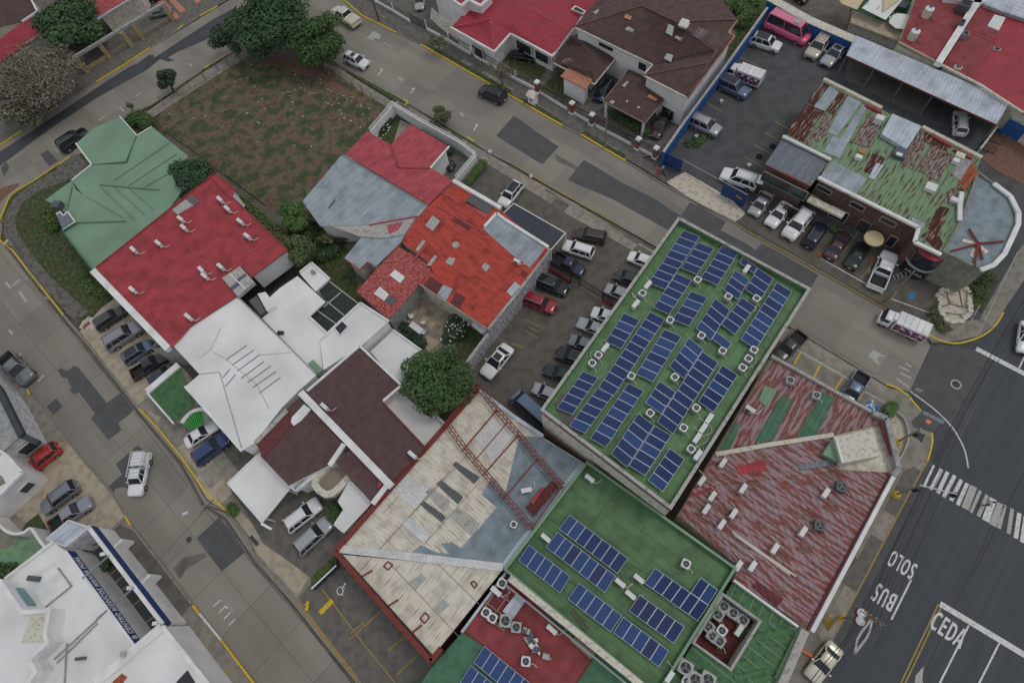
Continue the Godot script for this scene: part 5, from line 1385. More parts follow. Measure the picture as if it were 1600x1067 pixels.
	for l in [v2(4.6,[-44.2,-8.5,-40.8,-8.5]),v2(4.6,[-44.5,-6.9,-41.1,-7.1]),v2(4.6,[-46.4,-10.6,-41,-10.7]),v2(4.6,[-41.1,-5.7,-40.9,-10.5]),v2(4.6,[-43.8,-10.4,-44,-7.7]),v2(4.6,[-44.5,-5.8,-41.1,-5.7])]:
		ob("frame_bar",bar(mb(),l[0],l[1],0.13),M.stone_strip,ct)

func red_long_building():
	var outl=v2(5.8,[-71.5,7.1,-71,-12.1,-66.2,-12.1,-65.9,-11.1,-53,-10.2,-53.7,-4.8,-56.1,-4.9,-56.5,-2.3,-53,-2,-54.3,4.4,-54,6.2,-53.9,7.5,-54.6,7.9])
	var b=bldg("red_long_building","long red roof with small white air conditioners, over the row of cars","building",outl[0])
	walls_under(b,outl,"white_wall",0.2,0.06,2.6)
	walls_under(b,inset(outl,1.0),"grey_wall",1.4,0.2)
	ob("roof",ribbed(outl,outl[1]-outl[0],0.8,0.05,0.02),M.red_roof,b)
	trim(b,v2(5.5,[-71.6,7.6,-54.2,7.9]),0.8,0.7,"white_trim","front_fascia",false)
	trim(b,v2(5.86,[-71.5,7.1,-71,-12.2,-66.1,-12.2]),0.14,0.12,"maroon_roof","eave",false)
	trim(b,v2(5.86,[-65.8,-11.1,-52.9,-10.2,-53.6,-4.8]),0.14,0.12,"maroon_roof","eave",false)
	panel_on(b,v2(5.8,[-70.8,-4.7,-70.6,-7.9,-68.8,-7.9,-69.5,-4.7]),"skylight",0.05,0.03,"skylight",outl[1]-outl[0],0.5)
	panel_on(b,v2(5.8,[-70.6,-6.9,-70.6,-7.9,-68.8,-7.9,-68.8,-7]),"skylight_dark",0.08,0.02,"skylight")
	for l in [v2(5.86,[-70.4,-2.7,-68.6,-2.5,-60,-2.4]),v2(5.86,[-57.1,-4.5,-56,-10])]:
		ridge(b,l,"rose_roof",0.14,0.04)
	for l in [v2(5.85,[-70.8,-11.3,-65.5,-10.7])]: ridge(b,l,"maroon_sheet",0.1,0.04)
	var bx=v2(6.1,[-56.4,-2.3,-55.9,-4.8,-52.6,-4.5,-52.7,-1.9])
	ob("roof_box",sheet(bx,0.6),M.stone_strip,b)
	for p in [v2(6.14,[-54.4,-2.1,-54.3,-3.2,-53.7,-3.1,-53.9,-2]),v2(6.14,[-54.7,-3.4,-54.4,-4.5,-54.1,-4.5,-54.2,-3.3])]:
		ob("louvre",sheet(p,0.03),M.unit_dark,b)
	ob("box_joint",bar(mb(),Vector3(-56.12,6.13,-3.33),Vector3(-52.64,6.13,-3.14),0.12,0.04),M.white_trim,b)
	# green carport beside it
	var g=bldg("green_canopy","green corrugated canopy with white edges at the end of the red roof","canopy",Vector3(-50.09,0,14.21))
	var cp=v2(3,[-53.7,13.3,-53.4,8.8,-48.1,10.3,-47.9,13.5])
	ob("roof",ribbed(cp,cp[1]-cp[0],0.36,0.16,0.06,0.06),M.green_deck,g)
	trim(g,v2(3.05,[-53.8,13.4,-47.9,13.6]),0.2,0.25,"white_trim","fascia",false)
	trim(g,v2(3.1,[-53.8,13.3,-53.6,8.7]),0.8,0.3,"white_trim","fascia",false)
	for p in [Vector3(-53.49,2.9,13.06),Vector3(-48.45,2.9,13.31),Vector3(-48.49,2.9,10.52)]:
		ob("post",bar(mb(),Vector3(p.x,0,p.z),p,0.14),M.white_wall,g)
	# curved white grille with green slats below it
	var gr=bldg("green_slat_screen","fan of green slats under a curved white wall beside the green canopy","screen",Vector3(-48.76,0,12.41))
	var arc=curve(v2(2.6,[-47.5,13,-47.7,11.7,-47.2,10.7,-46.4,10.2,-45.4,10.2]),4)
	for i in arc.size()-1: ob("curved_beam",bar(mb(),arc[i],arc[i+1],0.4,0.3),M.white_trim,gr)
	for i in 15:
		var t=i/14.0*(arc.size()-1.001)
		var p=arc[int(t)].lerp(arc[int(t)+1],t-int(t))
		var q=Vector3(-46.74,1.6,13.04).lerp(Vector3(-45.47,1.6,10.4),i/14.0)
		ob("slat",bar(mb(),p,q,0.12,0.3),M.turf_bright if i<9 else M.stone_strip,gr)

func green_house():
	var b=bldg("green_roof_house","house with a pale green hipped metal roof on the street corner","house",Vector3(-87.91,0,5.4))
	var h=4.4
	var up=v3([-95,4.4,-3.1,-95.3,4.4,-6.6,-93.8,4.4,-10.3,-88.2,4.4,-9.7,-85,4.7,-5.7,-89.3,4.4,-2.3])
	var mid=v3([-89.1,4.5,-2.3,-85.2,4.5,-5.7,-88.1,4.5,-9.7,-87.8,4.5,-12.1,-78.5,4.5,-12,-73.7,4.6,-7.4,-76.5,4.7,-5.7,-84.5,4.7,-0.9,-85.2,4.5,1.6,-89.1,4.5,1.2])
	var low=v3([-85.2,4.5,1.6,-84.5,4.7,-0.9,-76.5,4.7,-5.7,-73.7,4.6,-7.4,-72.3,4.4,-2.7,-72.6,4.4,7.8,-82.4,4.4,7,-82.1,4.4,5,-84.9,4.4,4.6,-87.8,4.4,1.8])
	var corner=v2(4.2,[-89.7,5.5,-89.5,1.2,-85.6,1.6,-88.1,1.8,-85,4.6])
	for p in [up,mid,low]:
		walls_under(b,p,"cream_wall",0.35,0.06)
		ob("roof_plane",sheet(p,0.08),M.green_sheet,b)
	ob("roof_plane",sheet(v2(4.1,[-89.8,5.6,-89.6,1.2,-87.6,1.7,-85.2,4.7]),0.08),M.green_sheet,b)
	walls_under(b,v2(4.1,[-89.8,5.6,-89.6,1.2,-87.6,1.7,-85.2,4.7]),"cream_wall",0.3,0.06)
	for l in [v3([-89.1,4.5,-2.3,-85,4.7,-5.7,-88.2,4.5,-9.6]),v2(4.76,[-84.5,-0.9,-76.4,-5.7]),v2(4.5,[-81.9,5,-76.2,.4]),v2(4.4,[-88.1,1.8,-85,4.5])]:
		ridge(b,l,"green_roof_deep",0.12,0.06)
	for l in [v3([-84.3,4.72,-0.8,-75.2,4.5,-0.5]),v3([-80.5,4.72,-3.2,-74.5,4.5,-3.2]),v3([-82.4,4.72,-2,-74.9,4.5,-1.9]),v2(4.6,[-83.6,-2.7,-82.7,-11.9]),v2(4.62,[-81,-3.4,-80,-11.2]),v2(4.65,[-78.8,-4.7,-77.4,-10.5]),v2(4.5,[-84.7,1.5,-77.1,.3])]:
		ridge(b,l,"green_wall",0.06,0.05,"sheet_seam")
	trim(b,v2(4.45,[-94.9,-3.1,-89.2,-2.3,-89.1,1.2]),0.2,0.2,"white_trim","gutter",false)
	trim(b,v2(4.45,[-93.8,-10.3,-88.2,-9.7,-87.8,-12.1]),0.14,0.2,"white_trim","gutter",false)
	trim(b,v2(4.65,[-81.7,5,-82,6.9,-72.4,7.8]),0.14,0.2,"green_roof_deep","gutter",false)
	panel_on(b,v2(4.5,[-85.7,5.9,-85.5,5.4,-84.6,5.5,-84.5,4.6,-82.1,5,-82.2,6.8]),"slate_roof",0.02)
	trim(b,v2(4.62,[-85.4,5.9,-85.3,5.3,-84.3,5.4,-84.4,4.6,-81.9,4.9,-82.1,6.8]),0.16,0.18,"white_trim","roof_trim",false)
	ob("chimney_cap",box(mb(),Vector3(-86.51,4.7,4.94),1.1,0.8,1.1,0.6),M.unit_dark,b)

func rose_house():
	var b=bldg("rose_roof_house","house with rose red front roof and long grey sheet roof, inside white walls","house",Vector3(-62.76,0,-18.03))
	var red=v2(4.2,[-59.9,-26,-60.5,-30.8,-55.9,-31,-56.3,-35.4,-49,-35.6,-48.5,-31.4,-44.4,-31.6,-44.4,-26.7])
	var grey=v2(4.2,[-60.3,-25.6,-44.4,-26.5,-44.2,-24.5,-48.5,-19.8,-53.7,-15.6,-58.8,-16.9])
	walls_under(b,red,"white_wall",0.4,0.06)
	walls_under(b,grey,"white_wall",0.3,0.06)
	ob("roof_plane",ribbed(red,grey[0]-grey[5],0.5,0.06,0.025),M.rose_roof,b)
	ob("roof_plane",ribbed(grey,grey[0]-grey[5],0.5,0.08,0.03),M.grey_roof,b)
	for l in [v2(4.28,[-60.2,-25.6,-44.3,-26.5]),v2(4.26,[-55.8,-30.9,-52.1,-28.7,-48.4,-31.3])]:
		ridge(b,l,"grey_metal" if l[0].distance_to(l[1])>9.0 else "maroon_roof",0.16,0.05)
	trim(b,v2(4.24,[-48.9,-35.6,-48.4,-31.3]),0.2,0.24,"white_trim","fascia",false)
	trim(b,v2(4.24,[-44.4,-26.6,-44.4,-31.5]),0.12,0.1,"maroon_roof","eave",false)
	var g2=v2(4,[-47.6,-14.2,-48.4,-19.7,-44.2,-24.3,-43.4,-20.4,-43.4,-15.8,-44.8,-15.7,-44.7,-14.3])
	walls_under(b,g2,"cream_wall",0.3,0.06)
	ob("lower_roof",ribbed(g2,Vector3(1,0,0),0.45,0.08,0.03),M.grey_roof,b)
	trim(b,v2(4.05,[-47.6,-14.2,-44.7,-14.3,-44.7,-15.7,-43.3,-15.8]),0.12,0.14,"rose_roof","eave",false)
	var old=v2(4.1,[-54.8,-16.4,-48.6,-19.7,-44.4,-24.3,-43.8,-21.5,-45.5,-19.5,-48.3,-17.7,-53.1,-16.4])
	panel_on(b,old,"stone_strip",0.05,0.04,"lower_roof",grey[0]-grey[5],0.5)
	panel_on(b,v2(4.1,[-46.7,-21.1,-45.3,-22.9,-44.9,-21.5,-45.4,-20.3]),"rose_roof",0.08)
	trim(b,v2(4.3,[-48.5,-19.7,-44.3,-24.5]),0.12,0.12,"rose_roof","ridge_cap",false)
	panel_on(b,v2(4.22,[-55.1,-18.3,-55.4,-19.8,-55.1,-19.7,-54.8,-18.3]),"unit_dark",0.04,0.03,"vent_strip")
	# white walls with a rail round the front yard
	var w=bldg("yard_wall","white rendered yard wall with metal rails round the rose red house","wall",Vector3(-61.99,0,-40.44))
	for l in [v2(1.9,[-62.2,-32.1,-63.2,-37.9,-58.7,-37.9,-50.2,-38.3,-46.5,-38,-46,-33.2])]:
		for i in l.size()-1:
			var st=mb()
			bar(st,Vector3(l[i].x,1.0,l[i].z),Vector3(l[i+1].x,1.0,l[i+1].z),0.18,2.0)
			ob("wall_length",st,M.white_wall,w)
			ob("rail",bar(mb(),l[i]+Vector3(0,0.7,0),l[i+1]+Vector3(0,0.7,0),0.08),M.white_trim,w)
			ob("rail",bar(mb(),l[i]+Vector3(0,0.4,0),l[i+1]+Vector3(0,0.4,0),0.06),M.white_trim,w)
			var k=4
			for j in k: ob("rail_post",bar(mb(),l[i].lerp(l[i+1],float(j)/k),l[i].lerp(l[i+1],float(j)/k)+Vector3(0,0.75,0),0.07),M.white_trim,w)

func orange_building():
	var b=bldg("orange_roof_building","building with patched orange red metal roof and a scribbled side wall","building",Vector3(-28.39,0,-19.28))
	var main=v2(4.2,[-43.3,-20.4,-44.3,-24.6,-44.2,-31.3,-41,-31.8,-36.3,-31.8,-27.5,-30.7,-26.9,-23.1,-26.5,-18.1,-37.1,-17.4,-36.8,-19.6,-38,-20.3])
	var left=v2(3.8,[-42.9,-11.9,-43.5,-19.8,-38.2,-20.4,-37,-19.6,-37.3,-17.5,-36.8,-11.6])
	walls_under(b,main,"cream_wall",0.15,0.06)
	walls_under(b,left,"grey_wall",0.15,0.06)
	var sd=main[2]-main[1]
	var zd=main[5]-main[4]
	ob("roof_plane",ribbed(main,Vector3(0.02,0,1),0.6,0.06,0.025),M.orange_roof,b)
	ob("roof_plane",ribbed(left,Vector3(0.02,0,1),0.5,0.07,0.03),M.worn_red_house,b)
	for d in [["maroon_sheet",v2(4.2,[-36.4,-17.4,-36.7,-19,-34.6,-19.1,-34.3,-17.7])],["grey_roof",v2(4.2,[-34.3,-17.7,-34.6,-19.1,-33.3,-19.4,-32.8,-17.7])],["maroon_sheet",v2(4.2,[-32.2,-17.8,-32.6,-19.3,-31.2,-19.5,-30.8,-17.9])],["skylight",v2(4.2,[-40.9,-20.6,-41.2,-22.3,-40.8,-22.4,-40.4,-20.7])],["skylight",v2(4.2,[-38.2,-19.9,-38.4,-21.6,-38,-21.6,-37.7,-20.1])],["skylight",v2(4.2,[-36.6,-21.6,-36.7,-22.5,-35.9,-22.8,-35.6,-21.7])],["skylight",v2(4.2,[-32.5,-23.8,-32.6,-24.6,-31.7,-24.6,-31.6,-23.7])],["skylight",v2(4.2,[-42.5,-24.1,-42.8,-25.8,-41.4,-25.8,-41.1,-24.1])],["maroon_sheet",v2(4.2,[-40.3,-26.7,-40.3,-27.7,-37.5,-27.9,-37.5,-27])],["skylight_dark",v2(4.2,[-40.8,-29.8,-41,-31.6,-37.3,-31.7,-37.1,-30.3])],["rose_roof",v2(4.2,[-40.8,-29.7,-40.8,-30.2,-36.9,-30.3,-36.8,-29.6])],["grey_roof",v2(4.2,[-36.1,-28.2,-36.5,-30.8,-28,-30.7,-27.8,-29,-27.7,-27.4,-30.7,-27.5])],["zinc",v2(4.2,[-27.8,-23.1,-27.9,-24.8,-26.9,-24.7,-26.9,-23])],["rust_iron",v2(4.2,[-28.1,-26,-28.4,-26.7,-27.3,-26.6,-27.3,-25.9])]]:
		panel_on(b,d[1],d[0],0.045,0.03,"roof_sheet",Vector3(0.02,0,1),0.5)
	for d in [["white_roof",v2(3.8,[-41.2,-16.1,-41.2,-17.1,-39.4,-17.1,-39.3,-16.1])],["white_roof",v2(3.8,[-40.9,-13,-41,-14.2,-39.3,-14.1,-39.1,-13.1])]]:
		panel_on(b,d[1],d[0],0.06,0.04,"skylight")
	panel_on(b,v2(3.8,[-39.1,-13.1,-39.1,-14.1,-37.7,-14.2,-37.9,-13.2]),"skylight_dark",0.06,0.03,"skylight",Vector3(0.02,0,1),0.4)
	var dome=mb()
	disc(dome,Vector3(-37.24,4.27,-24.27),0.42,14)
	ob("round_vent",drum(mb(),Vector3(-37.28,4.2,-24.29),0.5,0.42,0.18,16),M.skylight,b)
	for l in [v2(4.28,[-40,-19.5,-40.3,-22.3]),v2(4.28,[-37.1,-17.3,-37.3,-18.9]),v2(4.26,[-44.4,-29.3,-40.9,-29.3]),v2(4.26,[-43.3,-27.3,-35.2,-27.8])]:
		ob("ridge_cap",bar(mb(),l[0],l[1],0.22,0.09),M.rose_roof,b)
	trim(b,v2(4.35,[-44.3,-31.5,-36.3,-31.9]),0.5,0.5,"white_trim","parapet",false)
	trim(b,v2(4.35,[-36.1,-28.5,-36.2,-31,-34.9,-30.9,-27.7,-31]),0.35,0.3,"white_trim","parapet",false)
	trim(b,v2(4.24,[-37,-17.4,-26.5,-17.9]),0.12,0.12,"pavement_tan","gutter",false)
	ob("awning",sheet(v2(3.4,[-28.5,-17.4,-28.6,-18,-26.6,-18.1,-26.8,-17.3]),0.06),M.zinc,b)
	# scribbled wall
	var mw=bldg("graffiti_wall","white boundary wall covered in black scribbled graffiti beside the car park","wall",Vector3(-28.22,0,-19.08))
	var l=v2(4,[-27.5,-30.8,-26.7,-23.1,-26.4,-18,-25.9,-13.5])
	for i in 3:
		var hh=[4.0,4.0,3.0][i]
		ob("wall_length",bar(mb(),Vector3(l[i].x,hh*0.5,l[i].z),Vector3(l[i+1].x,hh*0.5,l[i+1].z),0.3,hh),M.mural,mw)
		ob("coping",bar(mb(),Vector3(l[i].x,hh+0.05,l[i].z),Vector3(l[i+1].x,hh+0.05,l[i+1].z),0.36,0.1),M.stone_strip,mw)
	# bold letter-like strokes on the wall
	var dd=(l[2]-l[0]).normalized()
	var face=Vector3(-dd.z,0,dd.x)*0.16
	if face.dot(Vector3(1,0,0))<0: face=-face
	for s in [[0.62,1.0,0.66,3.0],[0.66,3.0,0.7,2.8],[0.66,1.0,0.7,1.4],[0.74,1.0,0.76,3.1],[0.76,3.1,0.8,0.9],[0.745,1.8,0.79,1.9],[0.84,3.0,0.83,1.0],[0.83,1.0,0.87,0.8],[0.5,0.8,0.56,3.2],[0.5,2.9,0.56,3.2],[0.3,1.0,0.34,3.0],[0.34,3.0,0.4,1.2],[0.12,1.2,0.2,2.8],[0.2,2.8,0.24,1.0]]:
		var p=l[0].lerp(l[2],s[0]); var q=l[0].lerp(l[2],s[2])
		ob("painted_stroke",bar(mb(),Vector3(p.x,s[1],p.z)+face,Vector3(q.x,s[3],q.z)+face,0.02,0.3),M.unit_dark,mw)
	# navy awning over the shop yard
	var n=bldg("navy_canopy","dark navy canopy roof between the orange roof and the car park","canopy",Vector3(-29.31,0,-33.16))
	var cp=v2(3.2,[-36.7,-31.4,-36.8,-34.6,-28.2,-37.2,-27.9,-34.2,-27.7,-31.5])
	var c2=v2(3.2,[-36.2,-31.1,-36.1,-34.1,-27.8,-34.5,-27.7,-31.4,-29.2,-31.2])
	ob("roof",ribbed(c2,c2[1]-c2[0],0.9,0.05,0.02,0.1),M.navy_roof,n)
	trim(n,c2,0.12,0.16,"white_trim","fascia")
	for p in [c2[1],c2[2],c2[3]]: ob("post",bar(mb(),Vector3(p.x,0,p.z),p-Vector3(0,0.1,0),0.12),M.white_wall,n)

func tile_house():
	var b=bldg("brown_tile_house","large white house with dark brown ribbed tile roofs","house",Vector3(-29.57,0,-65.52))
	var A=v3([-48,5.8,-62.2,-41.4,7.4,-69.4,-35.6,7.4,-69.3,-28.2,6.5,-68.3,-34.3,5.8,-62.3])
	var B=v3([-48,5.8,-62.2,-48.4,5.8,-67.1,-49.9,6.4,-73.8,-47.6,7,-77.8,-41.4,7.4,-69.4])
	var Bb=v3([-41.4,7.4,-69.4,-47.6,7,-77.8,-41.7,5.8,-83.7,-29.6,5.8,-76.3,-35.6,7.4,-69.3])
	var Cc=v3([-35.6,7.4,-69.3,-29.6,5.8,-76.3,-29.3,5.8,-73.3,-28.2,5.8,-73.3,-28.2,6.5,-68.3])
	var D1=v3([-34.2,5.8,-59.9,-27.9,6.6,-66,-27,5.8,-59.8])
	var D2=v3([-34.2,5.8,-59.9,-34.3,5.8,-62.3,-28.2,6.5,-68.3,-27.9,6.6,-66])
	var D3=v3([-27.9,6.6,-66,-28.2,6.5,-68.3,-28.2,5.8,-73.3,-27,5.8,-59.8])
	var foot=v2(5.7,[-48,-62.4,-48.5,-67.2,-50.5,-74.6,-41.7,-83.8,-29.6,-76.2,-29.3,-73.5,-28.3,-73.4,-27.1,-60,-34.2,-60,-34.5,-62.4])
	walls_under(b,foot,"white_wall",0.35,0.06)
	var dirs=[A[0]-A[4],A[0]-A[4],Bb[0]-Bb[1],D1[0]-D1[2],D1[0]-D1[2],D1[0]-D1[2],D1[0]-D1[2]]
	var fall=Vector3(0.02,0,1)
	var i=0
	for p in [A,B,Bb,Cc,D1,D2,D3]:
		var st=sheet(p,0.1)
		ribs(st,p,fall,0.3,0.17,0.07)
		ob("roof_plane",st,M.tile_roof,b)
		i+=1
	for l in [[A[0],A[1],A[2],A[3]],[A[2],Cc[1]],[D1[0],D1[1],D1[2]],[D2[2],D2[3]],[A[1],B[3]]]:
		ridge(b,lift(l,0.08),"brown_roof",0.3,0.14)
	trim(b,[A[0],A[4],D1[0],D1[2]],0.16,0.2,"cream_wall","fascia",false)
	trim(b,[D1[2],D3[2],Cc[2],Cc[1]],0.16,0.18,"terracotta","fascia",false)
	for d in [["terracotta",v3([-42.4,6.9,-66.5,-42.4,7.05,-67.1,-41.4,7.05,-67.1,-41.3,6.9,-66.6])],["skylight",v3([-41.1,6.45,-65.1,-41,6.6,-65.7,-39.9,6.55,-65.7,-39.8,6.4,-65.2])],["skylight",v3([-47.3,6.1,-65.8,-47.1,6.1,-66.7,-46.8,6.15,-66.7,-46.7,6.1,-65.7])],["skylight",v3([-35.7,7,-67.1,-36.2,7.25,-68.5,-35.3,7.2,-68.5,-34.6,6.95,-67.1])],["skylight",v3([-34.2,6.95,-67.1,-34.1,7,-67.4,-33.2,6.9,-67.7,-33.2,6.85,-67])],["skylight",v3([-33.5,6.2,-63.7,-33.6,6.4,-64.5,-32.7,6.4,-64.7,-32.3,6.2,-63.6])]]:
		panel_on(b,d[1],d[0],0.1,0.04,"pale_tiles")
	ob("chimney",box(mb(),Vector3(-34.24,7.6,-69.28),1.1,1.0,0.9,0.1),M.white_wall,b)
	ob("chimney_cap",box(mb(),Vector3(-33.9,8.2,-68.58),1.3,0.14,1.1,0.1),M.cream_wall,b)
	var ant=mb()
	tube(ant,[Vector3(-32.01,6.6,-70.15),Vector3(-31.06,8.4,-68.06)],0.03,6)
	for k in 5: bar(ant,Vector3(-31.11,8.3,-68.18)+Vector3(-0.7,0,-0.8+k*0.4),Vector3(-31.11,8.3,-68.18)+Vector3(0.7,0,-0.8+k*0.4),0.03)
	bar(ant,Vector3(-31.11,8.3,-68.18)+Vector3(0,0,-0.9),Vector3(-31.11,8.3,-68.18)+Vector3(0,0,0.9),0.03)
	ob("aerial",ant,M.pale_metal,b)
	# garage roofs
	var L1=[v3([-47.8,3.3,-57.1,-49.2,3.3,-62.8,-44.8,4.3,-61.2,-40.3,3.3,-57.1]),v3([-49.2,3.3,-62.8,-48,3.3,-64.7,-40.9,3.3,-63.4,-44.8,4.3,-61.2]),v3([-44.8,4.3,-61.2,-40.9,3.3,-63.4,-40.3,3.3,-57.1])]
	var L2=[v3([-37.3,3.3,-55.2,-38,3.3,-62.2,-33.9,4.3,-58.9]),v3([-37.3,3.3,-55.2,-33.9,4.3,-58.9,-30.3,3.3,-55.2]),v3([-33.9,4.3,-58.9,-30.6,3.3,-60.2,-30.3,3.3,-55.2]),v3([-38,3.3,-62.2,-35.4,3.3,-62.2,-30.6,3.3,-60.2,-33.9,4.3,-58.9])]
	for p in L1+L2:
		var st=sheet(p,0.1)
		ribs(st,p,fall,0.3,0.17,0.07)
		ob("garage_roof_plane",st,M.tile_roof,b)
	walls_under(b,v2(3.2,[-47.8,-57.2,-49.3,-62.9,-48.1,-64.8,-41.1,-63.4,-40.4,-57.3]),"white_wall",1.4,0.1)
	for p in [Vector3(-37.04,3.2,-55.59),Vector3(-30.78,3.2,-55.78),Vector3(-31.03,3.2,-59.94)]: ob("garage_post",bar(mb(),Vector3(p.x,0,p.z),p,0.3),M.white_wall,b)
	trim(b,v2(3.3,[-47.7,-57,-40.2,-57,-40.9,-63.4]),0.12,0.2,"cream_wall","fascia",false)
	trim(b,v2(3.3,[-38,-62.2,-37.3,-55.1,-30.2,-55.1,-30.5,-60.2]),0.1,0.16,"brown_metal","fascia",false)
	for d in [["terracotta",v3([-46.6,3.55,-57.5,-46.6,3.62,-58.4,-45.6,3.6,-58.3,-45.6,3.5,-57.6])],["skylight",v3([-46.3,3.7,-58.3,-46.1,3.72,-58.7,-45.1,3.7,-58.7,-45.2,3.65,-58.2])],["skylight",v3([-36.6,3.75,-58.5,-36.5,3.8,-59.6,-36.2,3.8,-59.6,-36.1,3.75,-58.5])],["terracotta",v3([-32.5,3.9,-58.6,-32.4,3.95,-59.2,-31.1,3.6,-59.4,-31.2,3.6,-58.9])],["skylight",v3([-36.4,3.4,-55.3,-36.2,3.5,-55.8,-35.7,3.5,-55.7,-35.8,3.4,-55.2])],["skylight",v3([-32.6,3.65,-56.5,-32.5,3.7,-56.8,-32.2,3.7,-56.7,-32.3,3.6,-56.4])],["skylight",v3([-34.4,3.75,-56.4,-34.4,3.8,-56.7,-34.1,3.8,-56.6,-34.1,3.7,-56.3])]]:
		panel_on(b,d[1],d[0],0.12,0.04,"pale_tiles")
	# bright tiled porch
	var po=bldg("tiled_porch","small white gatehouse with a bright terracotta tile roof in front of the brown tile house","porch",Vector3(-44.91,0,-56.86))
	var pr=v2(3.5,[-45.1,-55.3,-45.1,-57.2,-40.9,-57.3,-40.5,-55.3])
	walls_under(po,v2(3.35,[-45,-55.6,-45,-57.2,-41.3,-57.3,-40.9,-55.5]),"white_wall",0.15,0.05)
	ob("roof",sheet(pr,0.1),M.terracotta,po)
	for r in 5:
		var a=pr[1].lerp(pr[0],(r+0.5)/5.0)
		var c=pr[2].lerp(pr[3],(r+0.5)/5.0)
		for k in 14:
			var p=a.lerp(c,(k+0.5+rnd(-0.1,0.1))/14.0)
			ob("tile",box(mb(),p+Vector3(0,0.07,0),0.26,rnd(0.05,0.12),0.42,rnd(-0.08,0.08)),M.terracotta,po)
	# windows on the walls seen under the eaves
	opening(b,Vector3(-35.48,5.8,-62.88),Vector3(-36.85,5.8,-62.85),3.6,4.9)
	opening(b,Vector3(-41.23,5.8,-62.81),Vector3(-43.82,5.8,-62.79),4.3,5.0)
	opening(b,Vector3(-28.61,5.8,-60.29),Vector3(-30.72,5.8,-60.39),0.4,2.2)
	# balustrade strip over the entrance
	for k in 10:
		var p=Vector3(-42.03,3.9,-63.64).lerp(Vector3(-38.98,3.9,-63.66),k/9.0)
		ob("baluster",bar(mb(),p,p+Vector3(0,0.7,0),0.16),M.white_wall,b)

func crimson_house():
	var b=bldg("crimson_roof_house","white house with a smooth crimson hipped roof and white eaves","house",Vector3(-59.67,0,-56.67))
	var p1=v3([-65.3,3.8,-53.6,-66,3.8,-58.7,-60.7,4.6,-57.8,-56.3,3.8,-53.5])
	var p2=v3([-66,3.8,-58.7,-67.4,3.8,-65.2,-65.4,3.8,-68.4,-56.6,4.9,-62.6,-57.3,4.4,-58.5,-60.7,4.6,-57.8])
	var p3=v3([-56.3,3.8,-53.5,-60.7,4.6,-57.8,-57.3,4.4,-58.5,-56.8,3.8,-57.7])
	var p4=v3([-56.8,3.8,-57.7,-57.3,4.4,-58.5,-56.6,4.9,-62.6,-49.1,4.5,-62.4,-48.4,3.8,-57.7])
	var p5=v3([-56.6,4.9,-62.6,-65.4,3.8,-68.4,-53.5,3.8,-79.7,-49.9,3.8,-69,-50,3.8,-66.8,-49.1,4.5,-62.4])
	for p in [p1,p2,p3,p4,p5]: ob("roof_plane",sheet(p,0.1),M.crimson_roof,b)
	walls_under(b,v2(3.7,[-65.3,-53.7,-66,-58.7,-67.5,-65.3,-53.6,-79.9,-50,-69.1,-48.6,-57.9,-56.8,-57.9,-56.5,-53.6]),"white_wall",0.5,0.06)
	trim(b,v2(3.75,[-65.4,-53.6,-56.2,-53.4,-56.7,-57.8,-48.4,-57.6,-50,-66.8]),0.25,0.3,"white_trim","eave",false)
	for l in [[p1[0],p1[2],p1[3]],[p2[3],p2[4]],[p4[2],p4[3]]]:
		ridge(b,lift(l,0.03),"rose_roof",0.16,0.07)
	ob("roof_window",sheet(v2(4.5,[-51.8,-66.4,-51.8,-67.4,-49.7,-67.3,-49.6,-66.5]),0.12),M.white_trim,b)
	ob("roof_window_pane",sheet(v2(4.54,[-51.5,-66.5,-51.5,-67.2,-49.9,-67.1,-49.8,-66.6]),0.1),M.dark_glass,b)
	opening(b,Vector3(-52.96,3.8,-58.17),Vector3(-56.05,3.8,-58.24),1.3,2.9)
	opening(b,Vector3(-49.62,3.8,-58.15),Vector3(-52.22,3.8,-58.17),1.3,2.9)
	opening(b,Vector3(-59.27,3.8,-53.9),Vector3(-61.6,3.8,-54),0.4,2.4)
	# the two-storey white neighbour at the top edge
	var w=bldg("white_tower_house","two-storey white house with a small red roof at the top edge","house",Vector3(-69.86,0,-60.23))
	var q=v2(5.6,[-75.5,-62.5,-72.2,-57.2,-65.2,-56.5,-65.3,-58.1,-62.7,-58.1,-62.9,-60.8,-68.3,-67])
	walls_under(w,q,"white_wall",0.1,0.05)
	ob("roof_plane",sheet(v2(5.7,[-75.1,-62.5,-71.9,-57.5,-65.8,-56.9,-65.8,-58.7,-63.3,-58.6,-63.5,-60.9,-68.6,-66.7]),0.1),M.crimson_roof,w)
	trim(w,q,0.3,0.35,"white_trim","eave")

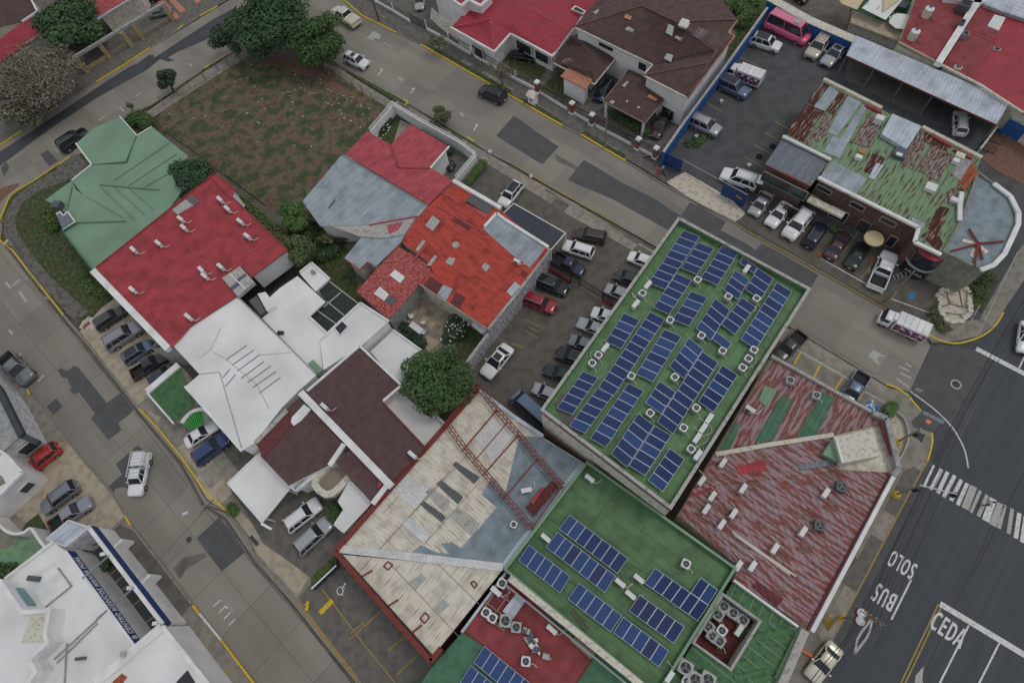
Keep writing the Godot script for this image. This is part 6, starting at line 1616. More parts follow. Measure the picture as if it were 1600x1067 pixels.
func rusty_building():
	var H=5.2
	var b=bldg("rusty_roof_building","long brick building with rusty, green and grey roof sheets and a rounded end","building",Vector3(0.69,0,-59.11))
	var main=v2(5.2,[-13.8,-61.8,-14.5,-73.1,6.6,-72,8.4,-62.6,8.9,-59.4,8.7,-56.6,5.8,-56.5,5.3,-58.4,-7.1,-58.4,-7.4,-61.8])
	var xd=main[0]-main[1]
	ob("roof_base",ribbed(main,xd,0.7,0.1,0.04),M.rust_green,b)
	walls_under(b,main,"brick_wall",0.1,0.08)
	var pieces=[
		["rust_heavy",v2(5.2,[-13.8,-62.3,-14.3,-68.3,-11.8,-68.4,-11.4,-62.3])],
		["rust_heavy",v2(5.2,[-14.3,-68.5,-14.4,-72.9,-13.5,-72.9,-13.3,-68.4])],
		["grey_roof",v2(5.2,[-13.3,-68.3,-13.4,-72.8,-11.9,-72.3,-11.7,-68.4])],
		["rust_heavy",v2(5.2,[-12,-72.4,-10.8,-72.5,-10.5,-68.4,-11.7,-68.5])],
		["grey_roof",v2(5.2,[-10.7,-72.5,-8.8,-72.4,-8.6,-65.5,-9.8,-65.4])],
		["rust_grey",v2(5.2,[-11.5,-68,-10.4,-68.3,-9.7,-64.8,-10.1,-63.2,-11,-63.9])],
		["rust_grey",v2(5.2,[-11.4,-62.3,-11.8,-65.4,-11.2,-65.3,-10.3,-62.1])],
		["grey_roof",v2(5.2,[-8.5,-72.1,-7.9,-72.1,-6.6,-62.5,-8.6,-62.3,-9,-65.3,-8.1,-65.3])],
		["rust_grey",v2(5.2,[-7.1,-70.6,-6.4,-71,-5.1,-71,-4.6,-66,-6.8,-65.6])],
		["grey_roof",v2(5.2,[-7,-61.7,-2.5,-61.5,-2.4,-58.6,-7.1,-58.4])],
		["rust_heavy",v2(5.2,[-3.8,-65.5,-2.3,-65.7,-2,-62.4,-3.4,-62.4])],
		["zinc",v2(5.2,[-2.8,-64.4,-1.9,-64.5,-1.8,-61.9,-2.5,-61.8])],
		["rust_grey",v2(5.2,[-1.2,-69.1,-1.1,-72.1,.4,-71.7,1.1,-65.8,-0.5,-66])],
		["rust_grey",v2(5.2,[1.1,-70.8,3.9,-70.6,4.2,-65.9,1.5,-66.1])],
		["rust_heavy",v2(5.2,[-0.4,-72.3,3,-72,3.1,-70.7,.1,-70.7])],
		["grey_wall",v2(5.2,[4.5,-71.2,6,-71.4,6.2,-67.5,5,-67.8])],
		["rust_orange",v2(5.2,[6,-70.6,6.8,-70.6,6.9,-67.2,6,-67.1])],
		["rust_grey",v2(5.2,[5.6,-65.1,6.2,-67,7,-66.1,7.6,-63.6,6,-63.5])],
		["rust_heavy",v2(5.2,[5.7,-62.6,6.8,-63,7.4,-58.7,6.2,-58.9])],
		["grey_roof",v2(5.2,[4.1,-59.4,5.6,-59.4,5.7,-58.5,4.3,-58.5])],
		["rust_heavy",v2(5.2,[6,-57.6,6.4,-58.7,7.7,-58.6,8.4,-57.9,8.3,-56.8])],
		["rust_heavy",v2(5.2,[-3.7,-58.5,-3,-58.5,-3.1,-58.1,-3.7,-58.1])],
	]
	var k=0
	for p in pieces:
		panel_on(b,p[1],p[0],0.05+0.012*(k % 3),0.03,"roof_sheet",xd,0.5)
		k+=1
	var rb=v2(5.8,[-4.4,-68.3,-4.8,-72.1,-1.1,-72.2,-0.9,-67.8])
	ob("raised_roof",ribbed(rb,rb[1]-rb[0],0.5,0.12,0.05,0.5),M.zinc,b)
	for d in [[1374,187,"unit_white"],[1347,241,"yellow_faded"],[1343,245,"unit_white"],[1455,293,"unit_white"],[1493,313,"unit_white"],[1500,245,"cream_wall"],[1494,250,"unit_white"]]:
		pass
	ob("roof_vent",box(mb(),Vector3(-5.68,5.7,-70.36),1.0,0.9,0.8,0.1),M.unit_white,b)
	ob("roof_vent",box(mb(),Vector3(-4.91,5.45,-64.79),0.8,0.4,0.8,0.1),M.yellow_faded,b)
	ob("roof_vent",box(mb(),Vector3(-4.85,5.5,-63.66),0.8,0.5,0.6,0.1),M.unit_white,b)
	ob("roof_vent",box(mb(),Vector3(3.86,5.5,-64.31),1.2,0.5,1.1,0.1),M.unit_white,b)
	ob("roof_vent",box(mb(),Vector3(6.81,5.45,-64.2),1.0,0.4,0.6,0.1),M.unit_white,b)
	ob("roof_vent",box(mb(),Vector3(4.49,5.4,-70.87),1.0,0.3,0.8,0.1),M.cream_wall,b)
	ob("roof_vent",box(mb(),Vector3(4.44,5.5,-69.63),0.7,0.5,0.6,0.1),M.unit_white,b)
	ob("roof_vent",box(mb(),Vector3(-1.23,5.5,-66.89),1.4,0.5,1.2,0.1),M.unit_dark,b)
	ob("vent_lid",box(mb(),Vector3(-1.22,5.85,-66.51),0.7,0.1,0.5,0.1),M.unit_white,b)
	trim(b,v2(5.4,[-14.6,-73.1,-6.3,-72.6]),0.5,0.4,"pavement_pale","parapet",false)
	trim(b,v2(5.4,[-1,-72.5,6.6,-71.9]),0.5,0.4,"pavement_pale","parapet",false)
	trim(b,v2(5.36,[-8.2,-72,-5.9,-71.9]),0.2,0.3,"crimson_roof","red_edge",false)
	trim(b,v2(5.36,[.4,-71.9,3.1,-71.6]),0.2,0.3,"crimson_roof","red_edge",false)
	trim(b,v2(5.36,[3.5,-71.3,5.8,-71.2]),0.2,0.3,"crimson_roof","red_edge",false)
	trim(b,v2(5.3,[-7.2,-58.3,5.3,-58.4,5.8,-56.3,8.8,-56.4]),0.4,0.3,"white_trim","front_parapet",false)
	trim(b,v2(5.3,[-13.9,-61.6,-7.3,-61.6]),0.3,0.3,"white_trim","front_parapet",false)
	# rounded grey end
	var endp=v2(5.3,[7,-69.8,9.4,-69.1,11.5,-68.4,13,-66.7,13.5,-65.2,13.9,-63,14,-60.6,13.7,-58.5,13,-57.1,11.8,-56.9,8.7,-56.8,8.5,-60.3,8.4,-61.9])
	var endw=mb()
	ring(endw,endp,0.25,0.0,5.5)
	ob("curved_wall",endw,M.grey_green_wall,b)
	ob("end_roof",sheet(at_height(inset(endp,0.25),5.25),0.1),M.blue_grey_roof,b)
	trim(b,v2(5.55,[9.2,-68.9,11.4,-68.2,13,-66.5,13.6,-64.9,13.8,-62.7,14,-60.3,13.7,-58.2,12.9,-56.8]),0.5,0.25,"white_trim","coping",false)
	trim(b,v2(5.55,[6.9,-65.6,7.5,-63.8,8.4,-61.7]),0.45,0.3,"white_trim","coping",false)
	trim(b,v2(5.5,[7,-69.5,6.8,-66.1]),0.5,0.25,"rust_orange","coping",false)
	for l in [v2(5.5,[11.3,-60,9.7,-61.3]),v2(5.5,[11.3,-60,9.4,-57.3]),v2(5.5,[11.3,-60,13.3,-61.9]),v2(5.5,[11.3,-60,12.5,-58.3]),v2(5.5,[11.3,-59.8,12.2,-56.9])]:
		ob("rust_strut",bar(mb(),l[0],l[1],0.2,0.15),M.rust_iron,b)
	for p in [v2(5.3,[9.8,-59.9,11.2,-60.3,11.2,-59.9,9.8,-59.4]),v2(5.3,[11.1,-59,11.5,-59.9,12,-58.2,11.3,-58.1]),v2(5.3,[11.7,-60.1,12.6,-59.9,12.5,-59.4,11.7,-59.7])]:
		ob("roof_mat",sheet(p,0.04),M.cream_wall,b)
	# lower glazed front bay
	var an=v2(5,[-13.4,-56.7,-13.8,-61.9,-7.4,-61.9,-7.3,-56.9])
	walls_under(b,an,"taupe_wall",0.3,0.06)
	ob("bay_roof",ribbed(an,an[1]-an[0],0.9,0.06,0.03,0.08),M.slate_roof,b)
	trim(b,v2(4.98,[-13.3,-56.6,-7.3,-56.8]),0.16,0.25,"rust_iron","bay_eave",false)
	var g0=Vector3(-14.09,0,-60.8); 
	opening(b,Vector3(-7.04,4.9,-56.32),Vector3(-13.02,4.9,-56.13),3.0,4.6,"dim_glass","brown_metal","window_band")
	opening(b,Vector3(-6.87,4.9,-55.25),Vector3(-8.78,4.9,-55.16),0.4,2.4,"dark_glass","brown_metal","window")
	opening(b,Vector3(-10.54,4.9,-55.21),Vector3(-12.28,4.9,-55.18),1.2,2.3,"dark_glass","brown_metal","window")
	# brick front
	opening(b,Vector3(-4.91,5,-58.5),Vector3(-6.86,5,-58.53),3.5,4.2,"dark_glass","stone_strip")
	opening(b,Vector3(-0.68,5,-58.53),Vector3(-2.45,5,-58.52),3.5,4.3,"dark_glass","stone_strip")
	opening(b,Vector3(3.23,5,-58.55),Vector3(1.37,5,-58.54),3.5,4.3,"dark_glass","stone_strip")
	opening(b,Vector3(-5.91,5,-58.5),Vector3(-7.09,5,-58.49),0.8,2.2,"dark_glass","stone_strip")
	opening(b,Vector3(-1.75,5,-58.56),Vector3(-3.92,5,-58.51),0.2,2.1,"dark_glass","stone_strip","shopfront")
	opening(b,Vector3(1.06,5,-58.54),Vector3(-0.37,5,-58.53),0.2,2.3,"dim_glass","brown_metal","shopfront")
	opening(b,Vector3(4.46,5,-58.56),Vector3(3.54,5,-58.55),0.3,2.2,"dark_glass","stone_strip","doorway")
	var aw=v2(3.1,[-6.8,-57.4,-2.2,-57.5,-2.2,-56.6,-6.8,-56.5])
	ob("entrance_canopy",sheet(aw,0.35),M.cream_wall,b)
	ob("round_awning",drum(mb(),Vector3(2.17,2.2,-56.78),1.15,1.1,0.14,24),M.sail_cream,b)
	# curved corner window
	var cw=curve(v2(0.1,[6.1,-57.1,7.1,-56.1,8.5,-56,9.4,-56.7,9.8,-58]),4)
	for i in cw.size()-1:
		var p=Vector3(cw[i].x,2.2,cw[i].z); var q=Vector3(cw[i+1].x,2.2,cw[i+1].z)
		ob("curved_pane",bar(mb(),p,q,0.08,4.2),M.dark_glass,b)
		ob("curved_sill",bar(mb(),p-Vector3(0,0.1,0),q-Vector3(0,0.1,0),0.3,0.25),M.stone_strip,b)
	ob("window_roof",sheet(at_height(cw,4.4),0.2),M.rose_roof,b)

func canopy_and_flats():
	# long grey carport roof
	var c=bldg("long_carport","long weathered grey metal carport roof beside the yard","carport",Vector3(6.3,0,-85.33))
	var cp=v2(3.6,[-15.5,-85.3,5.8,-85.1,6,-80.2,-14.7,-81])
	ob("roof",ribbed(cp,cp[3]-cp[0],0.42,0.14,0.05,0.06),M.zinc,c)
	trim(c,v2(3.56,[-14.6,-80.9,6.1,-80.1]),0.14,0.2,"maroon_sheet","fascia",false)
	for i in 6:
		var p=cp[3].lerp(cp[2],i/5.0)
		var q=cp[0].lerp(cp[1],i/5.0)
		ob("post",bar(mb(),Vector3(p.x,0,p.z-0.2),Vector3(p.x,3.5,p.z-0.2),0.12),M.grey_metal,c)
		ob("rafter",bar(mb(),p-Vector3(0,0.14,0),q-Vector3(0,0.14,0),0.1,0.16),M.grey_metal,c)
	ob("back_wall",bar(mb(),Vector3(cp[0].x,1.7,cp[0].z),Vector3(cp[1].x,1.7,cp[1].z),0.2,3.4),M.grey_wall,c)
	for d in [[Vector3(-13.38,0.1,-86.09),"blue_wall",1.6,1.2,1.0],[Vector3(-12.28,0.1,-86.05),"unit_grey",0.9,1.0,0.8],[Vector3(-8.15,0.1,-85.63),"maroon_roof",1.2,1.0,1.0]]:
		var o=ob("storage_box",box(mb(),d[0]+Vector3(0,d[3]*0.5,0),d[2],d[3],d[4],0.1),M[d[1]])
		tag(o,{"blue_wall": "blue storage box under the far end of the long carport","unit_grey": "grey cabinet beside the blue box under the long carport","maroon_roof": "red bin in the shade of the long carport"}[d[1]],"storage box")
	# red flat roofs beyond, with the white wall between them
	var r1=bldg("red_flat_roof","flat dull red roof with two white water tanks beyond the carport","building",Vector3(-4.16,0,-91.12))
	var p1=v2(3.9,[-10,-86.6,-13.4,-101.7,-6.3,-106.3,-4.8,-100,-3.9,-85.8])
	ob("wall",prism(inset(p1,0.1),0,3.7),M.cream_wall,r1)
	ob("roof",ribbed(p1,p1[1]-p1[0],1.6,0.05,0.02,0.2),M.maroon_roof,r1)
	trim(r1,v2(4.2,[-4.2,-85.3,-5.1,-99.7]),0.9,0.7,"white_trim","dividing_wall",false)
	trim(r1,v2(4.2,[-9.1,-97.7,-4.6,-99.5,-5.7,-104.5]),0.8,0.7,"white_trim","dividing_wall",false)
	trim(r1,v2(3.95,[-10.2,-86.7,-3.9,-85.8]),0.25,0.25,"pavement_tan","edge_beam",false)
	var r2=bldg("crimson_flat_roof","wide crimson flat roof with a pale skylight at the upper right corner","building",Vector3(8.22,0,-88.8))
	var p2=v2(3.8,[-3.6,-85.9,-4.6,-99.7,-2.3,-100.1,6.6,-99.1,13,-82.2,7.8,-83.7,1.6,-85.5])
	ob("wall",prism(inset(p2,0.1),0,3.6),M.cream_wall,r2)
	ob("roof",sheet(p2,0.2),M.crimson_roof,r2)
	ob("dull_sheet",ribbed(lift(v2(3.8,[-3.4,-86,-4.5,-99.5,-2.4,-99.7,-0.6,-96.6,.4,-91.3,.6,-85.8]),0.03),p2[1]-p2[0],1.4,0.05,0.02,0.03),M.maroon_roof,r2)
	ob("skylight",sheet(v2(4,[-2.1,-96.1,-2.2,-98.7,-0.8,-98.9,-0.5,-96]),0.18),M.white_roof,r2)
	trim(r2,v2(3.95,[-3.9,-85.8,1.6,-85.1,7.8,-83.4]),0.25,0.25,"cream_wall","edge_beam",false)
	for l in [v2(3.86,[.3,-85.5,-0.5,-96.1,-2.4,-99.5]),v2(3.86,[-3.3,-94.3,0,-94.6]),v2(3.86,[-3.3,-93.8,.1,-93.5])]:
		for i in l.size()-1: ob("roof_pipe",bar(mb(),l[i],l[i+1],0.07,0.06),M.rose_roof,r2)
	var r3=bldg("blue_grey_flat","pale blue grey roof at the top right corner","building",Vector3(1.28,0,-106.12))
	var p3=v2(4.4,[-4.7,-99.4,-7.3,-108.1,3.6,-115.1,9.1,-99.9,1.1,-99.4,-2.3,-99.3])
	ob("wall",prism(inset(p3,0.1),0,4.2),M.grey_wall,r3)
	ob("roof",ribbed(p3,Vector3(1,0,0),0.8,0.08,0.03,0.2),M.zinc,r3)
	# corner wall and gate beside the carport
	var bw=bldg("blue_boundary_wall","blue painted wall with a white top round the upper car park","wall",Vector3(-29.53,0,-85.6))
	var bl=v2(2.9,[-25.5,-52.7,-26.2,-58.4,-27.3,-70.3,-28.8,-84.5])
	for i in 3:
		var a=Vector3(bl[i].x,1.45,bl[i].z); var c2=Vector3(bl[i+1].x,1.45,bl[i+1].z)
		ob("wall_length",bar(mb(),a,c2,0.25,2.9),M.blue_wall,bw)
		ob("coping",bar(mb(),a+Vector3(0,1.5,0),c2+Vector3(0,1.5,0),0.35,0.12),M.stone_strip,bw)
	var b2=v2(2.4,[-29.9,-86.8,-22.8,-85.7,-14.9,-85.5])
	for i in 2:
		ob("wall_length",bar(mb(),Vector3(b2[i].x,1.2,b2[i].z),Vector3(b2[i+1].x,1.2,b2[i+1].z),0.25,2.4),M.blue_wall,bw)
		ob("coping",bar(mb(),Vector3(b2[i].x,2.47,b2[i].z-0.4),Vector3(b2[i+1].x,2.47,b2[i+1].z-0.4),1.4,0.14),M.old_white,bw)
	var b3=v2(2.4,[7.1,-83.7,12,-83.2])
	ob("wall_length",bar(mb(),Vector3(b3[0].x,1.2,b3[0].z),Vector3(b3[1].x,1.2,b3[1].z),0.3,2.4),M.blue_wall,bw)
	ob("coping",bar(mb(),Vector3(b3[0].x,2.46,b3[0].z-0.5),Vector3(b3[1].x,2.46,b3[1].z-0.5),1.2,0.12),M.stone_strip,bw)
	# blue metal gates on the street
	var gt=bldg("blue_gate","dark blue sheet metal gate leaf beside the brick gate pillar","gate",Vector3(-23.96,0,-52.54))
	var ga=v2(0.1,[-25.8,-53.3,-22.9,-53.5])
	ob("sheet",bar(mb(),ga[0]+Vector3(0,1.1,0),ga[1]+Vector3(0,1.1,0),0.08,2.1),M.navy_paint,gt)
	ob("post",bar(mb(),ga[1],ga[1]+Vector3(0,2.3,0),0.14),M.navy_paint,gt)
	var g2=bldg("blue_gate","dark blue sheet metal gate with a yellow mark near the white estate car","gate",Vector3(-14.67,0,-52.71))
	var gb=v2(0.1,[-16.5,-53.4,-13.1,-53.5])
	ob("sheet",bar(mb(),gb[0]+Vector3(0,1.1,0),gb[1]+Vector3(0,1.1,0),0.08,2.1),M.navy_paint,g2)
	ob("yellow_mark",bar(mb(),gb[0].lerp(gb[1],0.6)+Vector3(0,1.3,0.05),gb[0].lerp(gb[1],0.85)+Vector3(0,1.1,0.05),0.03,0.35),M.yellow_faded,g2)
	ob("top_track",bar(mb(),ga[1]+Vector3(0,2.3,0),gb[1]+Vector3(0,2.3,0),0.1,0.1),M.grey_metal,g2)

func medical_building():
	var b=bldg("medical_building","white flat-roofed clinic with a zigzag parapet and a blue lettered front over a small court","building",Vector3(-33,0,31.69))
	var mainp=v2(4.6,[-47.2,35.2,-46.2,29.7,-44.4,29.3,-30.7,29.5,-30.2,26.5,-21.9,26.7,-16.3,27.2,-38,46.2,-48.7,40.9])
	ob("wall",prism(inset(mainp,0.05),0,4.4),M.white_wall,b)
	ob("roof",sheet(mainp,0.2),M.white_roof,b)
	var hi=v2(6.6,[-53.4,39.4,-45.8,34.2,-41.4,34.2,-39.3,32.2,-37.6,33.7,-36.7,33.9,-36.8,35.9,-35.4,36,-34.4,39.3,-38.7,46.4])
	ob("upper_block",prism(inset(hi,0.08),4.5,6.0),M.white_wall,b)
	ob("upper_roof",sheet(at_height(inset(hi,0.3),6.2),0.1),M.white_roof,b)
	var rg=mb()
	ring(rg,hi,0.4,6.0,6.75)
	ob("zigzag_parapet",rg,M.white_trim,b)
	ob("inner_roof",sheet(v2(6.3,[-40.7,34,-39.4,32.6,-38.2,33.8,-37,34.1,-39.2,36.1]),0.06),M.old_white,b)
	for l in [[Vector3(-37.84,4.7,34.24),Vector3(-39.42,4.7,32.61)],[Vector3(-44.65,4.7,34.44),Vector3(-42.13,4.7,34.36)]]:
		ob("teal_window",bar(mb(),l[0]+Vector3(0,0.5,0),l[1]+Vector3(0,0.5,0),0.5,0.9),M.teal_glass,b)
	ob("roof_pad",sheet(v2(4.75,[-45.2,33.5,-44.3,30.8,-40.9,30.7,-41.2,33.6]),0.12),M.white_trim,b)
	for l in [v2(4.7,[-41.2,33.6,-40.8,30.7,-43.5,30.7]),v2(4.7,[-36.2,35.5,-35.9,30.7]),v2(4.7,[-35.7,35.5,-35.6,30.8]),v2(4.66,[-33.5,36,-36.5,33.9])]:
		for i in l.size()-1: ob("roof_pipe",bar(mb(),l[i],l[i+1],0.14,0.12),M.grey_wall,b)
	ob("roof_unit",box(mb(),Vector3(-44.46,4.95,32.85),1.3,0.4,0.5,0.6),M.unit_dark,b)
	ob("roof_vent",box(mb(),Vector3(-34.08,4.9,33.6),0.9,0.4,0.3,0.8),M.unit_dark,b)
	ob("roof_vent",box(mb(),Vector3(-30.98,4.95,30.44),0.5,0.5,0.5,0.8),M.unit_grey,b)
	trim(b,v2(4.7,[-31.1,33.8,-30.1,26.6]),0.9,0.4,"white_trim","roof_beam",false)
	trim(b,v2(4.75,[-47,35,-46.2,29.6]),0.3,0.35,"white_trim","roof_edge",false)
	# lettered blue fascia facing the court
	var fa=v2(4.6,[-44.4,29.3,-30.7,29.5])
	var fd=(fa[1]-fa[0]).normalized()
	var fo=Vector3(-fd.z,0,fd.x)
	if fo.dot(Vector3(-39.66,0,28.12)-fa[0])<0: fo=-fo
	ob("blue_fascia",bar(mb(),fa[0]+fo*0.1-Vector3(0,0.55,0),fa[1]+fo*0.1-Vector3(0,0.55,0),0.16,1.15),M.navy_paint,b)
	ob("white_edge",bar(mb(),fa[0]+fo*0.05+Vector3(0,0.06,0),fa[1]+fo*0.05+Vector3(0,0.06,0),0.2,0.1),M.white_trim,b)
	var f=SystemFont.new()
	f.font_names=PackedStringArray(["Droid Sans"])
	f.font_weight=800
	var t=TextMesh.new()
	t.text="& CENTRO MEDICOS HANSA PUAL"
	t.font=f
	t.font_size=64
	t.pixel_size=0.0156
	t.depth=0.03
	t.curve_step=2.0
	var o=ob("fascia_letters",t,M.white_trim,b)
	var s=t.get_aabb().size
	var L=fa[0].distance_to(fa[1])*0.86
	o.transform=Transform3D(Basis(-fd*(L/s.x),Vector3.UP*(0.75/s.y),fo),fa[0].lerp(fa[1],0.5)+fo*0.2-Vector3(0,0.55,0)-b.position)
	# court wall on the street side: blue band, white below
	var cw=bldg("court_wall","street wall of the clinic court, blue band on white with floodlights","wall",Vector3(-39.38,0,28.31))
	var wl=v2(4,[-45.1,26.5,-30.6,26.7])
	var wd=(wl[1]-wl[0]).normalized()
	var wo=Vector3(-wd.z,0,wd.x)
	if wo.dot(Vector3(-37.92,0,24.06)-wl[0])<0: wo=-wo
	ob("wall_length",bar(mb(),Vector3(wl[0].x,1.4,wl[0].z),Vector3(wl[1].x,1.4,wl[1].z),0.3,2.8),M.white_wall,cw)
	ob("blue_band",bar(mb(),wl[0]-Vector3(0,0.6,0),wl[1]-Vector3(0,0.6,0),0.36,1.2),M.navy_paint,cw)
	ob("white_coping",bar(mb(),wl[0]+Vector3(0,0.05,0),wl[1]+Vector3(0,0.05,0),0.4,0.12),M.white_trim,cw)
	for p in [[0.22,Vector3(-42.92,0,27.52)],[0.6,Vector3(-37.63,0,28.11)]]:
		var c=wl[0].lerp(wl[1],p[0])
		ob("fin",bar(mb(),Vector3(c.x,1.6,c.z),Vector3(c.x,1.6,c.z)+wo*1.2,0.3,2.0),M.white_wall,cw)
	ob("wall_return",bar(mb(),Vector3(wl[0].x,1.2,wl[0].z),Vector3(-44.38,1.2,26.77),0.25,2.2),M.navy_paint,cw)
	for p in [Vector3(-41.29,4,26.99),Vector3(-36.13,4,26.98),Vector3(-31.25,4,27.13)]:
		ob("floodlight",box(mb(),p+Vector3(0,0.1,0),0.5,0.25,0.35,0.8),M.plastic_white,cw)
	for l in [[Vector3(-40.61,4.1,26.61),Vector3(-40.49,4.75,29.5)],[Vector3(-35.81,4.1,26.63),Vector3(-35.94,4.75,30.66)]]:
		ob("tie_beam",bar(mb(),l[0],l[1],0.14,0.14),M.grey_metal,cw)
	ob("court_floor",sheet(v2(0.11,[-47.7,31.5,-47.9,28.1,-32.4,28.4,-32.8,31.7]),0.05),M.asphalt_dark,cw)
	# street wing with dark glazing
	ob("street_glazing",bar(mb(),Vector3(-29.8,2,27.01),Vector3(-26.04,2,26.98),0.12,2.6),M.dim_glass,b)
	ob("street_glazing",bar(mb(),Vector3(-25.27,2,27.07),Vector3(-22.37,2,26.92),0.12,2.6),M.dim_glass,b)
	ob("dark_opening",sheet(v2(4.64,[-25.1,28.6,-25.1,27.2,-22.8,27.4,-23,28.4]),0.03),M.dark_glass,b)
	ob("orange_opening",sheet(v2(4.64,[-30,32.9,-29.9,31.7,-29.2,31.5,-29,32.7]),0.03),M.rust_orange,b)
	trim(b,v2(4.72,[-30.1,26.5,-22,26.5]),0.4,0.35,"white_trim","roof_edge",false)
	# grey ribbed entrance canopy
	var gc=bldg("clinic_canopy","grey ribbed metal canopy at the upper end of the clinic court","canopy",Vector3(-50.44,0,29.32))
	var gp=v2(4.2,[-47.5,30.2,-47.3,27.5,-44.8,26.4,-45.1,29.2])
	ob("roof",ribbed(gp,gp[1]-gp[0],0.7,0.1,0.05,0.1),M.zinc,gc)
	trim(gc,gp,0.12,0.2,"white_trim","fascia")
	ob("support_wall",bar(mb(),Vector3(gp[3].x,2.0,gp[3].z),Vector3(gp[2].x,2.0,gp[2].z),0.2,3.9),M.lilac_wall,gc)

func small_left_buildings():
	var a=bldg("navy_edged_building","grey flat roof with a dark navy edge on the left side","building",Vector3(-64.36,0,27.78))
	var p1=v2(4.2,[-80.2,29.1,-71.4,25.5,-67.3,25.1,-58.2,25.1,-60.5,26.1,-60.5,28.7,-61.5,38.1])
	var roofp=v2(4.2,[-83.7,27.4,-74.6,24.7,-67.4,25,-60.5,26,-60.5,28.7,-62.2,37.7])
	ob("wall",prism(inset(roofp,0.1),0,4.0),M.lilac_wall,a)
	ob("roof",sheet(roofp,0.2),M.grey_wall,a)
	trim(a,v2(4.35,[-74.6,24.6,-67.4,24.8,-60.2,25.9]),0.7,0.5,"navy_roof","navy_edge",false)
	trim(a,v2(4,[-60.5,26,-58.1,25.2]),0.6,0.5,"navy_roof","navy_edge",false)
	var fr=[Vector3(-59.9,4.2,26.28),Vector3(-60.17,4.2,28.44)]
	opening(a,Vector3(-60.44,4.2,26.33),Vector3(-60.54,4.2,28.06),1.2,2.8,"dim_glass","white_trim")
	var w=bldg("white_left_building","white walled building with a barred window beside the grey parked cars","building",Vector3(-55.69,0,30.15))
	var q=v2(4,[-67.4,35.4,-61.9,29,-59.8,28.5,-56.6,28.3,-56.3,31.2,-56.3,33.7,-58.3,39.8])
	ob("wall",prism(inset(q,0.02),0,3.9),M.white_wall,w)
	ob("roof",sheet(q,0.15),M.white_roof,w)
	trim(w,v2(4.15,[-61.9,28.9,-59.8,28.4,-56.4,28.2,-56.1,31.2]),0.3,0.35,"white_trim","parapet",false)
	ob("roof_well",sheet(v2(4.05,[-60,30.8,-58.1,30.1,-57,30.2,-57.6,32.1]),0.03),M.grey_green_wall,w)
	opening(w,Vector3(-56.56,4,29.13),Vector3(-56.45,4,30.52),1.2,2.4,"dim_glass","white_trim","barred_window")
	var t=bldg("turf_terrace","terrace of pale green turf behind a curved white wall","terrace",Vector3(-50.31,0,32.61))
	ob("turf",sheet(v2(0.2,[-58.1,39.1,-53.3,35.8,-52.9,32.8,-50.5,32.5,-49.3,32.9,-50.6,37.7,-54.8,40.8]),0.08),M.turf_pale,t)
	var cv=curve(v2(2.4,[-57.1,34.1,-54.3,33.9,-52.6,33.4,-51.7,32.5,-51.4,31.7,-49.8,31.7,-48.2,31.7]),4)
	for i in cv.size()-1:
		ob("curved_wall",bar(mb(),Vector3(cv[i].x,1.2,cv[i].z),Vector3(cv[i+1].x,1.2,cv[i+1].z),0.3,2.4),M.white_wall,t)

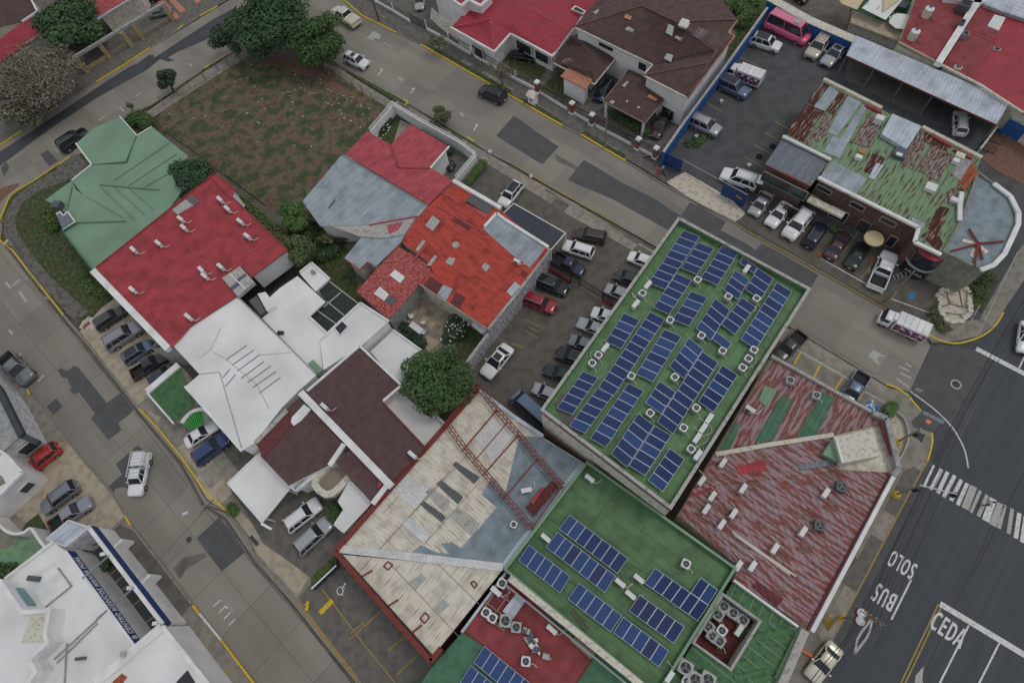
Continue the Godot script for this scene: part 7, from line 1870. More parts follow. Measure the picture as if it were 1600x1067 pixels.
func upper_left_house():
	var b=bldg("red_tile_house","house with a faded red roof behind a pale gateway at the upper left","house",Vector3(-123.84,0,-22.8))
	var r=v2(3.6,[-133.3,-29.1,-123.5,-35.4,-117.5,-29.1,-118,-21.4,-122.2,-22.1])
	walls_under(b,r,"cream_wall",0.4,0.06)
	ob("roof",ribbed(r,Vector3(0,0,1),0.5,0.1,0.05,0.08),M.worn_red_house,b)
	trim(b,v2(3.62,[-118,-21,-117.2,-29.1]),0.3,0.22,"zinc","eave",false)
	var d=bldg("brown_tile_cottage","house with brown and wine red roofs half hidden by the bare tree","house",Vector3(-131.94,0,-11.43))
	var d1=v2(3.6,[-137.2,-2.5,-129.6,-12.7,-129.4,-15.7,-135.3,-17.4,-154.5,-11.2])
	var d2=v2(3.5,[-128.1,2.2,-129.6,-12.7,-129.6,-15.8,-123.6,-15,-123.9,-10.1,-123.3,2.3])
	for p in [d1,d2]: walls_under(d,p,"cream_wall",0.3,0.06)
	ob("roof_plane",ribbed(d1,Vector3(0,0,1),0.4,0.15,0.06,0.08),M.tile_roof,d)
	ob("roof_plane",ribbed(d2,Vector3(0,0,1),0.6,0.1,0.05,0.08),M.crimson_roof,d)
	trim(d,v2(3.68,[-129.3,-12.6,-129.3,-15.7,-135.2,-17.3]),0.25,0.3,"white_trim","wall_cap",false)
	trim(d,v2(3.6,[-123.4,-14.9,-123.7,-10.1]),0.2,0.2,"grey_wall","eave",false)
	var g=bldg("gateway_frame","cream gateway of square posts under one long beam at the upper left pavement","gateway",Vector3(-115.97,0,-18.39))
	var pb=v2(0.1,[-114.3,-13.5,-114,-17.9,-113.1,-21.9,-113,-24.2,-112.3,-30.3])
	var hh=2.7
	for i in pb.size():
		ob("post",bar(mb(),pb[i],pb[i]+Vector3(0,hh,0),0.7),M.tan_wall,g)
	ob("beam",bar(mb(),pb[0]+Vector3(0,hh+0.2,0)-(pb[4]-pb[0])*0.02,pb[4]+Vector3(0,hh+0.2,0)+(pb[4]-pb[0])*0.02,0.55,0.4),M.grey_wall,g)
	for i in 4:
		if i==2: continue
		ob("low_wall" if i==0 else "rail_panel",bar(mb(),pb[i]+Vector3(0,0.35,0),pb[i+1]+Vector3(0,0.35,0),0.2,0.6),M.tan_wall if i==0 else M.brown_metal,g)
	for p in [v2(0.15,[-115.2,-32.3,-115.7,-34.4,-112.3,-33.4,-112.1,-32.3]),v2(0.15,[-118.4,-32.2,-118.2,-33.6,-111.5,-31.6,-111.7,-30.6])]:
		pass
	var pth=ground_of("garden_path")
	ob("paving",sheet(v2(0.16,[-118.6,-33.3,-118.6,-34.1,-112.1,-33.2,-112.4,-32.1]),0.05),M.terracotta,pth)
	ob("paving",sheet(v2(0.16,[-119.9,-31.6,-119.8,-32.9,-111.7,-31.4,-111.7,-30.6]),0.05),M.terracotta,pth)
	ob("paving",sheet(v2(0.16,[-113.6,-35.8,-113.3,-38.4,-111.9,-37.7,-111.8,-35.3]),0.05),M.terracotta,pth)

# ---------- vehicles ----------
# forward is +x, wheels on y = 0
const KINDS={
	"sedan": {"l": 4.5,"w": 1.78,"h": 1.44,"belt": 0.94,"hood": 0.86,"wsb": 0.2,"wst": 0.03,"rt": -0.2,"rb": -0.34,"tail": 0.93},
	"hatch": {"l": 4.0,"w": 1.72,"h": 1.52,"belt": 0.96,"hood": 0.9,"wsb": 0.26,"wst": 0.1,"rt": -0.38,"rb": -0.47,"tail": 0.95},
	"suv": {"l": 4.55,"w": 1.86,"h": 1.7,"belt": 1.08,"hood": 1.02,"wsb": 0.24,"wst": 0.1,"rt": -0.4,"rb": -0.475,"tail": 1.06},
	"pickup": {"l": 5.2,"w": 1.86,"h": 1.76,"belt": 1.1,"hood": 1.04,"wsb": 0.24,"wst": 0.12,"rt": -0.1,"rb": -0.14,"tail": 1.0},
	"van": {"l": 6.4,"w": 2.0,"h": 2.55,"belt": 1.35,"hood": 1.15,"wsb": 0.4,"wst": 0.27,"rt": -0.47,"rb": -0.495,"tail": 1.3},
}

func loft(st,rings):
	for i in rings.size()-1:
		var a=rings[i]; var b=rings[i+1]
		var ca=Vector3.ZERO
		for p in a: ca+=p
		for p in b: ca+=p
		ca /= (a.size()+b.size())
		for j in a.size():
			var q=(j+1) % a.size()
			quad(st,a[j],a[q],b[q],b[j],(a[j]+a[q]+b[j]+b[q])*0.25-ca)
	for e in [0,rings.size()-1]:
		var r=rings[e]
		var c=Vector3.ZERO
		for p in r: c+=p
		c /= r.size()
		var n=Vector3(1,0,0) if r[0].x>rings[1 if e==0 else rings.size()-2][0].x else Vector3(-1,0,0)
		for j in r.size(): tri(st,c,r[j],r[(j+1) % r.size()],n)

func section(x,w,y0,y1,crown=0.03):
	return [Vector3(x,y0,-w*0.9),Vector3(x,y0+(y1-y0)*0.4,-w),Vector3(x,y1-0.1,-w*0.99),Vector3(x,y1-0.02,-w*0.9),Vector3(x,y1+crown*0.8,-w*0.5),Vector3(x,y1+crown,0),
		Vector3(x,y1+crown*0.8,w*0.5),Vector3(x,y1-0.02,w*0.9),Vector3(x,y1-0.1,w*0.99),Vector3(x,y0+(y1-y0)*0.4,w),Vector3(x,y0,w*0.9)]

func car_proto(kind,extras={}):
	var k=KINDS[kind]
	var L=k.l; var W=k.w*0.5; var B=k.belt; var H=k.h
	var o=thing("parked_car","","car")
	var wsb=k.wsb*L; var wst=k.wst*L; var rt=k.rt*L; var rb=k.rb*L
	var bed=kind=="pickup"
	var back=-0.5*L if not bed else rb-0.05
	var st=smooth()
	var rings=[section(L*0.5,W*0.7,0.38,k.hood-0.28,0.02),section(L*0.487,W*0.84,0.26,k.hood-0.13),section(L*0.45,W*0.95,0.22,k.hood-0.05),section(L*0.36,W,0.2,k.hood,0.05),section(wsb,W,0.2,B-0.03,0.04)]
	rings.append(section((wst+rt)*0.5,W,0.2,B,0.0))
	if bed:
		rings.append(section(back,W,0.22,B,0.0))
	else:
		rings.append(section(rb,W,0.2,k.tail,0.03))
		if kind=="sedan": rings.append(section(-L*0.44,W*0.97,0.24,k.tail-0.02,0.03))
		rings.append(section(-L*0.482,W*0.88,0.28,k.tail-0.1,0.02))
		rings.append(section(-L*0.5,W*0.76,0.36,k.tail-0.26,0.02))
	loft(st,rings)
	var body=ob("body",st,M.car_white,o)
	if bed:
		var bd=mb()
		var x0=back; var x1=-L*0.5
		for s in [-1,1]: bar(bd,Vector3(x0,0.72,s*(W-0.05)),Vector3(x1,0.72,s*(W-0.05)),0.1,0.66)
		bar(bd,Vector3(x1+0.04,0.72,-W+0.1),Vector3(x1+0.04,0.72,W-0.1),0.08,0.64)
		bar(bd,Vector3(x1-0.06,0.5,-W+0.08),Vector3(x1-0.06,0.5,W-0.08),0.12,0.16)
		ob("cargo_bed",bd,M.car_white,o)
		var fl=mb()
		box(fl,Vector3((x0+x1)*0.5,0.55,0),absf(x0-x1)-0.1,0.08,W*2-0.2)
		ob("bed_floor",fl,M.unit_hole,o)
	# cabin: roof with pillars, and glass between
	var wb=W*0.9; var wt=W*0.74
	var rf=smooth()
	var roofr=[]
	for f in [0.0,0.06,0.3,0.7,0.94,1.0]:
		var x=lerpf(wst+0.06,rt-0.05,f)
		var e=0.06 if f in [0.0,1.0] else 0.0
		roofr.append([Vector3(x,H-0.1,-wt-0.02),Vector3(x,H-0.035-e,-wt*0.94),Vector3(x,H-e,-wt*0.5),Vector3(x,H+0.015-e,0),Vector3(x,H-e,wt*0.5),Vector3(x,H-0.035-e,wt*0.94),Vector3(x,H-0.1,wt+0.02)])
	loft(rf,roofr)
	ob("roof",rf,M.car_white,o)
	for s in [-1,1]:
		var pl=mb()
		bar(pl,Vector3(wsb,B-0.04,s*wb),Vector3(wst,H-0.07,s*wt),0.08,0.07)
		ob("pillar",pl,M.car_white,o)
		pl=mb()
		bar(pl,Vector3(rb,B-0.04,s*wb),Vector3(rt,H-0.07,s*wt),0.12 if kind != "van" else 0.2,0.1)
		ob("pillar",pl,M.car_white,o)
		var mids=[0.5] if not kind in ["suv","hatch"] else [0.42,0.76]
		for m in mids:
			pl=mb()
			bar(pl,Vector3(lerpf(wsb,rb,m),B-0.04,s*wb),Vector3(lerpf(wst,rt,m),H-0.07,s*wt),0.09,0.06)
			ob("pillar",pl,M.car_white,o)
	var yb=B-0.02; var yt=H-(0.06 if kind != "van" else 0.3)
	var gl=func(n,q,nrm):
		var g=mb()
		quad(g,q[0],q[1],q[2],q[3],nrm)
		ob(n,g,M.dark_glass,o)
	gl.call("windscreen",[Vector3(wsb,yb,-wb),Vector3(wsb,yb,wb),Vector3(wst,yt,wt),Vector3(wst,yt,-wt)],Vector3(1,1,0))
	gl.call("rear_window",[Vector3(rb,yb,-wb),Vector3(rb,yb,wb),Vector3(rt,yt,wt),Vector3(rt,yt,-wt)],Vector3(-1,1,0))
	for s in [-1,1]:
		gl.call("side_window",[Vector3(wsb,yb,s*wb),Vector3(rb,yb,s*wb),Vector3(rt,yt,s*wt),Vector3(wst,yt,s*wt)],Vector3(0,0.3,s))
	# wheels
	for x in [L*0.31,-L*0.29]:
		for s in [-1,1]:
			var r=0.32 if kind in ["sedan","hatch"] else 0.37
			var w=mb()
			tube(w,[Vector3(x,r,s*(W-0.2)),Vector3(x,r,s*(W-0.19)),Vector3(x,r,s*(W+0.0)),Vector3(x,r,s*(W+0.015))],[r*0.9,r,r,r*0.9],14)
			var wh=ob("wheel",w,M.tyre,o)
			ob("rim",disc(mb(),Vector3(x,r,s*(W+0.02)),r*0.62,12,Vector3(0,0,s)),M.rim,wh)
	for s in [-1,1]:
		var hl=mb()
		bar(hl,Vector3(L*0.484,k.hood-0.22,s*W*0.52),Vector3(L*0.452,k.hood-0.16,s*W*0.86),0.16,0.12)
		ob("headlight",hl,M.lamp_clear,o)
		var tl=mb()
		var ty=k.tail-0.2
		bar(tl,Vector3(-L*0.49,ty,s*W*0.55),Vector3(-L*0.465,ty,s*W*0.88),0.14,0.16)
		ob("tail_light",tl,M.lamp_red,o)
		var mi=mb()
		box(mi,Vector3(wsb-0.28,B+0.08,s*(W+0.1)),0.12,0.14,0.22)
		ob("wing_mirror",mi,M.car_white,o)
	var gr=mb()
	box(gr,Vector3(L*0.497,0.45,0),0.03,0.22,W*0.9)
	ob("grille",gr,M.black_metal,o)
	var np=mb()
	box(np,Vector3(-L*0.5,0.55,0),0.02,0.13,0.4)
	ob("number_plate",np,M.plastic_white,o)
	if kind in ["suv"]:
		for s in [-1,1]:
			ob("roof_rail",bar(mb(),Vector3(wst-0.1,H+0.03,s*wt*0.88),Vector3(rt+0.1,H+0.03,s*wt*0.88),0.05,0.05),M.grey_metal,o)
	return o

func recolor(o,m):
	for c in o.get_children():
		if str(c.name).begins_with("body") or str(c.name).begins_with("roof") and not str(c.name).begins_with("roof_r") or str(c.name).begins_with("pillar") or str(c.name).begins_with("cargo") or str(c.name).begins_with("wing"):
			c.set_surface_override_material(0,m)

func car(kind,color,at,yaw,length,label,cat="car",group="",n="parked_car"):
	var k=KINDS[kind]
	var s=clampf(length/k.l,0.92,1.15)
	var o
	if not proto.has(kind):
		proto[kind]=car_proto(kind)
		o=proto[kind]
		o.transform=Transform3D(Basis(Vector3.UP,yaw).scaled_local(Vector3.ONE*s),at)
	else:
		o=dup(proto[kind],n,at,yaw,s)
	o.position.y+=0.02
	recolor(o,M[color])
	o.set_meta("label",label)
	o.set_meta("category",cat)
	if o.has_meta("group"): o.remove_meta("group")
	if group: o.set_meta("group",group)
	return o

func on_roof(o,kind,what,m="dark_glass",rails=4):
	var k=KINDS[kind]
	var L=k.l
	var st=mb()
	if what=="sunroof":
		box(st,Vector3(lerpf(k.wst,k.rt,0.38)*L,k.h+0.012,0),0.75,0.02,0.85)
		ob("sunroof",st,M[m],o)
	elif what=="panorama":
		box(st,Vector3(lerpf(k.wst,k.rt,0.5)*L,k.h+0.01,0),(k.wst-k.rt)*L*0.8,0.02,k.w*0.6)
		ob("glass_roof",st,M[m],o)
	elif what=="rack":
		for i in rails:
			var x=lerpf(k.wst-0.06,k.rt+0.02,float(i)/(rails-1))*L
			bar(st,Vector3(x,k.h+0.07,-k.w*0.33),Vector3(x,k.h+0.07,k.w*0.33),0.05)
		for s in [-1,1]: bar(st,Vector3(k.wst*L-0.2,k.h+0.07,s*k.w*0.33),Vector3(k.rt*L+0.05,k.h+0.07,s*k.w*0.33),0.05)
		ob("roof_rack",st,M[m],o)
	for c in o.get_children():
		if c.position != Vector3.ZERO: c.position=Vector3.ZERO

func box_truck(label,at,yaw,length,cab,n="delivery_truck"):
	var o=thing(n,label,"truck",Vector3.ZERO,"small delivery trucks with purple printed sides")
	var s=clampf(length/5.8,0.9,1.15)
	var parts=[]
	var st=smooth()
	loft(st,[section(2.9,0.82,0.4,0.95),section(2.8,0.9,0.35,1.25),section(2.2,0.92,0.35,1.3),section(1.35,0.92,0.35,1.3)])
	ob("cab",st,cab,o)
	var up=smooth()
	loft(up,[section(2.35,0.76,1.25,1.95),section(2.2,0.8,1.25,2.05),section(1.4,0.8,1.25,2.05),section(1.36,0.76,1.25,1.98)])
	ob("cab_roof",up,cab,o)
	var ws=mb()
	quad(ws,Vector3(2.78,1.3,-0.8),Vector3(2.78,1.3,0.8),Vector3(2.38,1.95,0.7),Vector3(2.38,1.95,-0.7),Vector3(1,1,0))
	ob("windscreen",ws,M.dark_glass,o)
	for d in [-1,1]:
		var sw=mb()
		quad(sw,Vector3(2.7,1.3,d*0.83),Vector3(1.7,1.3,d*0.83),Vector3(1.7,1.88,d*0.81),Vector3(2.4,1.88,d*0.81),Vector3(0,0,d))
		ob("side_window",sw,M.dark_glass,o)
		var pr=mb()
		box(pr,Vector3(-0.85,1.45,d*1.005),3.7,1.25,0.02)
		ob("printed_side",pr,M.truck_print,o)
		for k in 5:
			var q=mb()
			box(q,Vector3(-2.1+k*0.55,1.75+0.1*(k % 2),d*1.02),0.36,0.34,0.012,0)
			ob("printed_shape",q,M.plastic_white if k % 2==0 else M.print_purple,o)
	var bx=mb()
	box(bx,Vector3(-0.85,1.5,0),3.9,1.8,1.98)
	ob("cargo_box",bx,M.white_trim,o)
	var ri=mb()
	for k in 6: bar(ri,Vector3(-2.75+k*0.76,2.41,-0.98),Vector3(-2.75+k*0.76,2.41,0.98),0.05,0.02)
	ob("roof_rib",ri,M.stone_strip,o)
	var cool=mb()
	box(cool,Vector3(1.25,2.1,0),0.5,0.42,1.1)
	ob("cooling_unit",cool,M.plastic_white,o)
	var ch=mb()
	box(ch,Vector3(0,0.45,0),5.5,0.22,1.3)
	ob("chassis",ch,M.black_metal,o)
	for x in [2.1,-1.6]:
		for d in [-1,1]:
			var w=mb()
			tube(w,[Vector3(x,0.38,d*0.62),Vector3(x,0.38,d*0.9)],0.38,14)
			var wh=ob("wheel",w,M.tyre,o)
			ob("rim",disc(mb(),Vector3(x,0.38,d*0.91),0.22,12,Vector3(0,0,d)),M.rim,wh)
	for d in [-1,1]:
		var hl=mb()
		box(hl,Vector3(2.88,0.72,d*0.6),0.06,0.18,0.28)
		ob("headlight",hl,M.lamp_clear,o)
		var mi=mb()
		box(mi,Vector3(2.5,1.5,d*1.05),0.1,0.3,0.16)
		ob("wing_mirror",mi,M.black_metal,o)
	o.transform=Transform3D(Basis(Vector3.UP,yaw).scaled_local(Vector3.ONE*s),at)
	return o

func build_cars():
	paint("car_white",c8(208,210,212))
	paint("car_silver",c8(150,154,158),0.3,0.35)
	paint("car_grey",c8(110,114,120),0.3,0.35)
	paint("car_lilac",c8(132,130,142),0.3,0.3)
	paint("car_dark",c8(52,56,60),0.25,0.2)
	paint("car_black",Color(0.012,0.013,0.016).linear_to_srgb(),0.15)
	paint("car_red",c8(138,22,40))
	paint("car_scarlet",c8(160,42,40))
	paint("car_blue",c8(40,56,100),0.25,0.2)
	paint("car_navy",c8(32,40,60),0.25,0.2)
	paint("car_steel",c8(86,104,128),0.28,0.3)
	paint("car_brown",c8(58,46,44),0.25,0.2)
	paint("car_plum",c8(64,48,56),0.25,0.2)
	paint("car_pink",c8(214,96,134),0.35)
	paint("car_champagne",c8(176,168,156),0.3,0.3)
	paint("car_cream",c8(188,184,168),0.3,0.2)
	paint("car_jade",c8(32,44,42),0.2,0.2)
	M.print_purple=mat("print_purple",c8(104,60,130),"",sc(1),"",sc(1),0.5)
	var gs="cars on the streets and in the yards"
	# left street, lower left forecourts
	var c=car("pickup","car_grey",Vector3(-72.63,0,23.09),0.069,7.46,"grey double-cab pickup parked by the blue kerb at the left edge","pickup",gs)
	car("hatch","car_scarlet",Vector3(-58.99,0,27.15),-1.658,4.23,"red hatchback on the beige forecourt of the left white buildings","car",gs)
	c=car("suv","car_grey",Vector3(-53.13,0,28.32),-1.721,4.50,"dark silver estate car between the red hatchback and a grey pickup","car",gs)
	car("pickup","car_lilac",Vector3(-50.35,0,28.51),1.351,5.13,"lilac grey pickup backed against the clinic canopy","pickup",gs)
	c=car("pickup","car_white",Vector3(-47.76,0,20.53),-0.814,5.03,"white pickup with a ladder rack driving on the left street","pickup",gs,"moving_pickup")
	var rk=mb()
	for s in [-1,1]:
		bar(rk,Vector3(0.5,1.95,s*0.75),Vector3(-2.6,1.95,s*0.8),0.07)
		for x in [-0.4,-1.4,-2.5]: bar(rk,Vector3(x,0.9,s*0.82),Vector3(x,1.95,s*0.78),0.06)
	for k in 8: bar(rk,Vector3(0.45-k*0.43,1.97,-0.76),Vector3(0.45-k*0.43,1.97,0.76),0.06)
	ob("ladder_rack",rk,M.pale_metal,c).position=Vector3.ZERO
	var cn=mb()
	box(cn,Vector3(-1.72,1.3,0),1.7,0.7,1.6)
	ob("bed_cover",cn,M.car_white,c).position=Vector3.ZERO
	# under the red roof
	c=car("suv","car_dark",Vector3(-68.83,0,10.95),1.398,3.96,"black tall car, uppermost of the row under the red roof fascia","car",gs)
	c=car("suv","car_lilac",Vector3(-65.01,0,11.25),1.359,5.04,"lilac grey boxy off-roader second in the row under the red roof fascia","car",gs)
	c=car("hatch","car_steel",Vector3(-61.49,0,11.39),1.358,4.08,"dark grey blue hatchback third in the row under the red roof fascia","car",gs)
	on_roof(c,"hatch","panorama")
	c=car("pickup","car_black",Vector3(-58.64,0,11.52),1.325,4.17,"black pickup fourth in the row under the red roof fascia","pickup",gs)
	c=car("hatch","car_navy",Vector3(-56.1,0,11.24),1.416,3.30,"navy hatchback squeezed against the green canopy","car",gs)
	car("sedan","car_white",Vector3(-45.92,0,12.75),1.346,4.19,"white saloon with its rear window to the street below the green slats","car",gs)
	c=car("hatch","car_blue",Vector3(-43.39,0,13.1),1.414,4.47,"dark blue car beside the white saloon under the white roof","car",gs)
	car("suv","car_white",Vector3(-28.95,0,10.97),1.380,4.45,"white estate car in the forecourt below the round balcony","car",gs)
	car("suv","car_silver",Vector3(-26.35,0,11.68),1.471,4.58,"silver estate car beside the white one in the forecourt","car",gs)
	# upper streets
	c=car("suv","car_black",Vector3(-101.47,0,-3.41),1.502,5.08,"black off-roader parked on the corner street beside the green roof","car",gs)
	c=car("pickup","car_cream",Vector3(-85.43,0,-48.02),3.110,7.02,"white pickup with a cream bed cover under the big trees at the top","pickup",gs)
	box_on(c,Vector3(-1.65,1.05,0),Vector3(1.75,0.12,1.6),"car_cream","bed_cover")
	c=car("suv","car_white",Vector3(-76.18,0,-41.88),0.096,4.45,"white small car half under the dark green tree","car",gs)
	on_roof(c,"suv","sunroof")
	c=car("hatch","car_black",Vector3(-53.25,0,-49),-3.036,4.87,"black compact car parked at the yellow kerb of the upper street","car",gs)
	on_roof(c,"hatch","panorama")
	car("sedan","car_silver",Vector3(-77.5,0,-58.09),-0.852,4.34,"silver car on the drive behind the top fence","car",gs)
	c=car("suv","car_navy",Vector3(-40.08,0,-59.13),-1.374,3.93,"navy blue car in the drive between the two tiled garages","car",gs)
	c=car("sedan","car_black",Vector3(-54.65,0,-58.02),0.375,3.79,"black car in the shade beside the crimson roof eave","car",gs)
	car("sedan","car_plum",Vector3(-29.6,0,-58.25),-1.331,4.75,"plum coloured car behind the brick-pillared fence at the blue wall","car",gs)
	car("sedan","car_black",Vector3(-50.6,0,-34.83),0.271,3.35,"black car under the rose red carport roof","car",gs)
	c=car("suv","car_white",Vector3(-38.85,0,-36.38),-1.463,4.40,"white car with a black glass roof in front of the white yard wall","car",gs)
	on_roof(c,"suv","panorama")
	car("sedan","car_grey",Vector3(-115,0,-29.91),0.951,2.77,"grey car behind the cream gateway posts","car",gs)
	# car park left of the solar roof
	car("suv","car_brown",Vector3(-26.03,0,-37.5),-2.744,4.12,"dark brown off-roader at the street end of the middle car park","car",gs)
	car("suv","car_white",Vector3(-25.99,0,-34.86),-2.850,4.24,"white long estate car next to the dark brown one","car",gs)
	c=car("pickup","car_navy",Vector3(-25.65,0,-32.27),0.123,4.58,"dark blue pickup-like car just above the black fence","car",gs)
	car("suv","car_black",Vector3(-25.38,0,-28.67),0.226,4.49,"black car just below the black fence against the graffiti wall","car",gs)
	car("suv","car_red",Vector3(-25.01,0,-25.72),0.228,4.37,"cherry red car parked against the graffiti wall","car",gs)
	c=car("sedan","car_white",Vector3(-24.06,0,-16.44),-1.520,4.91,"white saloon with a sunroof alone at the lower end of the car park","car",gs)
	on_roof(c,"sedan","sunroof")
	car("hatch","car_white",Vector3(-18.62,0,-38.43),-2.929,2.26,"white car nearest the street along the left parapet of the tall roof","car",gs)
	car("hatch","car_dark",Vector3(-18.39,0,-35.23),-2.879,2.20,"charcoal car second from the street along the left parapet","car",gs)
	car("hatch","car_silver",Vector3(-18.12,0,-32.84),-2.925,2.58,"silver car with a bright windscreen at the fence end beside the parapet","car",gs)
	car("hatch","car_white",Vector3(-17.45,0,-29.29),-2.847,2.47,"white car just below the fence, half hidden by the parapet","car",gs)
	car("sedan","car_silver",Vector3(-17.76,0,-27.07),-2.904,2.95,"silver saloon half hidden by the parapet, below a white car","car",gs)
	car("hatch","car_grey",Vector3(-17.34,0,-24.62),-2.876,2.40,"grey car half hidden by the parapet, above two black ones","car",gs)
	car("suv","car_black",Vector3(-17.26,0,-22.4),-2.834,2.84,"black car upper of two half hidden by the parapet","car",gs)
	car("sedan","car_jade",Vector3(-17.15,0,-19.87),-2.817,2.88,"blackish green car lower of two dark ones along the parapet","car",gs)
	car("hatch","car_silver",Vector3(-16.83,0,-17.06),-2.880,2.78,"silver car near the lower corner of the tall building","car",gs)
	car("van","car_steel",Vector3(-16.87,0,-14.29),3.069,3.07,"grey blue van end standing at the lower corner of the tall building","van",gs)
	# yard at the upper right
	c=car("van","car_pink",Vector3(-24.68,0,-84.55),-0.054,6.90,"bright pink minibus with a roof rack by the blue wall","minibus",gs,"minibus")
	on_roof(c,"van","rack","pale_metal",9)
	box_on(c,Vector3(0.9,2.6,0),Vector3(0.9,0.16,0.9),"unit_grey","roof_air_conditioner")
	c=car("suv","car_white",Vector3(-26.04,0,-80.55),0.143,4.67,"white car with a black roof below the pink minibus","car",gs)
	on_roof(c,"suv","panorama")
	c=car("suv","car_champagne",Vector3(-19.49,0,-84.11),-1.541,5.70,"champagne estate car with a roof rack beside the pink minibus","car",gs)
	on_roof(c,"suv","rack","cream_wall",5)
	c=car("sedan","car_silver",Vector3(-16.88,0,-83.95),-1.596,5.18,"silver car with a sunroof at the end of the long carport","car",gs)
	on_roof(c,"sedan","sunroof")
	box_truck("small box truck with a purple printed side next to the steel blue car",Vector3(-24.99,0,-72.87),-3.035,5.37,M.car_white)
	c=car("suv","car_steel",Vector3(-25.14,0,-70.14),0.029,5.07,"steel blue estate car beside the small box truck","car",gs)
	on_roof(c,"suv","panorama")
	car("suv","car_silver",Vector3(-24.51,0,-61.78),0.050,4.84,"silver estate car alone by the blue wall with weeds","car",gs)
	c=car("suv","car_white",Vector3(-15.7,0,-56.47),-2.952,5.02,"white estate car with its tailgate open at the blue gate","car",gs)
	on_roof(c,"suv","rack","pale_metal",6)
	box_on(c,Vector3(-2.35,1.75,0),Vector3(0.8,0.08,1.3),"car_white","open_tailgate")
	c=car("hatch","car_silver",Vector3(-11.36,0,-54.6),-1.570,4.07,"silver hatchback first in the row before the brick front","car",gs)
	car("sedan","car_white",Vector3(-8.76,0,-54.57),-1.601,4.47,"white saloon second in the row before the brick front","car",gs)
	car("suv","car_white",Vector3(-6.11,0,-54.5),-1.581,4.94,"white estate car third in the row before the brick front","car",gs)
	car("suv","car_navy",Vector3(-3.61,0,-54.42),1.621,4.18,"navy off-roader with a spare wheel, fourth before the brick front","car",gs)
	car("sedan","car_plum",Vector3(-0.73,0,-54.67),1.620,4.57,"black and plum car fifth in the row before the brick front","car",gs)
	car("sedan","car_jade",Vector3(1.81,0,-54.78),1.629,4.35,"dark green car sixth in the row before the brick front","car",gs)
	c=car("pickup","car_white",Vector3(5.12,0,-54.55),1.722,5.65,"white pickup with an open bed at the end of the row before the brick front","pickup",gs)
	car("suv","car_white",Vector3(2.48,0,-81.51),1.988,3.93,"white car sticking out from under the long carport","car",gs)
	box_truck("white cab box truck with a purple side driving on the upper side street",Vector3(10.21,0,-48.97),-3.011,4.41,M.car_white,"moving_truck")
	car("sedan","car_white",Vector3(21.31,0,-55.87),-1.277,2.99,"white car entering at the right edge on the avenue","car",gs)
	car("sedan","car_cream",Vector3(20.39,0,-12.39),-1.678,4.20,"pale cream saloon parked half on the avenue pavement","car",gs)
	c=car("pickup","car_dark",Vector3(1.65,0,-38.96),-1.704,2.22,"dark pickup tail beside the tall building at the marked bays","pickup",gs)
	c=car("pickup","car_steel",Vector3(9.7,0,-38.66),-1.550,3.62,"small truck with a black cover in the bay before the blue wheelchair mark","pickup",gs)
	car("sedan","car_black",Vector3(-27.7,0,-92.68),-0.227,2.06,"black car at the top edge behind the pink minibus wall","car",gs)
	car("suv","car_black",Vector3(-119.15,0,-32.41),-2.059,3.55,"black car under the top left gateway house","car",gs)

func box_on(o,c,s,m,n):
	var st=mb()
	box(st,c,s.x,s.y,s.z)
	var q=ob(n,st,M[m],o)
	q.position=Vector3.ZERO

# ---------- air conditioners ----------
func fan_proto(n,size,high,body,ringm):
	var o=thing(n,"","air conditioner")
	var s=size*0.5
	var st=mb()
	box(st,Vector3(0,0.12+high*0.5,0),size,high-0.02,size)
	ob("casing",st,M[body],o)
	var top=mb()
	var k=24
	var y=0.12+high
	for i in k:
		var a=TAU*i/k; var b=TAU*(i+1)/k
		var f=func(t):
			var d=Vector3(cos(t),0,sin(t))
			var m=maxf(absf(d.x),absf(d.z))
			return d*minf(s*1.02/m,s*1.22)
		var p=f.call(a); var q=f.call(b)
		var pi=Vector3(cos(a),0,sin(a))*s*0.74; var qi=Vector3(cos(b),0,sin(b))*s*0.74
		var u=Vector3(0,y+0.05,0); var l=Vector3(0,y-0.02,0)
		quad(top,p+u,q+u,qi+u,pi+u,Vector3.UP)
		quad(top,p+u,q+u,q+l,p+l,p)
		quad(top,pi+u,qi+u,qi+l,pi+l,-p)
	ob("fan_rim",top,M[ringm],o)
	ob("fan_opening",disc(mb(),Vector3(0,y,0),s*0.76,20),M.unit_hole,o)
	var bl=mb()
	for i in 3:
		var t=TAU*i/3.0
		var d=Vector3(cos(t),0,sin(t)); var e=Vector3(-sin(t),0,cos(t))
		quad(bl,Vector3(0,y+0.02,0)+d*s*0.12,Vector3(0,y+0.02,0)+d*s*0.68-e*s*0.1,Vector3(0,y+0.035,0)+d*s*0.62+e*s*0.34,Vector3(0,y+0.035,0)+d*s*0.2+e*s*0.2,Vector3.UP)
	drum(bl,Vector3(0,y+0.01,0),s*0.16,s*0.14,0.04,10)
	ob("fan_blade",bl,M.fan_blade,o)
	var gd=mb()
	for i in 6: bar(gd,Vector3(-s*0.74,y+0.055,0).rotated(Vector3.UP,PI*i/6),Vector3(s*0.74,y+0.055,0).rotated(Vector3.UP,PI*i/6),0.012)
	ob("fan_guard",gd,M.grey_metal,o)
	var ft=mb()
	for x in [-1,1]: box(ft,Vector3(x*s*0.7,0.06,0),0.1,0.12,size)
	ob("foot",ft,M.grey_metal,o)
	var pp=mb()
	tube(pp,curve([Vector3(s,0.3,s*0.4),Vector3(s+0.25,0.1,s*0.5),Vector3(s+0.5,0.06,s*1.0)],4),0.035,6)
	ob("pipe",pp,M.pipe_white,o)
	return o

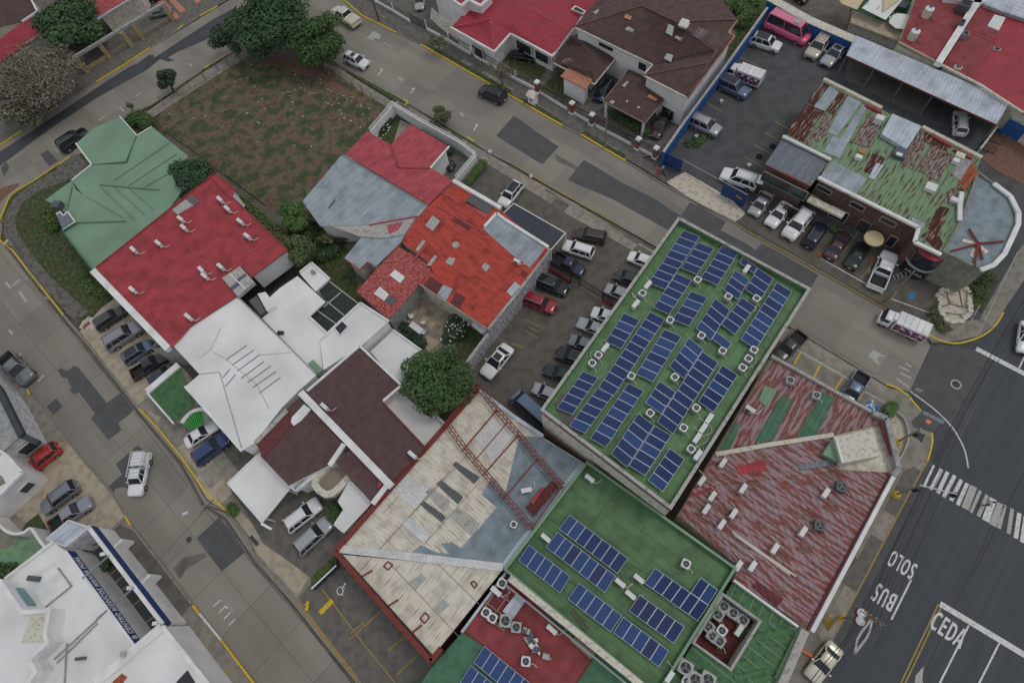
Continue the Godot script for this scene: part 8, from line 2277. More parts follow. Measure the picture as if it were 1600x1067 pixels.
func split_proto(n):
	var o=thing(n,"","air conditioner")
	var st=mb()
	box(st,Vector3(0,0.4,0),0.85,0.56,0.33)
	ob("casing",st,M.unit_white,o)
	ob("lid",box(mb(),Vector3(0,0.69,0),0.89,0.03,0.37),M.unit_white,o)
	var f=disc(mb(),Vector3(-0.12,0.4,0.172),0.24,18,Vector3(0,0,1))
	ob("fan_opening",f,M.unit_hole,o)
	var g=mb()
	for i in 5: bar(g,Vector3(-0.34,0.24+i*0.08,0.18),Vector3(0.1,0.24+i*0.08,0.18),0.012)
	ob("fan_guard",g,M.grey_metal,o)
	var ft=mb()
	for x in [-1,1]: box(ft,Vector3(x*0.3,0.06,0),0.08,0.12,0.5)
	ob("foot",ft,M.grey_metal,o)
	var pp=mb()
	tube(pp,curve([Vector3(0.42,0.35,0),Vector3(0.6,0.3,-0.05),Vector3(0.72,0.08,-0.25),Vector3(0.8,0.05,-0.7)],5),0.04,6)
	ob("pipe",pp,M.pipe_white,o)
	return o

func unit(kind,at,yaw,label,group,scl=1.0):
	var n={"fan": "fan_condenser","dark": "roof_fan_unit","pale": "pale_fan_unit","big": "large_fan_unit","split": "split_condenser"}[kind]
	var o
	if not proto.has(kind):
		match kind:
			"fan": proto[kind]=fan_proto(n,0.72,0.62,"unit_grey","unit_white")
			"dark": proto[kind]=fan_proto(n,0.95,0.55,"unit_dark","unit_dark")
			"pale": proto[kind]=fan_proto(n,0.8,0.5,"unit_grey","unit_grey")
			"big": proto[kind]=fan_proto(n,1.15,0.8,"unit_grey","unit_grey")
			"split": proto[kind]=split_proto(n)
		o=proto[kind]
		o.transform=Transform3D(Basis(Vector3.UP,yaw).scaled_local(Vector3.ONE*scl),at)
	else:
		o=dup(proto[kind],n,at,yaw,scl)
	tag(o,label,"air conditioner",group)
	return o

func build_units():
	var g1="round-fan condensers on the tall green roof"
	var B=PI*0.5
	for d in [
		[Vector3(-9.97,9.6,-34.73),"round-fan unit just below the five-panel row at the street end of the tall roof"],
		[Vector3(-9.53,9.6,-28.95),"round-fan unit at the lower end of the five-panel row left of the gutter"],
		[Vector3(-6.35,9.6,-34.94),"round-fan unit with a white hose under the three left panels by the street parapet"],
		[Vector3(-3.96,9.6,-36.49),"round-fan unit at the end of the three right panels by the street parapet"],
		[Vector3(-6.05,9.6,-29.42),"round-fan unit with a hose at the lower corner of the upper right four panels"],
		[Vector3(-3.47,9.6,-29.26),"round-fan unit under the single panel in the middle right of the tall roof"],
		[Vector3(-9.02,9.6,-21.41),"round-fan unit between the longest row and the six-panel row"],
		[Vector3(-5.58,9.6,-23.96),"round-fan unit right of the gutter above the three-panel block"],
		[Vector3(-5.33,9.6,-19.37),"round-fan unit right of the gutter below the three-panel block"],
		[Vector3(-2.17,9.6,-22.56),"round-fan unit at the end of the five-panel row beside the right parapet"],
		[Vector3(-2.01,9.6,-20.13),"round-fan unit left of the stacked white condensers by the right parapet"],
		[Vector3(-0.31,9.6,-18.85),"round-fan unit at the bottom of the stacked white condensers"],
		[Vector3(-13.62,9.6,-29.85),"round-fan unit between the two white condensers by the left parapet"],
		[Vector3(-12.98,9.6,-21.2),"round-fan unit right one of the pair by the left parapet, next to a white condenser"],
		[Vector3(-12.93,9.6,-20.11),"round-fan unit left one of the pair by the left parapet"],
		[Vector3(-0.96,9.6,-28.92),"round-fan unit lowest of three in line at the right parapet"],
		[Vector3(-1.03,9.6,-30.1),"round-fan unit middle of three in line at the right parapet"],
		[Vector3(-1.11,9.6,-31.24),"round-fan unit uppermost of three in line at the right parapet"],
	]:
		unit("fan",d[0]-Vector3(0,0.57,0),rnd(-0.1,0.1),d[1],g1)
	var g2="white split condensers on the tall green roof"
	for d in [
		[Vector3(-13.76,9.5,-31.01),B,"white condenser upper of the cluster by the left parapet of the tall roof"],
		[Vector3(-13.42,9.5,-28.36),B,"white condenser lower of the cluster by the left parapet of the tall roof"],
		[Vector3(-12.92,9.5,-22.27),B,"white condenser above the pair of round-fan units by the left parapet"],
		[Vector3(-6.63,9.5,-38.94),B,"white condenser between the panels under the street parapet"],
		[Vector3(-0.63,9.5,-22.43),B,"white condenser top of the stack by the right parapet of the tall roof"],
		[Vector3(-0.55,9.5,-21.26),B,"white condenser second of the stack by the right parapet of the tall roof"],
		[Vector3(-0.46,9.5,-20.08),B,"white condenser third of the stack by the right parapet of the tall roof"],
		[Vector3(0.49,9.5,-18.74),B,"white condenser alone near the lower right corner of the tall roof"],
	]:
		unit("split",d[0]-Vector3(0,0.48,0),d[1]+0.03,d[2],g2,1.2)
	var g3="white condensers on the low green roof"
	for d in [
		[Vector3(-6.42,5.6,-11.3),0.0,"white condenser near the top corner of the low green roof"],
		[Vector3(-6.22,5.6,-4.03),0.0,"white condenser left of the second solar row on the low green roof"],
		[Vector3(1.66,5.6,-5.35),0.0,"white condenser at the end of the second solar row on the low green roof"],
		[Vector3(2.76,5.6,-6.76),0.0,"white condenser upper of the trio in the middle of the low green roof"],
		[Vector3(2.98,5.6,-5.13),0.0,"white condenser lower of the trio in the middle of the low green roof"],
		[Vector3(9.45,5.6,-1.93),B,"white condenser on the right edge of the low green roof above the big fans"],
	]:
		unit("split",d[0]-Vector3(0,0.42,0),d[1],d[2],g3,1.15)
	unit("fan",Vector3(5.34,5.75,-10.6)-Vector3(0,0.5,0),0.2,"round-fan unit alone near the right parapet of the low green roof","round-fan units on the low roofs",1.1)
	var pit="round-fan units in the sunken pit"
	for d in [[Vector3(10.31,3.7,-10.09),"pit fan unit in the upper corner of the sunken pit"],[Vector3(10.29,3.7,-9.14),"pit fan unit second down the left side of the sunken pit"],[Vector3(11.27,3.7,-10.15),"pit fan unit beside the upper pit wall"],[Vector3(12.27,3.7,-10.22),"pit fan unit nearest the right corner of the pit"],[Vector3(10.19,3.7,-7.7),"pit fan unit lowest on the left side of the pit"],[Vector3(11.25,3.7,-8.22),"pale pit fan unit in the middle of the pit"],[Vector3(10.86,3.7,-7.29),"bluish pit fan unit by the middle of the pit's left side"],[Vector3(11.57,3.7,-7.34),"small pit fan unit lowest in the middle of the pit"]]:
		unit("pale" if not d[1].begins_with("pale") else "fan",d[0]-Vector3(0,0.7,0),rnd(-0.2,0.2),d[1],pit,1.2)
	unit("split",Vector3(12.46,3.6,-9.25)-Vector3(0,0.6,0),B,"white condenser standing in the pit beside green weeds",pit,1.2)
	for d in [[Vector3(10.2,5.2,-3.45),"large pale fan unit left of three on the green deck below the pit"],[Vector3(11.37,5.2,-3.22),"large pale fan unit middle of three on the green deck below the pit"],[Vector3(12.19,5.2,-3.92),"large pale fan unit right of three on the green deck below the pit"]]:
		unit("big",d[0]-Vector3(0,0.9,0),0.15,d[1],"large fan units below the pit",1.05)
	unit("fan",Vector3(10.86,5,-2.62)-Vector3(0,0.6,0),0.1,"small fan unit at the bottom edge beside the large pale ones","round-fan units on the low roofs")
	var g5="units on the worn red roof"
	unit("dark",Vector3(12.89,5.1,-26.22)-Vector3(0,0.5,0),0.4,"dark roof fan upper of two on the worn red roof",g5)
	unit("dark",Vector3(13.1,5.1,-21.66)-Vector3(0,0.5,0),0.4,"dark roof fan lower of two on the worn red roof",g5)
	unit("pale",Vector3(3.55,5.1,-32.99)-Vector3(0,0.5,0),0.3,"pale fan with a dark hose nearest the tall building on the worn red roof",g5)
	unit("pale",Vector3(6.45,5.1,-33.16)-Vector3(0,0.5,0),0.3,"pale fan with a dark hose beside a green strip on the worn red roof",g5)
	for d in [
		[Vector3(2.89,5.1,-21.08),B,"white condenser at the wall of the tall building above the worn red flashing"],
		[Vector3(2.27,5.1,-18.25),B,"white condenser at the left end of the worn red flashing"],
		[Vector3(3.88,5.1,-17.62),B,"grey-white condenser with a bent duct just below the worn flashing"],
		[Vector3(4.1,5.1,-16.2),B,"white condenser with a bent duct second below the worn flashing"],
		[Vector3(6.33,5.1,-17.49),B,"white condenser with a dark side in the middle left of the worn red roof"],
		[Vector3(6.01,5.1,-15.9),B,"white condenser on a small frame beside the pipe run"],
		[Vector3(12.03,5.1,-24.72),B,"white condenser beside the upper dark roof fan"],
		[Vector3(12.18,5.1,-20.17),B,"white condenser beside the lower dark roof fan"],
		[Vector3(10.97,5.1,-17.16),B,"white condenser next to a red coil low on the worn red roof"],
		[Vector3(10.21,5.1,-14.48),B,"white condenser near the green deck's corner on the worn red roof"],
		[Vector3(9.2,5.1,-13.68),B,"white condenser against the low green building's right parapet"],
		[Vector3(5.76,5.1,-20.13),B,"pale square vent near the middle of the worn flashing"],
		[Vector3(2.01,5.1,-27.63),0.0,"white condenser on the green patch next to the tall building's right wall"],
	]:
		unit("split",d[0]-Vector3(0,0.48,0),d[1],d[2],g5,1.15)
	var g6="white condensers on the red roof"
	for d in [
		[Vector3(-66.09,6.3,-9.72),"white condenser with a bent pipe at the top right corner of the red roof"],
		[Vector3(-64.04,6.3,-9.38),"white condenser just below the corner one on the red roof"],
		[Vector3(-60.98,6.3,-9.13),"white condenser in the middle of the right eave of the red roof"],
		[Vector3(-67.91,6.3,-4.48),"white condenser upper of two below the grey skylight of the red roof"],
		[Vector3(-66.41,6.3,-3.91),"white condenser lower of two below the grey skylight of the red roof"],
		[Vector3(-58.39,6.3,-8.24),"white condenser with a coiled pipe near the right corner of the red roof"],
		[Vector3(-59.19,6.3,-1.4),"white condenser upper of the touching pair on the red roof"],
		[Vector3(-58.12,6.3,-1.11),"white condenser lower of the touching pair on the red roof"],
		[Vector3(-57.55,6.3,-3.22),"white condenser beside the grey roof box of the red roof"],
		[Vector3(-55.1,6.3,3.69),"white condenser at the lower end of the red roof beside the white roof"],
		[Vector3(-69.05,6.3,2.32),"white condenser in the left part of the red roof"],
		[Vector3(-67.14,6.3,-0.33),"white condenser with a curled pipe in the upper left part of the red roof"],
		[Vector3(-64.03,6.3,5.87),"white condenser nearest the white front fascia of the red roof"],
	]:
		unit("split",d[0]-Vector3(0,0.45,0),-0.02+rnd(-0.05,0.05),d[1],g6,1.15)
	unit("split",Vector3(-33.58,5.9,0.8)-Vector3(0,0.4,0),0.0,"white condenser on the brown roof beside the white gutter wall","white condensers on the brown roofs",1.1)
	unit("split",Vector3(-22.19,5.9,-1.56)-Vector3(0,0.4,0),0.0,"white condenser at the lower tip of the big brown roof","white condensers on the brown roofs",1.1)
	var g7="units on the bottom red roof"
	unit("fan",Vector3(-6.9,4.9,1.84)-Vector3(0,0.6,0),0.2,"round-fan unit at the top of the railed frame on the bottom red roof",g7,1.2)
	unit("fan",Vector3(-6.39,4.9,4.76)-Vector3(0,0.6,0),0.2,"round-fan unit left of two at the edge of the bottom red roof",g7,1.15)
	unit("fan",Vector3(-5.62,4.9,4.72)-Vector3(0,0.6,0),0.2,"round-fan unit right of two at the edge of the bottom red roof",g7,1.15)
	unit("big",Vector3(-4.52,5.1,4.11)-Vector3(0,0.8,0),0.6,"large square fan unit under the zinc awning of the bottom red roof",g7,0.95)
	unit("big",Vector3(-3.41,5.1,3.88)-Vector3(0,0.8,0),0.6,"pale square fan unit next to the scrap heap",g7,0.8)
	unit("fan",Vector3(-0.92,4.9,5.45)-Vector3(0,0.6,0),0.6,"round-fan unit with a dangling hose below the scrap heap",g7,1.15)
	unit("split",Vector3(-6.88,4.9,2.76)-Vector3(0,0.5,0),0.0,"white condenser on the railed frame of the bottom red roof",g7,1.25)
	unit("split",Vector3(-0.75,4.9,1.87)-Vector3(0,0.5,0),0.0,"white condenser right of the scrap heap on the bottom red roof",g7,1.2)
	unit("split",Vector3(-10.64,5.3,-6.38)-Vector3(0,0.4,0),0.9,"white condenser on the grey sheets beside the fallen sign frame","units on the cream sheet building",1.2)
	unit("fan",Vector3(-9.5,5.3,-3.01)-Vector3(0,0.4,0),0.2,"white-domed vent near the edge of the grey sheets","units on the cream sheet building",0.9)
	unit("split",Vector3(-29.27,4.7,-26.89)-Vector3(0,0.4,0),0.1,"small white condenser at the pale corner sheet of the orange roof","units on the orange roof",1.0)
	# hoses winding over the green roof
	for d in [[v2(9.1,[-13.7,-30.9,-14.2,-30.1,-14.1,-29.2,-14.7,-29.5,-13.5,-29.2]),"white hose looping by the two condensers at the left parapet"],[v2(9.1,[-13.6,-21.7,-13.9,-21.1,-13.3,-20.6]),"white hose joining the fan pair at the left parapet"],[v2(9.1,[-0.5,-22.3,0,-22,.3,-21.6,.1,-21.2,-0.2,-20.7]),"white hose beside the upper stacked condensers at the right parapet"],[v2(9.1,[-0.1,-19.1,.1,-19.9,.4,-20.5,.4,-21.1]),"white hose to the lowest unit of the stack at the right parapet"],[v2(9.1,[.5,-19.9,.8,-19.3,.8,-18.7]),"white hose curling over the lone condenser near the lower right corner"],[v2(9.1,[-0.8,-29.3,-0.4,-29.8,-0.3,-30.6,-0.7,-31.1]),"white hose round the three fan units in line at the right parapet"],[v2(9.1,[-6.6,-35.5,-7.2,-35.8,-7.5,-35.8]),"white hose above the fan unit under the street parapet"],[v2(9.1,[-3.7,-36.5,-3.4,-35.7,-3.4,-35.3]),"white hose below the fan unit beside the long street corner row"]]:
		tag(ob("hose",tube(mb(),curve(d[0],5),0.045,6),M.pipe_white),d[1],"hose","hoses on the tall green roof")

# ---------- plants ----------
func crown_mesh(centres,n,leaf,cols,spread=0.35):
	var v=PackedVector3Array()
	var nn=PackedVector3Array()
	var cc=PackedColorArray()
	var ix=PackedInt32Array()
	for i in n:
		var c=centres[rng.randi() % centres.size()]
		var d=Vector3(rng.randfn(),rng.randfn()+0.35,rng.randfn()).normalized()
		var r=c[1]*pow(rng.randf(),spread)
		var p=c[0]+Vector3(d.x,d.y*c[2],d.z)*r
		var nrm=(d+Vector3(rnd(-0.8,0.8),rnd(0.0,1.3),rnd(-0.8,0.8))).normalized()
		var s=nrm.cross(Vector3(rnd(-1,1),rnd(-1,1),rnd(-1,1))).normalized()*leaf*rnd(0.6,1.3)
		var t=nrm.cross(s).normalized()*s.length()*0.55
		var k=v.size()
		v.append_array([p-s,p-t*0.9+nrm*leaf*0.12,p+s,p+t*0.9+nrm*leaf*0.12])
		for q in 4: nn.append(nrm)
		var col=cols[rng.randi() % cols.size()]*rnd(1.0,2.0)
		col=col*(0.85+0.3*c[3])
		for q in 4: cc.append(col)
		ix.append_array([k,k+2,k+1,k,k+3,k+2])
	var a=[]
	a.resize(Mesh.ARRAY_MAX)
	a[Mesh.ARRAY_VERTEX]=v
	a[Mesh.ARRAY_NORMAL]=nn
	a[Mesh.ARRAY_COLOR]=cc
	a[Mesh.ARRAY_INDEX]=ix
	var m=ArrayMesh.new()
	m.add_surface_from_arrays(Mesh.PRIMITIVE_TRIANGLES,a)
	return m

func leaf_material():
	var m=StandardMaterial3D.new()
	m.resource_name="leaf"
	m.vertex_color_use_as_albedo=true
	m.roughness=0.75
	m.backlight_enabled=true
	m.backlight=Color(0.3,0.34,0.2)
	M.leaf=m

# foot on the ground, crown centre and half-sizes in metres
func tree(n,label,foot,crown,rx,ry,rz,clumps,leaves,leaf,cols,cat="tree",bark="bark",group="",bare=0.0):
	var o=thing(n,label,cat,foot,group)
	var cs=[]
	for i in clumps:
		var d=Vector3(rng.randfn(),rng.randfn()*0.8+0.35,rng.randfn()).normalized()
		var f=pow(rng.randf(),0.45)
		var r=rnd(0.26,0.44)*(rx+rz)*0.5
		cs.append([crown+Vector3(d.x*rx*f,d.y*ry*f,d.z*rz*f)*0.82,r,minf(0.85,ry/maxf(rx,rz)+0.1),rng.randf()])
	var st=mb()
	var h=crown.y-foot.y
	var tr=maxf(0.05,(rx+rz)*0.045)
	var fork=foot+(crown-foot)*0.55
	tube(st,[foot-Vector3(0,0.1,0),foot.lerp(fork,0.5)+Vector3(rnd(-0.1,0.1),0,rnd(-0.1,0.1)),fork,fork.lerp(crown,0.6)],[tr*1.35,tr,tr*0.85,tr*0.45],8)
	ob("trunk",st,M[bark],o)
	var li=mb()
	var nl=mini(cs.size(),14)
	for i in nl:
		var c=cs[i][0]
		tube(li,[fork,fork.lerp(c,0.5)+Vector3(0,rnd(0.0,0.3)*h*0.2,0),c],[tr*0.55,tr*0.35,tr*0.12],6)
		if bare>0.0:
			for k in 5:
				var e=c+Vector3(rnd(-1,1),rnd(0.1,1.0),rnd(-1,1))*cs[i][1]*1.1
				tube(li,[fork.lerp(c,0.7),c.lerp(e,0.6),e],[tr*0.2,tr*0.1,tr*0.04],5)
	ob("limb",li,M[bark],o)
	var cr=ob("crown",crown_mesh(cs,leaves,leaf,cols),M.leaf,o)
	cr.set_meta("kind","stuff")
	return o

func build_plants():
	leaf_material()
	var dark=[Color(0.03,0.062,0.03),Color(0.04,0.075,0.035),Color(0.026,0.052,0.03)]
	var deep=[Color(0.034,0.075,0.032),Color(0.046,0.09,0.036),Color(0.028,0.06,0.026)]
	var green=[Color(0.045,0.09,0.028),Color(0.06,0.105,0.034),Color(0.038,0.078,0.026)]
	var bright=[Color(0.065,0.12,0.03),Color(0.085,0.14,0.04),Color(0.05,0.1,0.028)]
	var olive=[Color(0.085,0.1,0.04),Color(0.11,0.11,0.055),Color(0.07,0.085,0.04)]
	var dry=[Color(0.14,0.125,0.085),Color(0.17,0.15,0.11),Color(0.085,0.09,0.05),Color(0.2,0.18,0.15)]
	tree("shade_tree","big dark green spreading tree at the top of the vacant lot",Vector3(-92.03,0,-34.3),Vector3(-88.36,5.5,-37.08),8.2,3.6,6.6,42,22000,0.3,deep)
	tree("shade_tree","brighter rounded green tree beside the dark one at the vacant lot's edge",Vector3(-80.59,0,-37.51),Vector3(-80.08,4.6,-39.16),5.4,3.2,4.6,30,13000,0.26,green)
	tree("street_tree","thin open tree with drooping dark leaves at the corner street kerb",Vector3(-95.44,0,-31.99),Vector3(-94.51,3.6,-30.92),4.0,1.4,2.6,16,1500,0.3,dark,"tree","bark_grey","",0.6)
	tree("street_tree","small dark tree on the verge of the corner street",Vector3(-97.22,0,-19.77),Vector3(-96.78,2.4,-19.97),2.0,1.5,1.9,12,2600,0.24,dark)
	tree("street_tree","tiny sparse sapling beside the corner street near the green roof",Vector3(-99.91,0,-13.11),Vector3(-98.96,1.6,-13.28),0.9,0.8,0.8,6,320,0.16,olive)
	tree("garden_tree","round dark tree between the green roof and the red roof",Vector3(-77.3,0,-9.33),Vector3(-74.6,4.5,-9.76),4.6,2.6,2.8,26,9000,0.24,dark)
	tree("garden_tree","large round green tree in the walled garden by the white roofs",Vector3(-25.63,0,-8.28),Vector3(-26.01,5.4,-9.38),4.5,3.4,4.1,34,15000,0.2,green)
	tree("bare_tree","big half-bare tree with pale twigs at the left edge",Vector3(-112.28,0,-3.38),Vector3(-113.4,4.5,-6.32),9.8,2.2,7.4,40,9000,0.2,dry,"tree","bark_grey","",1.0)
	tree("bare_tree","olive leafed lower part of the trees at the left edge",Vector3(-114.31,0,0.1),Vector3(-112.78,3,-0.98),6.0,2.0,3.4,22,5200,0.2,olive+dry,"tree","bark_grey","",0.6)
	tree("palm_clump","clump of dark palms behind the cream gateway",Vector3(-120.78,0,-14.36),Vector3(-120.39,4,-16.93),6.4,2.4,5.2,30,9500,0.4,dark+green)
	tree("street_tree","rounded grey green street tree before the rose red house",Vector3(-55.77,0,-40.75),Vector3(-55.62,1.9,-40.7),1.8,1.3,1.6,12,2000,0.18,olive,"tree","bark_grey","",0.5)
	tree("bare_tree","leafless tree at the fence below the crimson roof",Vector3(-66.91,0,-51.75),Vector3(-66.59,2.4,-51.21),2.0,1.2,1.6,12,420,0.16,olive,"tree","bark_grey","",1.0)
	tree("bare_tree","leafless grey shrub tree beside the black compact car",Vector3(-53.07,0,-51.18),Vector3(-53.71,2.6,-51.74),3.0,1.5,2.2,14,380,0.14,dry,"tree","bark_grey","",1.0)
	tree("garden_tree","leafy bush tree between the vacant lot and the grey sheet roof",Vector3(-59.14,0,-14.14),Vector3(-58.91,2.6,-14.92),2.8,1.8,2.2,16,4200,0.22,bright)
	tree("garden_tree","feathery green conifer at the corner of the red roof",Vector3(-53.6,0,-10.27),Vector3(-53.14,3.6,-11.39),2.5,2.0,2.2,14,4200,0.22,green+olive)
	tree("garden_tree","small pale tree in the dark back garden",Vector3(-54.18,0,-14.83),Vector3(-53.78,1.8,-15.03),1.5,1.2,1.2,8,900,0.18,olive)
	# hedges and shrubs
	var hedges=[
		["yellow green hedge along the right eave of the red roof",[Vector3(-68.62,1.4,-12.09),Vector3(-64.49,1.4,-11.6),Vector3(-60.92,1.4,-11.59),Vector3(-57.44,1.4,-11.34)],1.5,4200,0.2,bright+olive],
		["green hedge along the lower eave of the red roof over a pale wall",[Vector3(-56.69,1.5,-5.3),Vector3(-56.2,1.5,-7.15),Vector3(-55.56,1.5,-8.88),Vector3(-55.21,1.5,-10.64)],1.2,3200,0.18,green+olive],
		["clipped bright hedge in front of the white yard wall",[Vector3(-45.06,0.9,-34.17),Vector3(-45.16,0.9,-35.49),Vector3(-45.33,0.9,-36.77),Vector3(-45.5,0.9,-38.05)],0.75,3000,0.12,bright],
		["dark hedge strip inside the white yard wall",[Vector3(-56.9,0.9,-36.9),Vector3(-54.79,0.8,-36.87),Vector3(-52.56,0.8,-36.98),Vector3(-50.83,0.8,-37.05)],0.6,1400,0.14,dark],
		["low dark hedge with white flowers in the rose house yard",[Vector3(-62.37,0.5,-33.77),Vector3(-62.54,0.5,-35.04),Vector3(-62.63,0.5,-36.22)],0.55,900,0.14,dark],
		["dark shrubs beside the green roof at the corner street",[Vector3(-96.51,1,-11.63),Vector3(-96.32,1,-12.75),Vector3(-94.26,1,-12.58)],1.3,2600,0.2,green],
		["green bush at the grey tiled corner of the green roof",[Vector3(-91.6,0.9,7.25),Vector3(-89.43,0.8,7.52)],1.3,1500,0.18,bright],
		["weeds along the foot of the green roof's lawn side",[Vector3(-78.19,0.4,9.77),Vector3(-75.29,0.4,10.11),Vector3(-73.39,0.4,9.42)],0.9,1500,0.14,bright],
		["hedge before the white roof car row at the bottom middle",[Vector3(-22.86,0.7,14.55),Vector3(-22.84,0.7,13.54),Vector3(-22.74,0.7,12.7),Vector3(-22.68,0.7,11.9)],0.5,1800,0.12,bright+olive],
		["green bushes between the silver car and the white angular canopy",[Vector3(-26.74,0.8,8.35),Vector3(-26.04,0.7,8.64),Vector3(-26.63,0.6,8.93)],0.9,2000,0.14,green],
		["weedy bush at the foot of the street lamp on the left street",[Vector3(-36.27,0.5,15.78),Vector3(-35.52,0.4,15.88)],0.6,700,0.12,bright],
		["flowering shrubs down the middle of the patio garden",[Vector3(-31.71,0.9,-17.38),Vector3(-31.49,0.9,-16.2),Vector3(-30.18,0.8,-16.4),Vector3(-30.84,0.8,-15),Vector3(-30.88,0.8,-17.41)],1.0,2200,0.16,dark],
		["dark flower bed beside the white garden roof",[Vector3(-37.75,0.5,-12.73),Vector3(-36.2,0.5,-12.79),Vector3(-34.42,0.5,-12.6),Vector3(-33.16,0.5,-12.47)],0.8,1800,0.15,dark],
		["weeds growing along the blue wall in the car park",[Vector3(-23.62,0.4,-58.76),Vector3(-23.6,0.3,-60.03),Vector3(-24.65,0.3,-58.14)],0.7,700,0.14,bright],
		["garden bushes behind the brown tile house",[Vector3(-37.01,0.9,-84.47),Vector3(-34.92,0.9,-84.07),Vector3(-34.11,0.9,-85.32),Vector3(-31.5,0.8,-84.41),Vector3(-31.24,0.8,-82.52),Vector3(-32.22,0.8,-87.43)],1.3,4200,0.2,bright+green],
		["garden plants behind the dark fence of the brown tile house",[Vector3(-36,0.5,-56.27),Vector3(-34.38,0.5,-56.22),Vector3(-32.73,0.6,-56.08),Vector3(-31.44,0.6,-56.12),Vector3(-30.06,0.5,-56.34)],0.8,1800,0.16,green],
		["dark plants under the shade of the courtyard garden behind the red roof",[Vector3(-53.1,0.6,-13.21),Vector3(-52.28,0.6,-14.85),Vector3(-56.71,0.9,-14.91),Vector3(-53.03,0.7,-16.79),Vector3(-56.71,1,-13.78)],1.2,3000,0.2,dark+green],
		["bush beside the wheelchair bay at the street corner",[Vector3(13.76,0.6,-38.93),Vector3(13.83,0.6,-39.55),Vector3(13.81,0.4,-38.3)],0.65,1200,0.13,bright],
		["yellowing weeds in the rubble garden at the upper street corner",[Vector3(12.85,0.3,-52.51),Vector3(13.53,0.3,-51.99),Vector3(14.07,0.3,-51.78),Vector3(12.15,0.3,-53.03)],0.8,900,0.14,olive],
		["rough grass clump beside the curved grey building",[Vector3(14.71,0.3,-59.76),Vector3(15.06,0.3,-58.28),Vector3(15.15,0.3,-61.19)],1.1,900,0.14,olive+green],
		["small green plant between the parked black cars before the brick front",[Vector3(-2.4,0.5,-56.73),Vector3(-1.85,0.4,-56.74)],0.45,500,0.12,bright],
		["plants on the turf terrace at the left edge",[Vector3(-50.56,0.7,37.32),Vector3(-50.67,0.6,36.54),Vector3(-51.86,0.6,37.53)],0.9,1300,0.16,green],
		["weeds in the pit beside the white condenser",[Vector3(12.94,3.2,-9.86),Vector3(12.98,3.1,-9.19)],0.5,500,0.12,green],
	]
	for h in hedges:
		var o=thing("hedge",h[0],"hedge",Vector3(h[1][0].x,0,h[1][0].z))
		var cs=[]
		for i in h[1].size():
			cs.append([h[1][i],h[2],0.7,rng.randf()])
			if i+1<h[1].size() and h[1][i].distance_to(h[1][i+1])<h[2]*4.0: cs.append([h[1][i].lerp(h[1][i+1],0.5),h[2]*rnd(0.8,1.05),0.7,rng.randf()])
		ob("foliage",crown_mesh(cs,int(h[3]),h[4],h[5],0.4),M.leaf,o).set_meta("kind","stuff")
		var st=mb()
		for c in cs: tube(st,[Vector3(c[0].x,0.05,c[0].z),c[0]],[0.05,0.02],5)
		ob("stem",st,M.bark,o)
	# white blossoms on the patio shrubs
	var bl=mb()
	for i in 70:
		var p=[Vector3(-31.37,1.6,-17.2),Vector3(-31.16,1.6,-16.03),Vector3(-29.86,1.5,-16.22),Vector3(-30.51,1.5,-14.84),Vector3(-30.56,1.5,-17.23),Vector3(-61.83,1,-33.72),Vector3(-62,1,-34.98)][rng.randi() % 7]+Vector3(rnd(-0.9,0.9),rnd(-0.5,0.15),rnd(-0.9,0.9))
		box(bl,p,0.14,0.08,0.14,rnd(0,PI))
	tag(ob("blossom",bl,M.white_roof),"white blossoms scattered over the garden shrubs","flowers","","stuff")
	# round clipped shrubs of the clinic court
	var k=0
	for d in [[Vector3(-45.62,0.8,29.17),"round clipped shrub in the upper row of the clinic court, right one"],[Vector3(-45.47,0.8,30.46),"round clipped shrub beside the lettered fascia of the clinic court"],[Vector3(-42.33,0.8,29.3),"round clipped shrub nearest the bay lines of the clinic court"],[Vector3(-45.46,0.8,28.24),"round clipped shrub in the top corner of the clinic court"],[Vector3(-42.46,0.7,28.1),"round clipped shrub half under the street wall of the clinic court"]]:
		tree("clipped_shrub",d[1],Vector3(d[0].x,0.1,d[0].z),d[0],0.75,0.7,0.75,8,1700,0.1,dark+green,"shrub","bark","clipped shrubs in the clinic court")
	# palms in the small front garden
	for d in [[Vector3(-29.3,1.8,-60.57),"small palm beside the white house wall and the plum car"],[Vector3(13.63,1.4,-38.4),"small palm beside the wheelchair bay"]]:
		var o=thing("small_palm",d[1],"palm",Vector3(d[0].x,0,d[0].z))
		ob("trunk",tube(mb(),[Vector3(d[0].x,0,d[0].z),d[0]],[0.1,0.07],7),M.bark,o)
		for i in 9:
			var t=TAU*i/9.0+rnd(-0.2,0.2)
			var dd=Vector3(cos(t),0,sin(t))
			var sd=Vector3(-dd.z,0,dd.x)*0.16
			var st=mb()
			var a=d[0]; var m=d[0]+dd*0.45+Vector3(0,0.25,0); var e=d[0]+dd*0.95-Vector3(0,0.2,0)
			quad(st,a-sd*0.3,a+sd*0.3,m+sd,m-sd,Vector3.UP)
			tri(st,m-sd,m+sd,e,Vector3.UP)
			ob("frond",st,M.palm_green,o)

# ---------- people ----------
func field(p,bones):
	var d=1e9
	for b in bones:
		var pa=p-b[0]; var ba=b[1]-b[0]
		var h=clampf(pa.dot(ba)/maxf(ba.length_squared(),1e-6),0,1)
		var q=(pa-ba*h).length()-lerpf(b[2],b[3],h)
		var k=0.05
		var hh=clampf(0.5+0.5*(d-q)/k,0,1)
		d=lerpf(d,q,hh)-k*hh*(1.0-hh)
	return d

